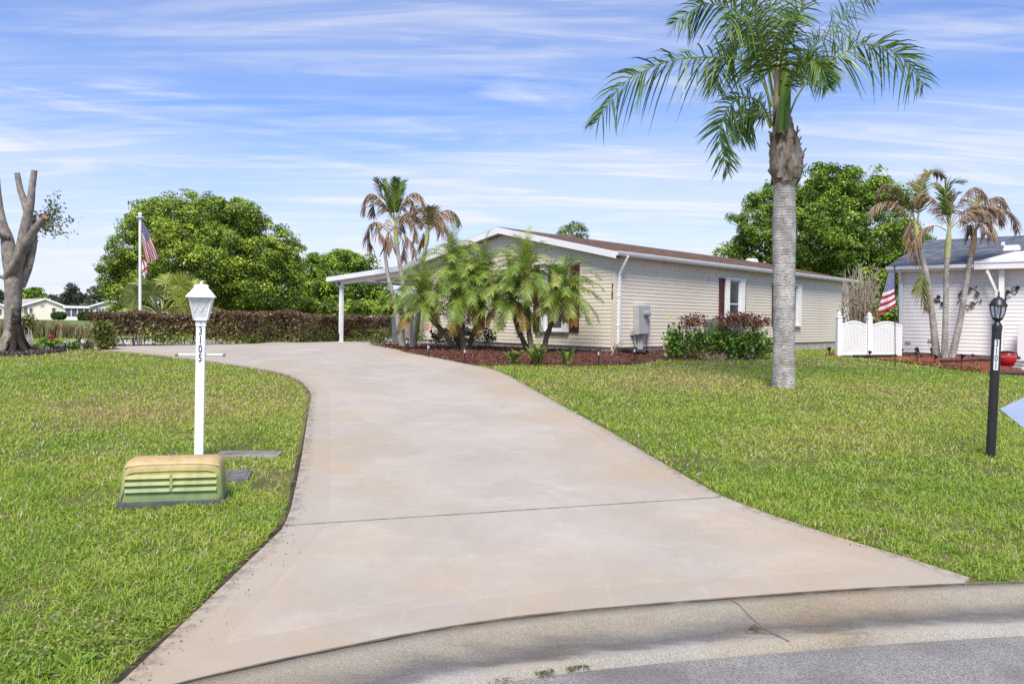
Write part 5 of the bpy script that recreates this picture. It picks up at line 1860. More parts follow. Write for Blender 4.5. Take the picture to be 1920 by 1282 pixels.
# broken frond bases wrapped around the boot
rq = random.Random(5)
for k in range(34):
    a = rq.uniform(0, 2 * PI); h = rq.uniform(.0, 1.0)
    py_ = 347 - 82 * h; rad_ = (29 - 9 * h) * qs
    c = q(1473 - 3 * h, py_)
    d = Vector((math.cos(a), math.sin(a), 0)); s = Vector((-math.sin(a), math.cos(a), 0))
    L_ = rq.uniform(.14, .34); w_ = rq.uniform(.05, .11)
    b0_ = c + d * rad_ * .92; b1_ = b0_ + Vector((0, 0, L_ * .6)) + d * (.035 * rq.random()) + s * rq.uniform(-.10, .10); b2_ = b1_ + Vector((0, 0, L_ * .4)) + d * rq.uniform(-.01, .10) + s * rq.uniform(-.06, .06)
    m = MB()
    vs = []
    for p_, f_ in ((b0_, 1.0), (b1_, .75), (b2_, .22)):
        vs += [p_ - s * w_ * f_, p_ + d * .018, p_ + s * w_ * f_, p_ - d * .012]
    m.add(vs, [(0, 1, 5, 4), (1, 2, 6, 5), (2, 3, 7, 6), (3, 0, 4, 7), (4, 5, 9, 8), (5, 6, 10, 9), (6, 7, 11, 10), (7, 4, 8, 11), (8, 9, 10, 11)])
    m.build('frond_base', m_fib, boot)
m = MB()   # ragged stub sticking out to the right
m.tube([q(1490, 300, -.1), q(1502, 290, -.14), q(1508, 286, -.16)], [.11, .08, .02], 7, wob=.5, seed=8)
m.build('frond_base', m_fib, boot, smooth=30)
QF = [
    ([(1447, 238), (1438, 175), (1414, 128), (1388, 112), (1325, 107), (1259, 114), (1206, 133), (1166, 159), (1118, 229)], (0, -.1, -.2, -.3, -.4, -.5, -.5, -.5, -.5), .70, 1.0, .30, .9),
    ([(1452, 210), (1436, 120), (1410, 55), (1378, 22), (1333, 8), (1300, 18), (1262, 44)], (0, .1, .2, .3, .4, .5, .5), .62, .9, .35, .8),
    ([(1446, 235), (1428, 195), (1400, 182), (1372, 195), (1352, 235), (1352, 270), (1364, 322)], (0, -.2, -.4, -.5, -.55, -.5, -.5), .44, .7, .5, .7),
    ([(1478, 228), (1484, 205), (1500, 172), (1536, 128), (1587, 96), (1622, 83), (1657, 89), (1693, 109), (1731, 158)], (0, -.1, -.2, -.25, -.3, -.3, -.3, -.3, -.3), .62, .9, .42, .6),
    ([(1466, 150), (1476, 95), (1492, 45), (1510, -5), (1540, -75), (1590, -120)], (-.2, -.35, -.45, -.5, -.5, -.4), .62, .6, .25, 1.0),
    ([(1455, 160), (1432, 80), (1405, 0), (1360, -70), (1290, -100)], (.1, .2, .3, .3, .3), .7, .8, .35, .8),
    ([(1460, 150), (1452, 60), (1440, -30), (1420, -120), (1370, -180)], (0, .15, .3, .5, .7), .72, .7, .4, .8),
    ([(1463, 150), (1470, 60), (1490, -40), (1540, -140), (1610, -190)], (.1, .4, .7, .9, 1.1), .72, .7, .4, .8),
    ([(1472, 190), (1495, 130), (1530, 85), (1575, 40), (1610, 0), (1640, -10)], (.1, .5, .9, 1.2, 1.5, 1.6), .55, .8, .5, .6),
    ([(1446, 200), (1424, 120), (1400, 80), (1372, 80), (1352, 120), (1345, 165)], (.2, .5, .8, 1.0, 1.1, 1.1), .6, 1.0, .5, .6),
    ([(1450, 180), (1436, 105), (1412, 50), (1385, 35), (1362, 55)], (-.2, -.6, -1.0, -1.3, -1.5), .6, .9, .45, .7),
    ([(1444, 240), (1432, 215), (1415, 205), (1398, 222), (1388, 262)], (.1, .3, .45, .5, .5), .4, .9, .5, .6),
    ([(1470, 200), (1490, 140), (1515, 115), (1540, 130), (1553, 165)], (-.2, -.5, -.8, -1.0, -1.1), .34, .9, .5, .6),
    ([(1468, 210), (1480, 150), (1500, 110), (1530, 100), (1560, 125), (1572, 150)], (.3, .8, 1.2, 1.5, 1.7, 1.8), .36, .9, .5, .6),
    ([(1458, 170), (1446, 100), (1430, 60), (1420, 20), (1390, -10)], (.2, .9, 1.5, 2.0, 2.4), .6, .8, .5, .6),
    ([(1460, 180), (1466, 100), (1476, 60), (1482, 30), (1490, 40)], (-.2, -.7, -1.1, -1.5, -1.9), .6, .8, .5, .6),
]
for k, (pp, dy, L_, dr2, pl2, sh) in enumerate(QF):
    pts = [q(x, y, d) for (x, y), d in zip(pp, dy)]
    rs = np.random.RandomState(40 + k)
    fq = frond(pts, L_ * 1.0, 92, .029, droop=dr2 * .75, plume=pl2 * 3.4, fwd=.45, t0=.20, rr=.019, rtint=.80, tint=(.05, .80), lift=.22, rs=rs, shape=.45, miss=.12)
    fq.build('frond', m_qf, qp)
# folded young leaf standing in front of the crown
qm = QM()
for (pp, w_, tt) in (([(1464, 250), (1466, 210), (1472, 160), (1477, 115)], .13, .55), ([(1474, 248), (1477, 205), (1478, 150), (1476, 120)], .11, .35), ([(1458, 130), (1462, 100), (1474, 70), (1482, 66), (1490, 80)], .035, .93), ([(1450, 135), (1444, 110), (1436, 100), (1425, 98), (1414, 108)], .035, .9), ([(1462, 130), (1463, 100), (1455, 70), (1440, 62), (1430, 70)], .03, .88), ([(1466, 130), (1469, 100), (1473, 90), (1476, 105)], .03, .9)):
    S = spline([q(x, y, -.22) for x, y in pp], 14)
    n = len(S)
    wv = w_ * np.sin(np.linspace(.5, PI - .15, n)) ** .6
    V = np.empty((n, 3, 3), np.float32)
    V[:, 0] = S - np.array([1, -.3, 0]) * wv[:, None] * .5
    V[:, 1] = S + np.array([0, -.05, 0])
    V[:, 2] = S + np.array([1, .3, 0]) * wv[:, None] * .5
    Q = []
    for i in range(n - 1):
        Q += [(i * 3, i * 3 + 1, i * 3 + 4, i * 3 + 3), (i * 3 + 1, i * 3 + 2, i * 3 + 5, i * 3 + 4)]
    qm.add(V.reshape(-1, 3), Q, tt)
qm.build('young_leaf', m_qf, qp)

# ---- wind burnt slender palms
def slim_palm(base, trunk_px, rad_px, Y, shaft_px, shaft_m, fronds, label, group):
    b_ = base
    s = Y / F
    e = empty('palm_tree', b_, label, 'palm tree', group)
    pts = [b_ + Vector((0, 0, -.08))] + [at(x, y, Y) for x, y in trunk_px]
    P, r = taper(pts, [x * s for x in rad_px], seg=40)
    m = MB(); m.tube(P, r, 12); m.build('trunk', m_slim, e, smooth=60)
    sp = [at(x, y, Y) for x, y in shaft_px]
    P, r = taper(sp, [rad_px[-1] * s * 1.2, rad_px[-1] * s * 1.25, rad_px[-1] * s * .6], seg=12)
    m = MB(); m.tube(P, r, 10); m.build('crownshaft', shaft_m, e, smooth=60)
    for k, (pp, kind) in enumerate(fronds):
        n = len(pp)
        rs = np.random.RandomState(int(pp[1][0] * 7 + k))
        sgn = -1 if k % 2 else 1
        amp = rs.uniform(.1, .5) * sgn
        pts = [at(x, y, Y + amp * i / (n - 1)) for i, (x, y) in enumerate(pp)]
        ln = sum((a - c).length for a, c in zip(pts[:-1], pts[1:]))
        nl = max(20, int(ln * 32))
        if kind == 'dead':
            f = frond(pts, .34, nl, .024, droop=.5, plume=.7, fwd=.9, t0=.22, rr=.016, tint=(0, .8), hang=.9, lift=-.1, rs=rs, shape=.35, rtint=.92, miss=.12)
            f.build('frond', m_dead, e)
        elif kind == 'tan':
            f = frond(pts, .32, nl, .022, droop=.5, plume=.6, fwd=.9, t0=.2, rr=.016, tint=(.4, .95), hang=.6, lift=-.1, rs=rs, shape=.35, rtint=.95, miss=.15)
            f.build('frond', m_dead, e)
        elif kind == 'green':
            f = frond(pts, .40, nl, .030, droop=.2, plume=.35, fwd=1.1, t0=.2, rr=.018, tint=(0, .85), hang=0, lift=.3, rs=rs, shape=.4)
            f.build('frond', m_green, e)
        else:
            f = frond(pts, .40, nl, .030, droop=.3, plume=.4, fwd=1.0, t0=.2, rr=.018, tint=(0, .4), hang=.1, lift=.2, rs=rs, shape=.4, tip_tint=.8)
            f.build('frond', m_half, e)
    return e
m_shaft_y = mat('yellow_shaft', (.42, .36, .10), (.34, .33, .10), scale=5, rough=.5)
m_shaft_g = mat('green_shaft', (.36, .36, .16), (.28, .30, .11), scale=5, rough=.5)
m_shaft_b = mat('brown_shaft', (.22, .13, .08), (.30, .22, .13), scale=8, rough=.8)
def fr(ox, oy, k, pts): return [(ox + x / k, oy + y / k) for x, y in pts]
a4 = lambda *p: fr(1600, 310, 5.575, p)
GR = 'wind burnt slender palms by the white house'
RB = [base_at(1757, 671), base_at(1771, 672), base_at(1783, 671)]
YB = RB[1].y
slim_palm(RB[0], [(1748, 592), (1737, 517), (1727, 478), (1723, 462)], [7.5, 6.2, 5.6, 5.3, 5.0], RB[0].y, [(1724, 466), (1720, 445), (1717, 420)], m_shaft_y, [
    (a4((650, 620), (600, 400), (480, 240), (350, 200), (270, 250), (250, 340)), 'dead'),
    (a4((640, 620), (560, 500), (450, 400), (330, 380), (200, 440), (160, 520)), 'tan'),
    (a4((670, 600), (700, 400), (720, 200), (780, 80), (860, 70), (925, 130)), 'half'),
    (a4((640, 560), (540, 400), (420, 290), (330, 310)), 'green'),
    (a4((660, 600), (690, 420), (660, 250), (600, 180)), 'half'),
    (a4((640, 650), (590, 600), (580, 700), (590, 820)), 'dead'),
    (a4((655, 620), (620, 480), (520, 330), (420, 280), (380, 330)), 'dead'),
    (a4((720, 1050), (722, 1150), (705, 1300), (745, 1500)), 'half'),
], 'left one of the three slender palms at the white wall, bent to the left', GR)
slim_palm(RB[1], [(1773, 582), (1775, 501), (1776, 482)], [6.8, 5.2, 4.8, 4.5], YB, [(1776, 484), (1778, 455), (1780, 425)], m_shaft_g, [
    (a4((1000, 640), (950, 500), (850, 360), (740, 300), (650, 340), (610, 430)), 'dead'),
    (a4((970, 680), (860, 630), (720, 670), (640, 780), (620, 880), (690, 990)), 'dead'),
    (a4((1000, 640), (960, 400), (900, 250), (850, 200)), 'half'),
    (a4((1005, 640), (980, 420), (960, 260), (1040, 190), (1140, 185)), 'green'),
    (a4((1010, 650), (1060, 500), (1130, 350), (1230, 240), (1330, 250), (1395, 330)), 'dead'),
    (a4((1020, 660), (1120, 560), (1240, 480), (1380, 480), (1490, 570)), 'tan'),
    (a4((1020, 640), (1100, 520), (1250, 430), (1420, 430), (1540, 500), (1560, 610)), 'dead'),
    (a4((1005, 640), (1030, 450), (1040, 330), (1100, 290)), 'half'),
    (a4((995, 660), (930, 520), (880, 450), (860, 440)), 'tan'),
], 'straight middle one of the three slender palms at the white wall', GR)
slim_palm(RB[2], [(1800, 602), (1812, 531), (1820, 482)], [7, 5.6, 5, 4.2], RB[2].y, [(1820, 482), (1826, 455), (1829, 432)], m_shaft_b, [
    (a4((1270, 700), (1290, 560), (1340, 430), (1450, 340), (1560, 340), (1610, 440)), 'dead'),
    (a4((1270, 700), (1240, 600), (1190, 560), (1120, 580)), 'tan'),
    (a4((1280, 690), (1350, 560), (1480, 470), (1620, 480), (1700, 560), (1720, 680)), 'dead'),
    (a4((1275, 690), (1320, 580), (1400, 560), (1460, 640), (1440, 740)), 'dead'),
    (a4((1265, 690), (1220, 620), (1215, 720)), 'dead'),
    (a4((1280, 690), (1330, 620), (1370, 640), (1385, 715)), 'dead'),
    (a4((1272, 690), (1290, 520), (1300, 400), (1330, 330)), 'half'),
    (a4((1275, 690), (1340, 520), (1430, 440), (1530, 430), (1560, 500)), 'tan'),
], 'right one of the three slender palms at the white wall, leaning right', GR)

a3 = lambda *p: fr(640, 330, 8.0, p)
GL = 'wind burnt slender palms by the carport'
LA, LBb, LC = base_at(755, 650), base_at(765, 646), base_at(772, 652)
slim_palm(LA, [(751, 634), (746, 600), (739.5, 562), (729, 523), (722.5, 480), (723, 468)], [6, 5.5, 4.8, 4.2, 3.8, 3.3, 3.2], LA.y, [(723, 470), (725, 452), (728, 436)], m_shaft_b, [
    (a3((700, 850), (640, 740), (520, 690), (430, 740), (380, 880), (420, 1000), (465, 1090)), 'dead'),
    (a3((700, 840), (640, 780), (570, 720), (545, 800), (600, 880), (650, 960)), 'dead'),
    (a3((690, 880), (680, 1000), (640, 1100)), 'dead'),
    (a3((720, 850), (745, 900), (745, 990), (765, 1060)), 'dead'),
    (a3((705, 840), (690, 740), (700, 660)), 'tan'),
    (a3((715, 850), (790, 760), (860, 740)), 'tan'),
], 'shortest brown crowned slender palm by the carport, trunk nearest the driveway', GL)
slim_palm(LBb, [(763, 600), (755, 531), (751.5, 506), (747, 480), (744, 456)], [5.5, 5, 4.4, 4.0, 3.8, 3.5], LBb.y, [(744, 458), (742, 435), (741, 415)], m_shaft_g, [
    (a3((810, 690), (740, 400), (670, 170), (630, 60)), 'green'),
    (a3((810, 690), (790, 350), (800, 150), (825, 40)), 'green'),
    (a3((815, 690), (870, 350), (910, 160), (965, 80)), 'green'),
    (a3((808, 690), (700, 420), (640, 230), (590, 120)), 'green'),
    (a3((815, 690), (850, 450), (870, 250), (890, 100)), 'green'),
    (a3((800, 690), (640, 420), (500, 280), (400, 280), (330, 400), (320, 570)), 'dead'),
    (a3((800, 690), (700, 500), (560, 430), (480, 430), (470, 600)), 'half'),
    (a3((820, 690), (900, 450), (1020, 280), (1150, 260), (1230, 370), (1270, 520)), 'dead'),
    (a3((820, 700), (950, 400), (1050, 360), (1080, 470), (1110, 540)), 'dead'),
    (a3((830, 700), (900, 640), (1020, 660), (1110, 780), (1110, 970)), 'dead'),
    (a3((840, 820), (905, 920), (950, 1080), (940, 1250)), 'dead'),
    (a3((850, 820), (960, 890), (1080, 1040), (1100, 1190)), 'dead'),
    (a3((840, 720), (875, 600), (905, 680), (915, 830)), 'dead'),
    (a3((808, 690), (650, 360), (560, 180), (520, 40)), 'half'),
    (a3((830, 700), (960, 560), (1060, 560), (1160, 640), (1220, 740)), 'tan'),
    (a3((805, 690), (730, 520), (640, 470), (560, 520)), 'tan'),
], 'tallest slender palm by the carport with green leaves at its top', GL)
slim_palm(LC, [(779, 626), (784, 591), (787, 560), (790, 520), (795, 478), (799, 458)], [7, 5.8, 5, 4.4, 4, 3.6, 3.4], LC.y, [(799, 460), (801, 445), (803, 425)], m_shaft_g, [
    (a3((1290, 840), (1330, 650), (1450, 560), (1600, 510), (1720, 570), (1775, 710)), 'dead'),
    (a3((1290, 840), (1270, 600), (1180, 460), (1100, 450), (1070, 560)), 'dead'),
    (a3((1280, 850), (1220, 700), (1100, 590), (1000, 560), (900, 610)), 'dead'),
    (a3((1300, 830), (1330, 600), (1340, 470)), 'half'),
    (a3((1300, 840), (1380, 620), (1400, 480)), 'half'),
    (a3((1310, 840), (1420, 680), (1500, 660), (1580, 780), (1650, 970)), 'dead'),
    (a3((1280, 860), (1240, 850), (1220, 960), (1215, 1050)), 'dead'),
    (a3((1300, 840), (1400, 660), (1530, 590), (1640, 620)), 'tan'),
    (a3((1290, 840), (1250, 680), (1210, 600), (1240, 560)), 'tan'),
    (a3((1310, 850), (1400, 740), (1470, 760), (1490, 860)), 'dead'),
], 'thick leaning slender palm by the carport, crown nearest the gable', GL)

# ---- pygmy date palms
def pygmy(base, trunk_px, rad_px, Y, crown_px, nf, L, label, seed, yellow=3, tilt=(0, 0), dk=0.0, fib=True):
    rs = np.random.RandomState(seed)
    s = Y / F
    e = empty('date_palm', base, label, 'palm tree', 'pygmy date palms in the mulch bed')
    cc = at(*crown_px, Y)
    pts = [base + Vector((0, 0, -.06))] + [at(x, y, Y) for x, y in trunk_px] + [cc]
    P, r = taper(pts, [x * s for x in rad_px], seg=30)
    r = [a * (1 + .12 * (rs.rand() - .5)) for a in r]
    m = MB(); m.tube(P, r, 10, wob=.15, seed=seed); m.build('trunk', m_pygtrunk, e, smooth=40)
    if fib:
        m = MB(); m.tube([Vector(x) for x in P[-8:]], [rad_px[-1] * s * (1 + (k - 1) * (1 if seed == 1 else .35)) for k in (1.1, 1.5, 1.9, 2.1, 2.1, 1.9, 1.5, .8)], 10, wob=.4, seed=seed); m.build('fibre_sheath', m_pygfib, e, smooth=30)
    for k in range(nf):
        t = (k + .5) / nf
        az = k * 2.39996 + rs.uniform(-.25, .25)
        el = math.radians(84 - 128 * t ** 1.15 + rs.uniform(-12, 12))
        d = Vector((math.cos(az) * math.cos(el), math.sin(az) * math.cos(el), math.sin(el))) + Vector((tilt[0], 0, tilt[1]))
        d.normalize()
        ln = L * (.78 + .42 * rs.rand())
        out = Vector((math.cos(az), math.sin(az), 0))
        pts = [cc]
        dd = d.copy(); p = cc.copy()
        for i in range(7):
            p = p + dd * ln / 7
            pts.append(p.copy())
            dd = (dd + Vector((0, 0, -1)) * (.06 + .055 * i) * (.8 + .5 * rs.rand() + .4 * (el > .3))).normalized()
        yel = k >= nf - yellow
        f = frond(pts, .27, 50, .0125 if not yel else .0125, droop=.40, plume=.38, fwd=.70, t0=.14, rr=.010, tint=(lambda b_: (b_, min(.9, b_ + .42)))(rs.uniform(0, .48)) if not yel else (.1, .9), lift=.22, rs=rs, shape=.4, rtint=.98, hang=.12)
        f.build('frond', m_pygold if yel else m_pyg, e)
    return e
bx_ = lambda x, y: base_at(x, y, .02)
b1 = bx_(858, 655); b2 = bx_(870, 656); b3 = bx_(876, 655.5)
r1, r2, r3 = bx_(992, 658), bx_(998, 660), bx_(1019, 660)
pygmy(b1, [(840, 634), (822, 613), (808, 596)], [5, 5, 4.5, 4, 5], b1.y - .1, (797, 558), 44, 1.14, 'date palm whose trunk leans far left over the red shield sign', 1, yellow=3, tilt=(-.2, 0))
pygmy(b2, [(867, 630), (866, 600)], [5.5, 5, 4.5, 4.5], b2.y, (868, 552), 42, 1.1, 'upright date palm in the left clump with yellowing lower fronds', 2, yellow=4)
pygmy(b3 + Vector((.05, .25, 0)), [(884, 632), (896, 603), (902, 565)], [4.5, 4.5, 4, 4, 4.5], b3.y + .35, (905, 522), 44, 1.14, 'date palm leaning right across the maroon shutter of the left clump', 3, yellow=2)
b4 = b2 + Vector((-.2, .7, 0))
pygmy(b4, [(858, 620), (853, 560)], [4.5, 4, 4, 4], b4.y, (850, 495), 34, 1.05, 'tallest date palm at the back of the left clump, below the gable edge', 4, yellow=0)
pygmy(r1, [(976, 628), (965, 595)], [5, 4.6, 4.2, 4.6], r1.y - .15, (960, 560), 48, 1.18, 'date palm of the right clump with a golden boot and trunk curved left', 5, yellow=4)
pygmy(r2, [(993, 630), (990, 600), (988, 555)], [6, 5.2, 5, 4.6, 4.6], r2.y + .15, (987, 515), 40, 1.12, 'tallest date palm at the middle of the right clump', 6, yellow=1, fib=False)
pygmy(r3, [(1024, 635), (1032, 612), (1044, 580)], [5.5, 5, 4.8, 4.4, 4.4], r3.y + .1, (1052, 545), 46, 1.15, 'date palm of the right clump leaning right over the shuttered window', 7, yellow=3, tilt=(.1, 0))
# golden fibre sheath on the left trunk of the right clump is part of its look; ferns below
m_fern = leafmat('fern', [(0, (0.092, 0.161, 0.023)), (0.6, (0.218, 0.299, 0.046)), (1, (0.345, 0.380, 0.092))], trans=.3, rough=.6)
def fern(px, py, L, n, label, seed):
    rs = np.random.RandomState(seed)
    b_ = base_at(px, py, .02)
    e = empty('fern', b_, label, 'fern', 'green ferns in the mulch bed')
    for k in range(n):
        az = rs.uniform(0, 2 * PI); el = math.radians(rs.uniform(45, 85))
        d = Vector((math.cos(az) * math.cos(el), math.sin(az) * math.cos(el), math.sin(el)))
        l_ = L * rs.uniform(.7, 1.1)
        o_ = b_ + Vector((rs.uniform(-.08, .08), rs.uniform(-.08, .08), 0))
        pts = [o_, o_ + d * l_ * .5, o_ + d * l_ + Vector((0, 0, -.08 * l_)) + Vector((math.cos(az), math.sin(az), 0)) * .1 * l_]
        frond(pts, .05, 26, .018, droop=.2, plume=.2, fwd=.3, t0=.08, rr=.005, tint=(0, .9), rs=rs, shape=.3).build('frond', m_fern, e)
fern(963, 680, .32, 26, 'small round fern at the lawn edge, leftmost of three', 21)
fern(1008, 682, .46, 34, 'tall upright fern at the foot of the right date palm clump', 22)
fern(1064, 682, .36, 18, 'loose spreading fern in the mulch between the window and the path light', 23)

# ---- far palm crown over the roof
FPb = at(1072, 600, 52); FPb.z = float(g(52))
e = empty('palm_tree', FPb, 'distant palm crown showing above the brown roof', 'palm tree')
ct_ = at(1072, 440, 52)
m = MB(); m.tube([FPb, FPb.lerp(ct_, .5) + Vector((.1, 0, 0)), ct_], [.2, .16, .14], 10); m.build('trunk', m_slim, e, smooth=50)
rs = np.random.RandomState(9)
for k, (dx, dy) in enumerate(((28, -12), (22, -16), (-26, -6), (-20, -12), (10, -20), (-8, -14), (30, 2), (-28, 4), (16, 6), (-12, 8))):
    mid_ = at(1072 + dx * .55, 440 + dy - 3, 52 + rs.uniform(-.6, .6)); tip_ = at(1072 + dx, 440 + dy * .7 + 2, 52 + rs.uniform(-1, 1))
    frond([ct_, mid_, tip_], .5, 30, .05, droop=.6, plume=.8, fwd=.5, rr=.03, tint=(.1, .8), rs=rs).build('frond', m_qf, e)

# ---- fan palm behind the hedge
m_fan = leafmat('fan_leaf', [(0, (.06, .11, .02)), (.4, (.15, .21, .04)), (.75, (.27, .32, .07)), (.95, (.38, .40, .17)), (1, (.40, .40, .2))], trans=.3, rough=.5)
m_fanyel = leafmat('fan_leaf_yellow', [(0, (.17, .22, .03)), (.5, (.30, .34, .05)), (1, (.42, .42, .12))], trans=.35, rough=.5)
FNb = base_at(300, 652); FNb.y += 4.0; FNb = at(300, 640, FNb.y); FNb.z = float(g(FNb.y))
FNY = FNb.y; fs_ = FNY / F
fe = empty('fan_palm', FNb, 'bushy fan palm with yellow green fans behind the brown hedge', 'fan palm')
m = MB(); m.tube([FNb, at(302, 590, FNY)], [.16, .13], 10, wob=.2); m.build('trunk', m_pygtrunk, fe)
rs = np.random.RandomState(77)
FANS = [(312, 527, 34, 0), (338, 528, 32, 0), (285, 545, 32, 1), (255, 550, 30, 2), (250, 572, 26, 2), (330, 555, 32, 0), (365, 560, 34, 2), (295, 575, 30, 1), (350, 585, 28, 2), (270, 590, 26, 2), (388, 585, 26, 2), (320, 590, 26, 1), (240, 590, 24, 2), (366, 535, 26, 0), (300, 545, 30, 1), (340, 570, 26, 0), (262, 530, 24, 2), (410, 590, 22, 2)]
for k, (fx_, fy_, fr_, md) in enumerate(FANS):
    hub = at(fx_, fy_ + 4, FNY + rs.uniform(-.7, .7))
    st_ = at(302 + rs.uniform(-5, 5), 590, FNY)
    qm = QM()
    qm.tube([Vector(p) for p in spline([st_, (st_ + hub) / 2 + Vector((0, 0, .12)), hub], 8)], [.022] * 8, .98, 5)
    ax = (hub - st_).normalized()
    sd_ = ax.cross(Vector((rs.uniform(-.5, .5), -1, .2))).normalized()
    n = 30
    for i in range(n):
        a = (i / (n - 1) - .5) * 2 * 2.35
        d = (ax * math.cos(a) + sd_ * math.sin(a)).normalized()
        l_ = fr_ * fs_ * (1.1 - .22 * abs(a) / 2.35) * rs.uniform(.9, 1.05)
        w_ = .028
        nn_ = ax.cross(sd_).normalized()
        s_ = d.cross(nn_).normalized()
        V = []
        for t, f in ((.02, .25), (.35, 1.0), (.68, .8), (1.0, .12)):
            c = hub + d * l_ * t + Vector((0, 0, -1)) * l_ * .38 * max(0, t - .45) ** 1.5 * 1.4 + nn_ * .03 * math.sin(i * 1.57)
            V += [c - s_ * w_ * f, c + s_ * w_ * f]
        qm.add(np.array([tuple(v) for v in V]), [(0, 1, 3, 2), (2, 3, 5, 4), (4, 5, 7, 6)], float(np.clip(rs.uniform(.1, .8) + (.15 if md == 2 else 0), 0, .95)))
    qm.build('fan', m_fanyel if md == 0 else m_fan, fe)

# ================================================================== TREES
m_bark = mat('oak_bark', (.11, .095, .08), (.19, .17, .145), scale=5, rough=.95, bump=.8, bscale=20, stretch=(1, 1, .3))
m_bark2 = mat('grey_bark', (.24, .215, .19), (.34, .31, .28), scale=4, rough=.95, bump=.8, bscale=22, stretch=(1, 1, .35))
OAK = [(0, (0.093, 0.151, 0.021)), (0.4, (0.199, 0.299, 0.034)), (0.7, (0.381, 0.486, 0.051)), (0.9, (0.662, 0.669, 0.085)), (1, (0.895, 0.759, 0.147))]
LUSH = [(0, (0.071, 0.132, 0.019)), (0.4, (0.163, 0.273, 0.029)), (0.7, (0.342, 0.479, 0.047)), (0.9, (0.652, 0.740, 0.085)), (1, (0.912, 0.822, 0.149))]
FARG = [(0, (0.060, 0.084, 0.042)), (0.5, (0.120, 0.150, 0.078)), (1, (0.228, 0.240, 0.144))]
m_oak = leafmat('oak_leaf', OAK, trans=.15)
m_lush = leafmat('lush_leaf', LUSH, trans=.18)
m_farleaf = leafmat('far_leaf', FARG, trans=.2, rough=.7)
m_fardark = leafmat('far_dark_leaf', [(0, (.03, .045, .03)), (.6, (.065, .085, .055)), (1, (.12, .14, .09))], trans=.15, rough=.7)

def tree(name, label, cat, base, Y, lobes, lsize, nleaf, m_leaf, trunk_px, trunk_r, seed, limbs=True, clump=.2, group=None, per=110, bark=None, tshift=0.0, cs=.5):
    rs = np.random.RandomState(seed)
    s = Y / F
    e = empty(name, base, label, cat, group)
    tops = [(at(x, y, Y + dy), max(rx * s - .55 * cs, rx * s * .5), max(rz * s - .42 * cs, rz * s * .5)) for x, y, rx, rz, dy in lobes]
    m = MB()
    P, r = taper([base + Vector((0, 0, -.2))] + [at(x, y, Y) for x, y in trunk_px], [trunk_r * 1.25, trunk_r, trunk_r * .8], seg=10)
    m.tube(P, r, 10, wob=.12, seed=seed)
    if limbs:
        for c, rx, rz in tops:
            a = P[-1] + Vector((0, 0, -.1))
            mid_ = a.lerp(c, .5) + Vector((rs.uniform(-.2, .2), rs.uniform(-.2, .2), .1 * rz))
            Q_, rr = taper([a, mid_, c], [trunk_r * .5, trunk_r * .3, trunk_r * .08], seg=8)
            m.tube(Q_, rr, 6)
            for _ in range(3):
                dd = unit(rs.normal(size=3)); b_ = c + Vector((dd[0] * rx * .7, dd[1] * rx * .7, dd[2] * rz * .7))
                m.tube([mid_.lerp(c, .5), (mid_.lerp(c, .5) + b_) / 2, b_], [trunk_r * .14, trunk_r * .09, .01], 5, cap=False)
    m.build('trunk', bark or m_bark, e, smooth=50)
    qm = QM()
    wts = np.array([rx * rx * .6 + rx * rz for _, rx, rz in tops]); wts /= wts.sum()
    for (c, rx, rz), w in zip(tops, wts):
        n = int(nleaf * w)
        k = max(5, n // per)
        d = unit(rs.normal(size=(k, 3)))
        rad = np.where(rs.rand(k) < .66, rs.uniform(.80, 1.12, k), rs.uniform(.25, .8, k))
        cl = np.array(c) + d * rad[:, None] * np.array([rx, rx * .9, rz])
        csz = cs * rs.uniform(.6, 1.35, k)
        ct = np.clip(rs.normal(size=k) * .20 + .36, .02, .70)
        ci = rs.randint(0, k, n)
        u = unit(rs.normal(size=(n, 3)) + np.array([0, 0, .55]) + d[ci] * .45)
        off = u * (csz[ci] * rs.rand(n) ** .4)[:, None] * np.array([1, 1, .72])
        pos = cl[ci] + off
        tt = np.clip(ct[ci] + rs.normal(size=n) * .13 + tshift, 0, 1)
        leaves(qm, pos, lsize, tt, up=.35, aspect=.55, nrm=u * .8, rs=rs)
    qm.build('crown', m_leaf, e)
    return e

# broad oak behind the hedge
OY = 44
ob = at(464, 600, OY); ob.z = float(g(OY))
tree('oak_tree', 'broad spreading oak with yellow green clumps behind the hedge', 'tree', ob, OY,
     [(285, 422, 56, 50, 0), (350, 412, 58, 48, -1), (425, 414, 62, 50, -1), (470, 440, 45, 42, 0), (256, 478, 54, 58, 0), (222, 508, 40, 46, .3), (236, 556, 44, 44, .3), (330, 470, 60, 50, -2), (410, 480, 62, 52, -2.2), (490, 490, 55, 45, -1), (528, 482, 44, 52, .3), (546, 508, 26, 34, 1), (300, 530, 55, 36, -1), (470, 540, 62, 38, -1.2), (390, 545, 60, 36, -1), (530, 545, 34, 36, .5), (245, 545, 30, 28, .5), (430, 570, 50, 20, 0), (350, 575, 50, 18, 1), (500, 575, 45, 18, .5), (300, 385, 22, 14, .5), (385, 385, 28, 14, 0)],
     .14, 150000, m_oak, [(463, 580), (455, 545)], .24, 31, clump=.17, bark=m_bark2)
TY = 54
tb = at(625, 600, TY); tb.z = float(g(TY))
tree('oak_tree', 'bright green rounded oak behind the carport', 'tree', tb, TY,
     [(640, 495, 45, 26, 0), (600, 510, 42, 32, -1), (668, 500, 36, 26, 0), (570, 535, 34, 30, 0), (625, 540, 55, 32, -2), (690, 530, 34, 30, 0), (700, 560, 36, 28, 0), (650, 575, 55, 22, -1), (580, 575, 45, 22, -1), (720, 570, 28, 24, 0), (548, 560, 26, 26, 1)],
     .17, 65000, m_lush, [(628, 585), (630, 560)], .28, 32, clump=.2)
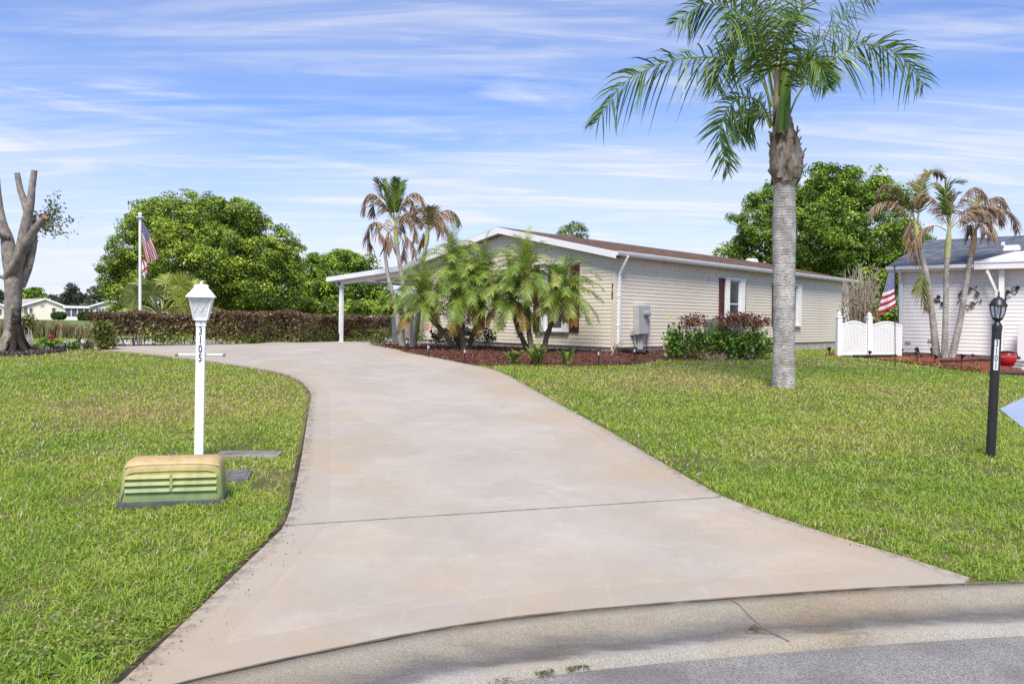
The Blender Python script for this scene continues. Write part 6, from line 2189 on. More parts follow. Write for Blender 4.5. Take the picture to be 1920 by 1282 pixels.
# dense dark tree behind the white house
CY = 46
cb4 = at(1560, 610, CY); cb4.z = float(g(CY))
tree('broadleaf_tree', 'large dense dark green tree behind both houses', 'tree', cb4, CY,
     [(1535, 365, 75, 55, 0), (1600, 360, 65, 48, 0), (1655, 370, 48, 42, 0), (1470, 385, 62, 48, .5), (1420, 375, 28, 24, 0), (1440, 430, 50, 50, -1), (1390, 455, 34, 30, 0), (1365, 470, 24, 20, .5), (1378, 415, 18, 16, .3), (1540, 440, 80, 60, -2), (1630, 440, 70, 55, -1), (1700, 450, 45, 34, 0), (1590, 500, 80, 40, -1), (1480, 480, 60, 40, -1), (1660, 510, 55, 36, 0), (1735, 462, 30, 22, .5), (1400, 490, 40, 18, 0), (1600, 550, 70, 40, 0), (1690, 560, 40, 40, 0), (1545, 322, 28, 14, 0)],
     .155, 130000, m_lush, [(1560, 570), (1558, 520)], .4, 33, clump=.17, tshift=-.06)
# far trees at the left
for k, (nm, lb, cat_, Y_, lob, ml, ls, nl, tp) in enumerate((
    ('round_tree', 'far round green tree behind the left gable house', 'tree', 185, [(58, 552, 20, 13, 0), (45, 556, 14, 10, 0), (74, 560, 12, 9, 0)], m_lush, .7, 3000, [(60, 575), (60, 565)]),
    ('conifer_tree', 'far dark narrow tree between the two gable houses', 'tree', 190, [(133, 548, 9, 12, 0), (140, 545, 7, 7, 0), (128, 560, 14, 12, 0), (147, 560, 12, 10, 0), (135, 538, 5, 5, 0)], m_fardark, .6, 2600, [(135, 580), (135, 560)]),
    ('far_tree', 'far pale tree with a thin crown above the right gable house', 'tree', 195, [(180, 545, 16, 10, 0), (200, 540, 14, 10, 0), (172, 555, 14, 10, 0), (210, 552, 16, 12, 0), (190, 560, 20, 10, 0), (215, 565, 18, 10, 0)], m_farleaf, .6, 2600, [(190, 580), (190, 560)]),
    ('far_tree', 'low dark far tree right of the round green tree', 'tree', 200, [(92, 562, 12, 7, 0), (108, 566, 16, 8, 0), (120, 564, 10, 8, 0)], m_fardark, .6, 1800, [(105, 580), (105, 570)]),
    ('far_tree', 'far dark tree at the left picture edge behind the pruned trunk', 'tree', 200, [(4, 556, 12, 7, 0), (-14, 552, 18, 10, 0)], m_fardark, .6, 1500, [(2, 580), (2, 565)]),
    ('far_tree', 'far grey green tree tucked below the oak, left of the flagpole', 'tree', 170, [(232, 560, 18, 16, 0), (222, 548, 10, 12, 0), (245, 572, 18, 12, 0)], m_farleaf, .6, 2200, [(232, 585), (232, 570)]),
    )):
    bb = at(tp[0][0], 590, Y_); bb.z = float(g(Y_))
    tree(nm, lb, cat_, bb, Y_, lob, ls, nl, ml, tp, .3, 60 + k, limbs=True, clump=.25, group='far trees at the left', per=40, cs=1.3)

# green mass closing the view under the carport and behind the house gap
for k, (lb, Y_, lob, ml) in enumerate((
    ('low dark bush mass below the bright oak behind the carport', 48, [(560, 572, 34, 22, 0), (620, 578, 40, 18, 0), (680, 578, 40, 18, 0), (735, 575, 30, 20, 0)], m_oak),
    ('small green bush between the cream house and the lattice fence', 37, [(1648, 600, 26, 34, 0), (1668, 610, 18, 40, 0), (1680, 590, 14, 30, .4)], m_oak),
    ('low green bush behind the fan palm, left of the flagpole', 46, [(235, 585, 24, 14, 0), (262, 580, 24, 14, 0)], m_oak))):
    bb = at(lob[0][0], 600, Y_); bb.z = float(g(Y_))
    tree('bush', lb, 'bush', bb, Y_, lob, .19, 9000, ml, [(lob[0][0], 598), (lob[0][0], 590)], .09, 90 + k, clump=.24)

# ---- pruned tree at the left
PB = base_at(25, 660)
PY = PB.y; psz = PY / F
p_ = lambda x, y, d=0.0: at(x, y, PY + d)
pt = empty('pruned_tree', PB, 'hard pruned grey tree with sawn limbs and one leafy twig', 'tree')
def burnt_bark():
    m, nt, b = new_mat('pruned_bark')
    b.inputs['Roughness'].default_value = .95
    b.inputs['Specular IOR Level'].default_value = .15
    tc = N(nt, 'ShaderNodeTexCoord')
    mp = N(nt, 'ShaderNodeMapping'); mp.inputs['Scale'].default_value = (1, 1, .8)
    nt.links.new(tc.outputs['Object'], mp.inputs[0])
    n1 = N(nt, 'ShaderNodeTexNoise', Scale=6, Detail=10, Roughness=.75); nt.links.new(mp.outputs[0], n1.inputs['Vector'])
    rp = ramp(nt, [(.32, (.09, .075, .06)), (.48, (.24, .21, .18)), (.6, (.34, .31, .275)), (.74, (.50, .47, .43))]); nt.links.new(n1.outputs['Fac'], rp.inputs['Fac'])
    # dark scar: low on the right side of the trunk
    sx = N(nt, 'ShaderNodeSeparateXYZ'); nt.links.new(tc.outputs['Object'], sx.inputs[0])
    n2 = N(nt, 'ShaderNodeTexNoise', Scale=3.2, Detail=9, Roughness=.75); nt.links.new(tc.outputs['Object'], n2.inputs['Vector'])
    def M(op, a, bb, c=None):
        n = N(nt, 'ShaderNodeMath', operation=op)
        for i, v in enumerate((a, bb, c)):
            if v is None: continue
            if isinstance(v, (int, float)): n.inputs[i].default_value = v
            else: nt.links.new(v, n.inputs[i])
        return n.outputs[0]
    def step(v, a, bb):
        n = N(nt, 'ShaderNodeMapRange', interpolation_type='SMOOTHSTEP'); n.inputs['From Min'].default_value = a; n.inputs['From Max'].default_value = bb
        nt.links.new(v, n.inputs['Value']); return n.outputs[0]
    xx = M('MULTIPLY_ADD', n2.outputs['Fac'], .45, sx.outputs['X']); zz = M('MULTIPLY_ADD', n2.outputs['Fac'], 2.2, sx.outputs['Z'])
    f = M('MULTIPLY', M('MULTIPLY', step(xx, .22, .28), M('SUBTRACT', 1.0, step(zz, 1.9, 2.3))), M('SUBTRACT', 1.0, step(xx, 1.4, 1.7)))
    mx = N(nt, 'ShaderNodeMix', data_type='RGBA'); nt.links.new(M('MULTIPLY', f, .92), mx.inputs['Factor'])
    nt.links.new(rp.outputs[0], mx.inputs[6]); mx.inputs[7].default_value = (.022, .016, .012, 1)
    nt.links.new(mx.outputs[2], b.inputs['Base Color'])
    bp = N(nt, 'ShaderNodeBump', Strength=1.0, Distance=.06); nt.links.new(n1.outputs['Fac'], bp.inputs['Height']); nt.links.new(bp.outputs[0], b.inputs['Normal'])
    return m
m_pb = burnt_bark()
def limb(pts, radii, name='limb', cap=True, seed=1):
    P, r = taper([p_(*x) for x in pts], [x * .9 * psz for x in radii], seg=26)
    m = MB(); m.tube(P, r, 14, wob=.05, seed=seed, cap=cap)
    return m, P, r
z3 = lambda x, y, d=0.0: (x / 3.375, 300 + y / 3.375, d)
P, r = taper([PB + Vector((0, 0, -.1)), p_(24, 641), p_(23.5, 610), p_(24, 580), p_(25.5, 545), p_(27, 516), p_(28, 500)], [x * psz for x in (22, 16.5, 14.2, 13.8, 14.6, 16, 11)], seg=36)
m = MB(); m.tube(P, r, 18, wob=.06, seed=2)
for a in np.linspace(.2, 6, 9):    # root flare
    rl = random.uniform(.8, 1.15); m.tube([Vector(q_) for q_ in spline([PB + Vector((math.cos(a) * .06, math.sin(a) * .06, .6)), PB + Vector((math.cos(a) * .16, math.sin(a) * .16, .30)), PB + Vector((math.cos(a) * .28 * rl, math.sin(a) * .28 * rl, .09)), PB + Vector((math.cos(a) * .46 * rl, math.sin(a) * .46 * rl, -.05))], 10)], list(np.linspace(.12, .045, 10)), 9)
trunk = m.build('trunk', m_pb, pt, smooth=50)
m_cut = mat('fresh_cut_wood', (.50, .22, .10), (.42, .17, .07), scale=30, rough=.9)
m_cutg = mat('old_cut_wood', (.42, .38, .32), (.32, .28, .23), scale=30, rough=.9)
for pts, rad, cut in ((([z3(80, 740), z3(62, 610), z3(45, 500), z3(20, 420), z3(5, 330), z3(-8, 180), z3(-14, 90)]), (15, 15.5, 13, 9.5, 6, 4, 3.5), None),
                      (([z3(48, 490, -.08), z3(20, 478, -.15), z3(-20, 462, -.25), z3(-60, 450, -.3)]), (8, 7, 6, 6), None),
                      (([z3(45, 735, -.12), z3(108, 640, -.25), z3(165, 530, -.4), z3(228, 430, -.52), z3(284, 362, -.62)]), (8, 9.5, 9.2, 8, 5.6), m_cut),
                      (([z3(95, 720), z3(138, 540), z3(160, 420), z3(182, 320), z3(190, 285)]), (13, 12, 10.5, 9.5, 8), None),
                      (([z3(176, 335), z3(150, 250), z3(128, 185), z3(108, 85)]), (8, 6.6, 6, 5.4), m_cutg),
                      (([z3(186, 320), z3(196, 250), z3(203, 170), z3(218, 68)]), (8.2, 7.4, 6.6, 5.8), m_cutg),
                      (([z3(125, 800, .1), z3(180, 650, .22), z3(212, 530, .32), z3(216, 430, .38), z3(214, 350, .4)]), (11, 11, 8, 6, 4), None),
                      (([z3(45, 760, -.1), z3(15, 742, -.15), z3(-40, 728, -.2), z3(-120, 715, -.2)]), (4, 3.2, 3, 2.4), None)):
    m, P, r = limb(pts, rad)
    lo_ = m.build('limb', m_pb, pt, smooth=50)
    if cut:
        d = (P[-1] - P[-2]).normalized()
        m = MB(); m.tube([P[-1] - d * .01, P[-1] + d * .012], [r[-1] * .93, r[-1] * .9], 14); m.build('cut_face', cut, lo_)
qm = QM()
rs = np.random.RandomState(5)
m = MB()
root = p_(64, 440, .4)
for k in range(16):
    tx, ty = rs.uniform(72, 142), rs.uniform(358, 445)
    tp_ = p_(tx, ty, .5 + rs.uniform(-.3, .3))
    S = [Vector(x) for x in spline([root + Vector((rs.uniform(-.1, .1), 0, rs.uniform(0, .6))), (root + tp_) / 2 + Vector((rs.uniform(-.15, .15), 0, rs.uniform(-.1, .2))), tp_], 12)]
    m.tube(S, list(np.linspace(.010, .003, 12)), 5, cap=False)
    n = 36
    ii = rs.randint(4, 12, n)
    c = np.array([tuple(S[i]) for i in ii]) + rs.normal(size=(n, 3)) * .07
    leaves(qm, c, .085, rs.rand(n) * .8, up=.2, aspect=.45, rs=rs)
n = 70
S = [p_(60 + 5 * t, 395 + 55 * t, .35) for t in np.linspace(0, 1, 12)]
c = np.array([tuple(S[i]) for i in rs.randint(0, 12, n)]) + rs.normal(size=(n, 3)) * .07
leaves(qm, c, .07, rs.rand(n), up=.2, rs=rs)
tw = m.build('twig', m_bark2, pt, smooth=40)
qm.build('foliage', leafmat('twig_leaf', [(0, (.06, .09, .025)), (.6, (.12, .16, .04)), (1, (.20, .20, .06))], trans=.3), pt)

# ================================================================== HEDGE, SHRUBS
m_hedge = leafmat('hedge_leaf', [(0, (0.071, 0.041, 0.026)), (0.3, (0.162, 0.096, 0.055)), (0.52, (0.283, 0.181, 0.103)), (0.62, (0.426, 0.329, 0.194)), (0.7, (0.127, 0.174, 0.031)), (0.84, (0.311, 0.383, 0.061)), (0.94, (0.539, 0.591, 0.109)), (1, (0.708, 0.730, 0.218))], trans=.25, rough=.45, spec=.5)
hp = [(180, 652), (330, 648.3), (480, 645.2), (600, 641.6), (748, 637.4)]
hx = [gnd(x, y) for x, y in hp]
hS = spline(hx, 200)
hd = unit(np.gradient(hS, axis=0)); hn = np.stack([-hd[:, 1], hd[:, 0], np.zeros(200)], -1)
hn *= np.sign(hn[:, 1:2])      # away from the camera
rs = np.random.RandomState(4)
n = 95000
i_ = rs.randint(0, 200, n)
w_ = rs.rand(n); hfrac = rs.rand(n) ** .75
top_px = np.interp(i_ / 199, [0, .2, .4, .7, 1], [.80, .90, .92, 1.0, 1.06])
Hh = top_px * (1 + .07 * np.sin(i_ * .21) + .05 * np.sin(i_ * .57 + 1))
shell = rs.rand(n)
w_ = np.where(shell < .45, rs.rand(n) * .22, w_)
hfrac = np.where(shell > .72, 1 - .12 * rs.rand(n), hfrac)
pos = hS[i_] + hd[i_] * (rs.rand(n) - .5)[:, None] * .12 + hn[i_] * ((w_ * .75) - .02)[:, None]
pos[:, 2] = g(pos[:, 1]) + .04 + Hh * hfrac * (1 - .10 * np.abs(w_ - .5))
# gaps low down between the stems
gap = vnoise(i_ * .05, hfrac * 0, .35, 21)
keep = ~((hfrac < .30) & (rs.rand(n) < np.clip((.62 - gap) * 2.2, 0, .88)))
pos, hfrac, i_ = pos[keep], hfrac[keep], i_[keep]
n = len(pos)
blot = vnoise(i_ * .09 + pos[:, 0] * .3, hfrac * 4.0, .55, 22)
lowgreen = rs.rand(n) < np.clip((.66 - hfrac) * 1.15 + (blot - .45) * 1.1, 0.03, .85)
tt = np.where(lowgreen, .72 + .26 * rs.rand(n), .62 * rs.rand(n))
tt = np.clip(tt + .0, 0, 1)
qm = QM()
leaves(qm, pos, .072, tt, up=.25, aspect=.55, rs=rs)
hb_ = Vector(hS[100]); hb_.z = float(g(hb_.y))
he = empty('hedge', hb_, 'long clipped bronze brown hedge along the driveway', 'hedge')
qm.build('foliage', m_hedge, he)
m = MB()
for k in range(150):
    i = rs.randint(0, 200); b_ = Vector(hS[i]) + Vector(hn[i]) * rs.uniform(.15, .5); b_.z = float(g(b_.y))
    t_ = b_ + Vector((rs.uniform(-.25, .25), rs.uniform(-.15, .15), rs.uniform(.5, .85)))
    m.tube([b_, b_.lerp(t_, .5) + Vector((rs.uniform(-.06, .06), 0, 0)), t_], [.014, .010, .004], 5, cap=False)
st_o = m.build('stem', m_bark, he)
st_o['kind'] = 'stuff'

def shrub(name, label, cat, px, py, parts, Y, m_leaf, lsize, nl, seed, group=None, stems=7, srad=.012, flower=None):
    """parts: (px, py, rx, rz, dY, share) foliage blobs; stems rise from the base into the blobs"""
    rs = np.random.RandomState(seed)
    b_ = base_at(px, py)
    if Y is not None:
        b_ = at(px, py, Y); b_.z = float(g(Y))
    Y = b_.y; s = Y / F
    e = empty(name, b_, label, cat, group)
    m = MB()
    qm = QM()
    for (x, y, rx, rz, dy, sh) in parts:
        c = at(x, y, Y + dy)
        for k in range(max(2, int(stems * sh * 2))):
            d = unit(rs.normal(size=3)); t_ = c + Vector((d[0] * rx * s * .6, d[1] * rx * s * .5, d[2] * rz * s * .7))
            a = b_ + Vector((rs.uniform(-.08, .08), rs.uniform(-.06, .06), -.03))
            md = a.lerp(t_, .45) + Vector((rs.uniform(-.08, .08), rs.uniform(-.05, .05), .05))
            m.tube([Vector(x_) for x_ in spline([a, md, t_], 7)], list(np.linspace(srad, srad * .35, 7)), 5, cap=False)
        n = int(nl * sh); k = max(5, n // 9)
        d = unit(rs.normal(size=(k, 3))); rad = rs.uniform(.35, 1.0, k)[:, None] ** .6
        cl = np.array(c) + d * rad * np.array([rx * s, rx * s * .8, rz * s])
        ci = rs.randint(0, k, n)
        pos = cl[ci] + rs.normal(size=(n, 3)) * lsize * .75
        pos[:, 2] = np.maximum(pos[:, 2], g(pos[:, 1]) + .03)
        leaves(qm, pos, lsize, np.clip(rs.rand(k)[ci] * .7 + rs.rand(n) * .35 - .05, 0, 1), up=.5, aspect=.5, rs=rs)
    m.build('stem', m_bark2, e, smooth=50)
    qm.build('foliage', m_leaf, e)
    return e, b_
m_yg = leafmat('yellow_green_leaf', [(0, (.06, .085, .02)), (.5, (.17, .20, .04)), (.85, (.34, .33, .07)), (1, (.42, .36, .14))], trans=.3)
m_seag = leafmat('broad_green_leaf', [(0, (0.053, 0.122, 0.021)), (0.45, (0.132, 0.260, 0.036)), (0.8, (0.281, 0.423, 0.057)), (1, (0.562, 0.585, 0.114))], trans=.3, rough=.42)
m_red = leafmat('dried_red_leaf', [(0, (0.089, 0.033, 0.018)), (0.5, (0.217, 0.084, 0.046)), (0.85, (0.332, 0.152, 0.084)), (1, (0.383, 0.274, 0.182))], trans=.2, rough=.7)
m_croton = leafmat('croton_leaf', [(0, (.025, .02, .018)), (.4, (.07, .03, .025)), (.6, (.06, .085, .02)), (.85, (.14, .17, .035)), (1, (.25, .10, .06))], trans=.2, rough=.4)
m_ti = leafmat('ti_leaf', [(0, (.03, .008, .012)), (.6, (.10, .018, .025)), (1, (.26, .05, .04))], trans=.2, rough=.4)
shrub('shrub', 'yellow green leafy shrub at the left end of the hedge', 'shrub', 190, 657, [(192, 622, 16, 20, 0, .6), (200, 640, 16, 14, 0, .4)], None, m_yg, .085, 1500, 41, stems=9)
shrub('shrub', 'small yellow green shrub at the mulch tip by the carport', 'shrub', 712, 649, [(712, 628, 13, 12, 0, .6), (704, 638, 9, 8, 0, .25), (722, 622, 8, 8, .2, .15)], None, m_yg, .07, 520, 42, stems=7)
shrub('shrub', 'low bush with yellow flowers at the left grass edge', 'shrub', 168, 655, [(166, 646, 9, 5, 0, 1)], None, m_yg, .07, 220, 43)
shrub('shrub', 'low dark green plants beside the lantern path light', 'shrub', 136, 655, [(136, 647, 12, 4, 0, 1)], None, m_seag, .07, 320, 44)
shrub('shrub', 'green shrub just right of the pruned trunk', 'shrub', 52, 655, [(52, 612, 12, 20, .6, 1)], PY + 1.2, m_yg, .09, 420, 45)
shrub('shrub', 'low green plants around the red hydrant', 'shrub', 92, 658, [(88, 645, 16, 7, .2, 1)], None, m_seag, .08, 420, 46)

GBs = 'green bushes with dried red tops by the air conditioner'
def ac_bush(px, py, parts, dead, label, seed):
    e, b_ = shrub('bush', label, 'bush', px, py, parts, None, m_seag, .115, 1100, seed, GBs, stems=9)
    rs = np.random.RandomState(seed + 500)
    s = b_.y / F
    qm = QM(); m = MB()
    for (x, y, rx, rz) in dead:
        for k in range(int(rx * .95) + 2):
            t_ = at(x + rs.uniform(-rx, rx), y + rs.uniform(-rz, rz), b_.y + rs.uniform(-.2, .3))
            a = b_ + Vector((rs.uniform(-.2, .2) + (t_.x - b_.x) * .35, rs.uniform(-.05, .2), .3))
            m.tube([Vector(q_) for q_ in spline([a, a.lerp(t_, .5) + Vector((rs.uniform(-.05, .05), 0, .04)), t_], 7)], list(np.linspace(.009, .004, 7)), 4, cap=False)
            n = 16
            leaves(qm, np.array(t_) + rs.normal(size=(n, 3)) * np.array([.06, .06, .055]) * 1.1, .085, rs.rand(n), up=.1, aspect=.5, rs=rs)
    m.build('dead_stem', m_bark2, e)
    qm.build('dried_leaf', m_red, e)['kind'] = 'stuff'
ac_bush(1283, 672, [(1262, 640, 14, 24, 0, .4), (1290, 645, 22, 22, 0, .35), (1312, 640, 14, 18, .2, .25)], [(1300, 602, 20, 9)], 'leftmost of the three bushes, standing before the meter side of the air conditioner', 51)
ac_bush(1352, 671, [(1352, 637, 22, 22, 0, .6), (1335, 640, 14, 18, 0, .2), (1372, 642, 14, 16, 0, .2)], [(1375, 600, 27, 8), (1350, 606, 10, 8)], 'middle of the three bushes, below the maroon shuttered side window', 52)
ac_bush(1402, 674, [(1402, 640, 22, 24, 0, .45), (1428, 646, 18, 18, .1, .3), (1385, 652, 18, 16, -.1, .25)], [(1395, 600, 12, 8), (1424, 604, 18, 11)], 'rightmost of the three bushes, nearest to the queen palm trunk', 53)
e, b_ = shrub('shrub', 'pale spent flower stalks at the foot of the bushes', 'shrub', 1345, 675, [(1345, 669, 34, 3.5, 0, 1)], None, leafmat('pale_petal', [(0, (.30, .25, .12)), (1, (.50, .42, .24))], trans=.2), .05, 260, 54, stems=12, srad=.004)

for px_, py_, x, y, rx, rz, lb, sd, ml in ((838, 650, 838, 626, 11, 9, 'dark croton shrub under the left leaning date palm', 61, m_croton), (858, 652, 858, 628, 10, 9, 'bronze croton shrub left of the upright date palm trunk', 62, m_croton),
                                      (913, 652, 915, 630, 9, 9, 'small bronze croton shrub alone before the cream wall', 63, m_croton), (820, 652, 820, 630, 7, 8, 'drooping dark croton shrub with bare stems near the red shield sign', 64, m_croton),
                                      (884, 652, 886, 628, 9, 7, 'green yellow croton between the trunks of the left date palms', 65, m_yg)):
    shrub('croton', lb, 'shrub', px_, py_, [(x, y, rx, rz, .15, 1)], None, ml, .12, 130, sd, 'croton shrubs in the mulch bed', stems=6)
shrub('ti_plant', 'dark red ti plant beside the left shuttered window', 'shrub', 889, 650, [(893, 598, 9, 11, .3, 1)], None, m_ti, .2, 80, 66, stems=3)
shrub('shrub', 'thin bare stemmed plant with few leaves by the slender palms', 'shrub', 790, 650, [(789, 631, 10, 3, .1, 1)], None, m_seag, .09, 36, 67, stems=5, srad=.005)
# bare stub at the house corner
cb5 = base_at(1146, 668)
m = MB(); Ys = cb5.y
m.tube([cb5, at(1154, 650, Ys), at(1165, 640, Ys)], [.022, .02, .014], 6); m.tube([at(1153, 651, Ys), at(1152, 642, Ys)], [.014, .01], 6); m.tube([at(1155, 650, Ys), at(1166, 648, Ys), at(1169, 640, Ys)], [.014, .012, .008], 6)
tag(m.build('cut_branch', mat('dry_stem', (.36, .30, .20), (.28, .23, .15), scale=12, rough=.9), smooth=50), 'forked bare branch leaning on the house corner', 'branch')

# dry bush between the houses
dbY = 27.5
db = at(1612, 655, dbY); db.z = float(g(dbY))
e = empty('dry_bush', db, 'leafless tan bush behind the lattice fence', 'bush')
rs = np.random.RandomState(8)
m = MB()
for k in range(70):
    a = db + Vector((rs.uniform(-.3, .3), rs.uniform(-.3, .3), -.05))
    t_ = at(rs.uniform(1578, 1652), rs.uniform(495, 560), dbY + rs.uniform(-.6, .6))
    md = a.lerp(t_, .5) + Vector((rs.uniform(-.2, .2), rs.uniform(-.2, .2), .25))
    S = [Vector(q_) for q_ in spline([a, md, t_], 10)]
    m.tube(S, list(np.linspace(.022, .006, 10)), 5, cap=False)
    for _ in range(6):
        j = rs.randint(4, 10); o_ = S[j]
        d = Vector(unit(rs.normal(size=3) + np.array([0, 0, .5]))) * rs.uniform(.15, .4)
        m.tube([o_, o_ + d * .5 + Vector((rs.uniform(-.05, .05), 0, 0)), o_ + d], [.008, .006, .003], 4, cap=False)
m.build('branch', mat('tan_twig', (.34, .28, .21), (.44, .38, .30), scale=6, rough=.95), e)
qm = QM(); n = 900
c = np.array([tuple(at(rs.uniform(1598, 1650), rs.uniform(560, 645), dbY + rs.uniform(-.5, .5))) for _ in range(n)])
leaves(qm, c, .13, rs.rand(n), up=-.4, aspect=.3, rs=rs)
c = np.array([tuple(at(1570 + 30 * rs.rand(), 545 + 60 * rs.rand(), dbY - .3)) for _ in range(45)])
leaves(qm, c, .10, rs.rand(45) * .1, up=0, aspect=.6, rs=rs)
qm.build('dry_leaf', leafmat('tan_leaf', [(0, (.05, .035, .03)), (.1, (.10, .07, .05)), (.15, (.22, .16, .10)), (1, (.42, .33, .24))], trans=.2, rough=.8), e)

# ---- reeds, weeds, small litter
def reeds():
    rs = np.random.RandomState(12)
    n = 42000
    px_ = rs.uniform(-60, 185, n); Yr = rs.uniform(27.5, 46, n)
    V0 = []
    a = (px_ - HX) / F
    x = a * Yr; z = g(Yr)
    ytop = np.interp(px_, [-60, 60, 110, 140, 185], [600, 600, 602, 606, 614]) + 3 * vnoise(px_, Yr, 14, 31)
    h = np.clip((CAMZ - (ytop - 584) * Yr / F - g(Yr)), .12, 1.2) * rs.uniform(.72, 1.04, n)
    k = ~((px_ > 95) & (Yr < 31)) & ~((px_ > 150) & (Yr > 40))
    x, Yr, z, h = x[k], Yr[k], z[k], h[k]; n = len(x)
    az = rs.uniform(0, 2 * PI, n); ln = rs.uniform(.05, .4, n)
    tip = np.stack([x + np.cos(az) * ln * h, Yr + np.sin(az) * ln * h, z + h], -1)
    b_ = np.stack([x, Yr, z], -1)
    mid_ = b_ * .5 + tip * .5 + np.array([0, 0, .08])
    V = np.empty((n, 3, 2, 3), np.float32)
    s = np.stack([np.cos(az + 1.3), np.sin(az + 1.3), np.zeros(n)], -1)
    for i, (p, w) in enumerate(((b_, .016), (mid_, .02), (tip, .005))):
        V[:, i, 0] = p - s * w; V[:, i, 1] = p + s * w
    o = np.arange(n)[:, None] * 6
    Q = np.stack([np.hstack([o, o + 1, o + 3, o + 2]), np.hstack([o + 2, o + 3, o + 5, o + 4])], 1)
    tt = np.clip(rs.rand(n) * .7 + .3 * vnoise(x, Yr, 2.5, 32), 0, 1)
    tt = np.where(rs.rand(n) < .22 + .35 * (Yr < 31), tt * .3, tt)
    qm = QM(); qm.add(V.reshape(-1, 3), Q.reshape(-1, 4), np.repeat(tt, 6))
    m_reed = leafmat('reed', [(0, (0.125, 0.163, 0.037)), (0.25, (0.250, 0.237, 0.100)), (0.5, (0.375, 0.288, 0.175)), (0.8, (0.500, 0.388, 0.275)), (1, (0.600, 0.475, 0.375))], trans=.25, rough=.8)
    tag(qm.build('reeds', m_reed), 'tan and green reeds at the bank behind the pruned tree', kind='stuff')
reeds()

m_weed = leafmat('weed_leaf', [(0, (0.102, 0.221, 0.025)), (0.6, (0.238, 0.391, 0.051)), (1, (0.425, 0.510, 0.102))], trans=.3, rough=.5)
def weed(px, py, n, L, label, ml, w=.35, seed=0, el=(20, 70)):
    rs = np.random.RandomState(seed + 700)
    b_ = base_at(px, py, 0)
    qm = QM()
    for k in range(n):
        az = rs.uniform(0, 2 * PI); e_ = math.radians(rs.uniform(*el)); l_ = L * rs.uniform(.6, 1.1)
        d = np.array([math.cos(az) * math.cos(e_), math.sin(az) * math.cos(e_), math.sin(e_)]); s = np.array([-math.sin(az), math.cos(az), 0])
        o_ = np.array(b_) + rs.normal(size=3) * np.array([.015, .015, .002])
        st = [(0, .2), (.4, 1), (.75, .8), (1, .08)]
        V = []
        for t, f in st:
            c = o_ + d * l_ * t + np.array([0, 0, -1]) * l_ * .35 * t * t
            V += [c - s * l_ * w * f * .5, c + s * l_ * w * f * .5]
        qm.add(np.array(V), [(0, 1, 3, 2), (2, 3, 5, 4), (4, 5, 7, 6)], rs.rand())
    o = qm.build('weed', ml)
    return tag(o, label, 'weed')
weed(135, 1252, 12, .14, 'broad leaved bright green weed near the bottom left corner', m_weed, .4, 1)
weed(100, 1270, 9, .10, 'second low weed beside the broad leaved one in the lawn corner', m_weed, .4, 2)
wd = weed(1412, 1172, 26, .05, 'tiny brown weed growing in the kerb joint', leafmat('dry_weed', [(0, (.13, .10, .04)), (1, (.30, .24, .12))], trans=.2), .12, 3, el=(10, 60))
wd.location.z -= .012
rs = np.random.RandomState(71)
qm = QM()
for (px_, py_, rx_, ry_, n) in ((200, 1215, .34, .20, 480), (255, 1170, .2, .14, 200), (60, 1225, .3, .18, 240), (330, 1120, .14, .10, 110)):
    c0 = gnd(px_, py_)
    a = rs.normal(size=(n, 2)) * np.array([rx_, ry_]) * .55
    x, y = c0.x + a[:, 0], c0.y + a[:, 1]
    k = lawn_ok(x, y); x, y = x[k], y[k]
    c = np.stack([x, y, g(y) + .012 + .035 * rs.rand(len(x))], -1)
    leaves(qm, c, .019, rs.rand(len(x)), up=1.3, aspect=.8, rs=rs)
tag(qm.build('ground_cover', leafmat('clover', [(0, (.12, .20, .025)), (.6, (.25, .33, .05)), (1, (.38, .38, .09))], trans=.3)), 'yellow green creeping weeds in the lawn near the street corner', kind='stuff')
# moss in the road seam
qm = QM(); rs = np.random.RandomState(3)
for (xa_, ya_), (xb_, yb__), n in (((1005, 1263), (1040, 1257), 60), ((1060, 1254), (1100, 1247), 80), ((920, 1280), (960, 1273), 25)):
    A_, B_ = gnd(xa_, ya_, -.03), gnd(xb_, yb__, -.03)
    t = rs.rand(n)[:, None]
    c = np.array(A_) * (1 - t) + np.array(B_) * t + rs.normal(size=(n, 3)) * np.array([.008, .010, .003]); c[:, 2] = -.022
    leaves(qm, c, .014, rs.rand(n), up=.6, rs=rs)
tag(qm.build('moss', leafmat('moss_leaf', [(0, (.05, .08, .015)), (1, (.16, .18, .04))], trans=.1)), 'green moss in the seam between gutter and asphalt', kind='stuff')
# dead leaves and bits blown along the slab edge
qm = QM(); n = 240
t = rs.rand(n)
yy = 2.9 + rs.rand(n) ** 2 * 7
side = rs.rand(n) < .75
xx = np.where(side, xl(yy) + np.abs(rs.normal(size=n)) * .10 + .01, xr_side(yy) - np.abs(rs.normal(size=n)) * .08 - .01)
ok_ = in_drive(xx, yy, -.01)
c = np.stack([xx, yy, g(yy) + .036], -1)[ok_]
leaves(qm, c, .014, rs.rand(len(c)), up=2.0, rs=rs)
# scattered bits in the lawn
tag(qm.build('leaf_litter', leafmat('litter_leaf', [(0, (.03, .022, .014)), (.7, (.10, .07, .045)), (1, (.30, .24, .15))], trans=0)), 'dark specks of dead leaf along the slab edge', kind='stuff')

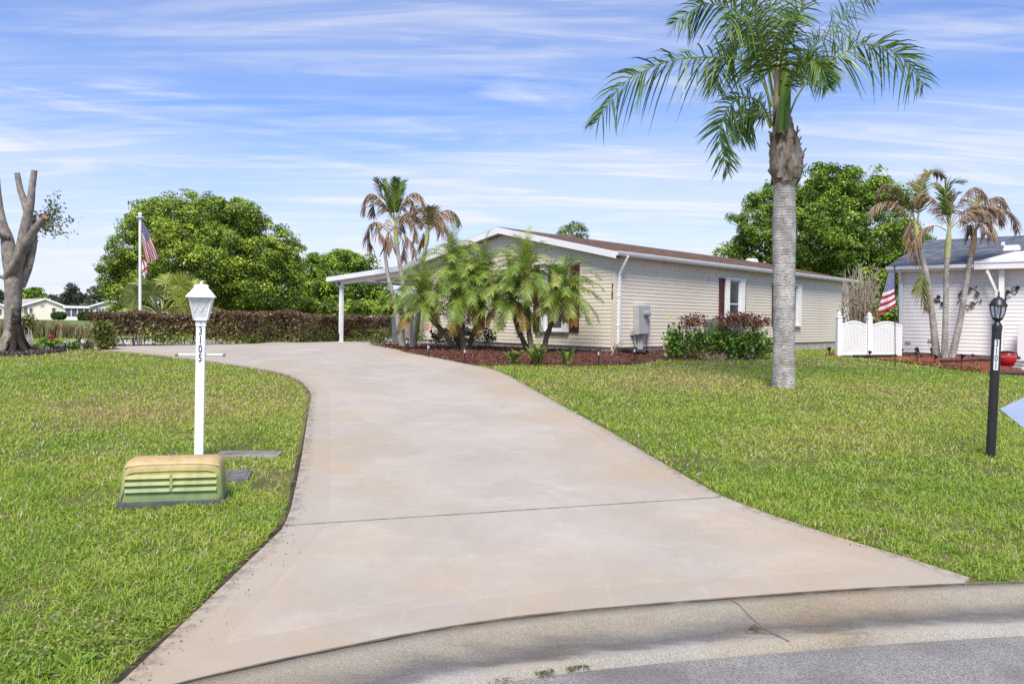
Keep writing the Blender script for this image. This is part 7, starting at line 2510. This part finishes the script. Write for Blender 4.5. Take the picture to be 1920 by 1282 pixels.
# ================================================================== FAR HOUSES
m_pale = mat('pale_yellow_siding', (.66, .625, .52), (.70, .665, .56), scale=.3, rough=.7)
m_farroof = mat('pale_grey_roof', (.36, .33, .30), (.42, .39, .36), scale=.5, rough=.9)
m_farglass = mat('far_window', (.06, .07, .075), (.14, .15, .16), scale=.8, rough=.3)
m_clip = leafmat('clipped_bush_leaf', [(0, (.02, .045, .008)), (.6, (.06, .12, .018)), (1, (.13, .19, .035))], trans=.15)
def far_gable(x0, xa, x1, ye, ya_, yb, Y, depth, side, wins, label, extra=None):
    """gable wall facing the camera between pixels x0..x1 with apex xa; the roof runs back by depth and sideways by side"""
    b_ = at((x0 + x1) / 2, yb, Y)
    e = empty('house', b_, label, 'house')
    A_, B_, E0, E1_, AP = at(x0, yb, Y), at(x1, yb, Y), at(x0, ye, Y), at(x1, ye, Y), at(xa, ya_, Y)
    A_.z -= .6; B_.z -= .6
    dv = Vector((side, depth, 0))
    m = MB()
    m.add([A_, B_, E1_, AP, E0] + [p + dv for p in (A_, B_, E1_, AP, E0)], [(0, 1, 2, 3, 4), (9, 8, 7, 6, 5), (0, 4, 9, 5), (1, 6, 7, 2)])
    m.build('wall', m_pale, e)
    m = MB()
    ov_ = Vector((0, -.45, 0))
    dE0 = (E0 - AP).normalized() * .5; dE1 = (E1_ - AP).normalized() * .5
    up = Vector((0, 0, .12))
    for E_, dE in ((E0, dE0), (E1_, dE1)):
        q4 = [AP + ov_, E_ + dE + ov_, E_ + dE + dv, AP + dv]
        m.add([p + up for p in q4] + [p - up * .2 for p in q4], [(0, 1, 2, 3), (7, 6, 5, 4), (0, 4, 5, 1), (1, 5, 6, 2)])
    rf = m.build('roof', m_farroof, e)
    m = MB()
    for E_, dE in ((E0, dE0), (E1_, dE1)):
        m.beam(AP + ov_ * 1.05 + up * .3, E_ + dE + ov_ * 1.05 + up * .3, .06, .28)
    m.build('rake_fascia', m_white, e)
    for (wx0, wx1, wy0, wy1, nb) in wins:
        m = MB(); a, c = at(wx0, wy1, Y - .06), at(wx1, wy0, Y - .06)
        m.box(a.x, c.x, a.y - .05, a.y + .04, a.z, c.z); w = m.build('window', m_white, e)
        m = MB()
        st_ = (c.x - a.x) / nb
        for i in range(nb):
            m.box(a.x + i * st_ + .08, a.x + (i + 1) * st_ - .06, a.y - .075, a.y - .05, a.z + .08, c.z - .08)
        m.build('pane', m_farglass, w)
    return e
far_gable(46, 88, 121, 573, 560.5, 599, 150, 14, -14, [(62 - 7, 62, 576, 588, 1), (75.5, 83, 569, 575, 2), (97, 105, 576.5, 585, 1), (44.5, 52, 576, 588, 1)], 'pale yellow gable house with two small attic vents behind the reeds')
far_gable(-60, -20, 12, 575, 560, 600, 158, 14, -10, [(-6, 4, 578, 590, 2)], 'pale house at the left edge mostly hidden by the pruned trunk')
e2 = far_gable(167, 208, 245, 576, 564, 602, 150, 14, 10, [(184, 202, 577.5, 592, 3), (203, 221, 577.5, 592, 3)], 'pale yellow gable house with a long white window bank left of the fan palm')
m = MB(); a, c = at(180.5, 592, 149.9), at(183.3, 577, 149.9); m.box(a.x, c.x, a.y - .08, a.y, a.z, c.z); m.build('shutter', m_farglass, e2)
# porch between them
pb_ = at(145, 601, 149)
pe = empty('porch', pb_, 'white screened porch between the two far gable houses', 'porch')
m = MB()
a, c = at(121, 601, 149), at(169, 594, 149)
m.box(a.x, c.x, a.y, a.y + 4, a.z - .4, c.z)
for x0, x1 in ((121, 122.6), (132.5, 134.5), (144, 146), (156.5, 158.5), (166.5, 168)):
    p0, p1 = at(x0, 594, 149), at(x1, 577, 149); m.box(p0.x, p1.x, p0.y, p0.y + .2, p0.z, p1.z)
p0, p1 = at(120, 577.5, 149), at(169, 574, 149); m.box(p0.x, p1.x, p0.y - .3, p0.y + 4, p0.z, p1.z)
m.build('frame', m_white, pe)
m = MB()
for x0, x1 in ((122.6, 132.5), (134.5, 144), (146, 156.5), (158.5, 166.5)):
    p0, p1 = at(x0, 594, 149), at(x1, 577.5, 149); m.box(p0.x, p1.x, p0.y + .05, p0.y + .1, p0.z, p1.z)
m.build('screen', m_farglass, pe)
for (x, y, rx, rz, lb, sd) in ((161, 594, 13, 9.5, 'round clipped green bush before the porch', 1), (110, 592, 11, 7, 'clipped dark bush at the left gable house corner', 2), (195, 597, 20, 5, 'low clipped hedge below the white window bank', 3), (228, 597, 14, 5, 'low clipped hedge partly hidden by the fan palm', 4)):
    bb = at(x, 603, 146); bb.z = at(x, y + rz, 146).z
    e = empty('clipped_bush', bb, lb, 'bush', 'clipped bushes before the far houses')
    rs = np.random.RandomState(sd); qm = QM(); n = 2600
    d = unit(rs.normal(size=(n, 3))); d[:, 2] = np.clip(d[:, 2], -.8, .9)
    s = 146 / F
    pos = np.array(at(x, y, 146)) + np.sign(d) * np.abs(d) ** .7 * rs.uniform(.75, 1, (n, 1)) * np.array([rx * s, 1.2, rz * s])
    leaves(qm, pos, .42, rs.rand(n), up=.4, aspect=.7, rs=rs); qm.build('foliage', m_clip, e)
    m = MB(); m.tube([bb + Vector((0, 0, -.3)), at(x, y, 146)], [.12, .08], 6); m.build('stem', m_bark, e)
# white framed sunroom gable behind the hedge
Ysr = 62
sb_ = at(712, 600, Ysr); sb_.z = float(g(Ysr))
se = empty('sunroom', sb_, 'white framed sunroom gable with dark panes behind the hedge', 'sunroom')
x0, x1, xa_ = 676, 748, 712
bz = at(x0, 592, Ysr).z
m = MB()
m.beam(at(x0, 590, Ysr), at(xa_, 583.5, Ysr), .3, .14); m.beam(at(xa_, 583.5, Ysr), at(x1, 589.5, Ysr), .3, .14)
m.beam(at(x0, 592.5, Ysr), at(x1, 592.5, Ysr), .16, .12)
for x in np.linspace(x0 + 3, x1 - 3, 10):
    yt = np.interp(x, [x0, xa_, x1], [590, 583.8, 589.6])
    m.beam(at(x, 600, Ysr), at(x, yt, Ysr), .10, .10)
m.build('frame', m_white, se)
m = MB()
pz_ = [at(x0, 604, Ysr + .08), at(x1, 604, Ysr + .08), at(x1, 590, Ysr + .08), at(xa_, 584.2, Ysr + .08), at(x0, 590.5, Ysr + .08)]
m.add(pz_ + [p + Vector((0, 5, 0)) for p in pz_], [(0, 1, 2, 3, 4), (9, 8, 7, 6, 5), (0, 4, 9, 5), (1, 6, 7, 2)])
m.build('glass', m_farglass, se)
m = MB()
for a_, c_ in ((at(x0, 589.5, Ysr - .2), at(xa_, 583, Ysr - .2)), (at(xa_, 583, Ysr - .2), at(x1, 589, Ysr - .2))):
    q4 = [a_, c_, c_ + Vector((0, 5.4, 0)), a_ + Vector((0, 5.4, 0))]
    m.add([p + Vector((0, 0, .1)) for p in q4] + [p + Vector((0, 0, .04)) for p in q4], [(0, 1, 2, 3), (7, 6, 5, 4), (0, 4, 5, 1), (2, 6, 7, 3)])
m.build('roof', m_white, se)

# far wood closing the horizon
rs = np.random.RandomState(44); qm = QM(); n = 26000
xw_ = rs.uniform(-420, 420, n); yw_ = rs.uniform(235, 262, n)
hw_ = 3.2 + 2.6 * vnoise(xw_, xw_ * 0, 14, 41) + 1.6 * vnoise(xw_, xw_ * 0, 5, 42)
c = np.stack([xw_, yw_, -.2 + hw_ * rs.rand(n) ** .6], -1)
leaves(qm, c, 1.5, np.clip(.2 + .5 * vnoise(xw_, c[:, 2], 7, 43) + .2 * rs.rand(n), 0, 1), up=.4, aspect=.7, rs=rs)
tag(qm.build('woods', m_farleaf), 'low grey green line of far woods on the horizon', kind='stuff')

# ================================================================== SKY, SUN, CAMERA
SUN_EL, SUN_AZ = math.radians(54), math.radians(186)     # azimuth clockwise from +Y
sd_ = Vector((math.sin(SUN_AZ) * math.cos(SUN_EL), math.cos(SUN_AZ) * math.cos(SUN_EL), math.sin(SUN_EL)))
sl = bpy.data.lights.new('sun', 'SUN'); sl.energy = 3.5; sl.angle = math.radians(22); sl.color = (1, .93, .83)
so = bpy.data.objects.new('sun', sl); C.objects.link(so)
so.rotation_euler = sd_.to_track_quat('Z', 'Y').to_euler()
so.location = sd_ * 60

w = bpy.data.worlds.new('World'); bpy.context.scene.world = w
w.use_nodes = True
nt = w.node_tree
bg = nt.nodes['Background']
sky = N(nt, 'ShaderNodeTexSky', sky_type='NISHITA')
sky.sun_disc = False; sky.sun_elevation = SUN_EL; sky.sun_rotation = SUN_AZ
sky.air_density = 1.0; sky.dust_density = .6; sky.ozone_density = 2.5; sky.altitude = 0
tc = N(nt, 'ShaderNodeTexCoord'); sx = N(nt, 'ShaderNodeSeparateXYZ'); nt.links.new(tc.outputs['Generated'], sx.inputs[0])
def WM(op, a, b=None, c=None):
    n = N(nt, 'ShaderNodeMath', operation=op)
    for i, v in enumerate((a, b, c)):
        if v is None: continue
        if isinstance(v, (int, float)): n.inputs[i].default_value = v
        else: nt.links.new(v, n.inputs[i])
    return n.outputs[0]
def WS(v, a, b, lo=0.0, hi=1.0):
    n = N(nt, 'ShaderNodeMapRange', interpolation_type='SMOOTHSTEP')
    n.inputs['From Min'].default_value = a; n.inputs['From Max'].default_value = b
    n.inputs['To Min'].default_value = lo; n.inputs['To Max'].default_value = hi
    nt.links.new(v, n.inputs['Value']); return n.outputs[0]
zc = WM('ADD', WM('MAXIMUM', sx.outputs['Z'], .0), .09)
cx_, cy_ = WM('DIVIDE', sx.outputs['X'], zc), WM('DIVIDE', sx.outputs['Y'], zc)
cv = N(nt, 'ShaderNodeCombineXYZ'); nt.links.new(cx_, cv.inputs[0]); nt.links.new(cy_, cv.inputs[1])
def cloud(scale, rot, stretch, lo, hi, detail=7, dist=.6, off=(0, 0, 0), rough=.58):
    mp = N(nt, 'ShaderNodeMapping'); mp.inputs['Rotation'].default_value = (0, 0, rot); mp.inputs['Scale'].default_value = (*stretch, 1); mp.inputs['Location'].default_value = off
    nt.links.new(cv.outputs[0], mp.inputs[0])
    no = N(nt, 'ShaderNodeTexNoise', Scale=scale, Detail=detail, Distortion=dist, Roughness=rough)
    nt.links.new(mp.outputs[0], no.inputs['Vector'])
    return WS(no.outputs['Fac'], lo, hi)
c1 = cloud(.62, .35, (.50, .95), .36, .66, off=(3.1, 1.7, 0), dist=.9, rough=.55)
c2 = cloud(1.5, -.10, (.32, 1.15), .40, .74, off=(7.3, 2.2, 0), dist=1.4)
c3 = cloud(3.6, .55, (.25, 1.5), .40, .78, off=(1.3, 9.2, 0), dist=1.2)
dv_ = N(nt, 'ShaderNodeMapping'); dv_.inputs['Rotation'].default_value = (0, math.radians(-13), 0); dv_.inputs['Scale'].default_value = (1.5, 1.5, 7.5)
nt.links.new(tc.outputs['Generated'], dv_.inputs[0])
n4 = N(nt, 'ShaderNodeTexNoise', Scale=1.7, Detail=9, Distortion=1.2, Roughness=.56); nt.links.new(dv_.outputs[0], n4.inputs['Vector'])
c4 = WS(n4.outputs['Fac'], .43, .74)
c1 = WM('MAXIMUM', WM('MULTIPLY', c1, .65), c4)
mass = WM('MAXIMUM', c1, WM('MULTIPLY', c2, .75))
mass = WM('MINIMUM', WM('ADD', WM('MULTIPLY', mass, WM('ADD', .50, WM('MULTIPLY', c3, .6))), WM('MULTIPLY', c3, .14)), 1.0)
el = sx.outputs['Z']
low = WS(el, .02, .30, .95, .0)
fac = WM('MINIMUM', WM('ADD', WM('MULTIPLY', mass, WS(el, .1, .40, .85, .80)), WM('MULTIPLY', low, .62)), .95)
# cloud deck overhead: thin layer that softens the light
tint = N(nt, 'ShaderNodeMix', data_type='RGBA', blend_type='MULTIPLY'); tint.inputs['Factor'].default_value = 1
nt.links.new(sky.outputs[0], tint.inputs[6]); tint.inputs[7].default_value = (.70, .95, 1.42, 1)
mx = N(nt, 'ShaderNodeMix', data_type='RGBA')
nt.links.new(fac, mx.inputs['Factor']); nt.links.new(tint.outputs[2], mx.inputs[6]); mx.inputs[7].default_value = (6.6, 6.72, 7.35, 1)
nt.links.new(mx.outputs[2], bg.inputs['Color'])
bg.inputs['Strength'].default_value = .088

cam = bpy.data.cameras.new('camera')
cam.sensor_width = 36; cam.lens = 36 * F / 1920
cam.shift_y = (HY - 641) / 1920; cam.shift_x = 0
cam.clip_start = .05; cam.clip_end = 9000
co = bpy.data.objects.new('camera', cam); C.objects.link(co)
right = Vector((cr, 0, sr)); upv = Vector((-sr, 0, cr)); back = Vector((0, -1, 0))
Mx = Matrix((right, upv, back)).transposed().to_4x4(); Mx.translation = Vector((0, 0, CAMZ))
co.matrix_world = Mx
sc = bpy.context.scene
sc.camera = co
sc.view_settings.view_transform = 'Standard'; sc.view_settings.look = 'None'
sc.view_settings.exposure = 0.66; sc.view_settings.gamma = 1
sc.render.engine = 'CYCLES'
sc.cycles.max_bounces = 6; sc.cycles.diffuse_bounces = 3; sc.cycles.transparent_max_bounces = 8
sc.cycles.use_denoising = False
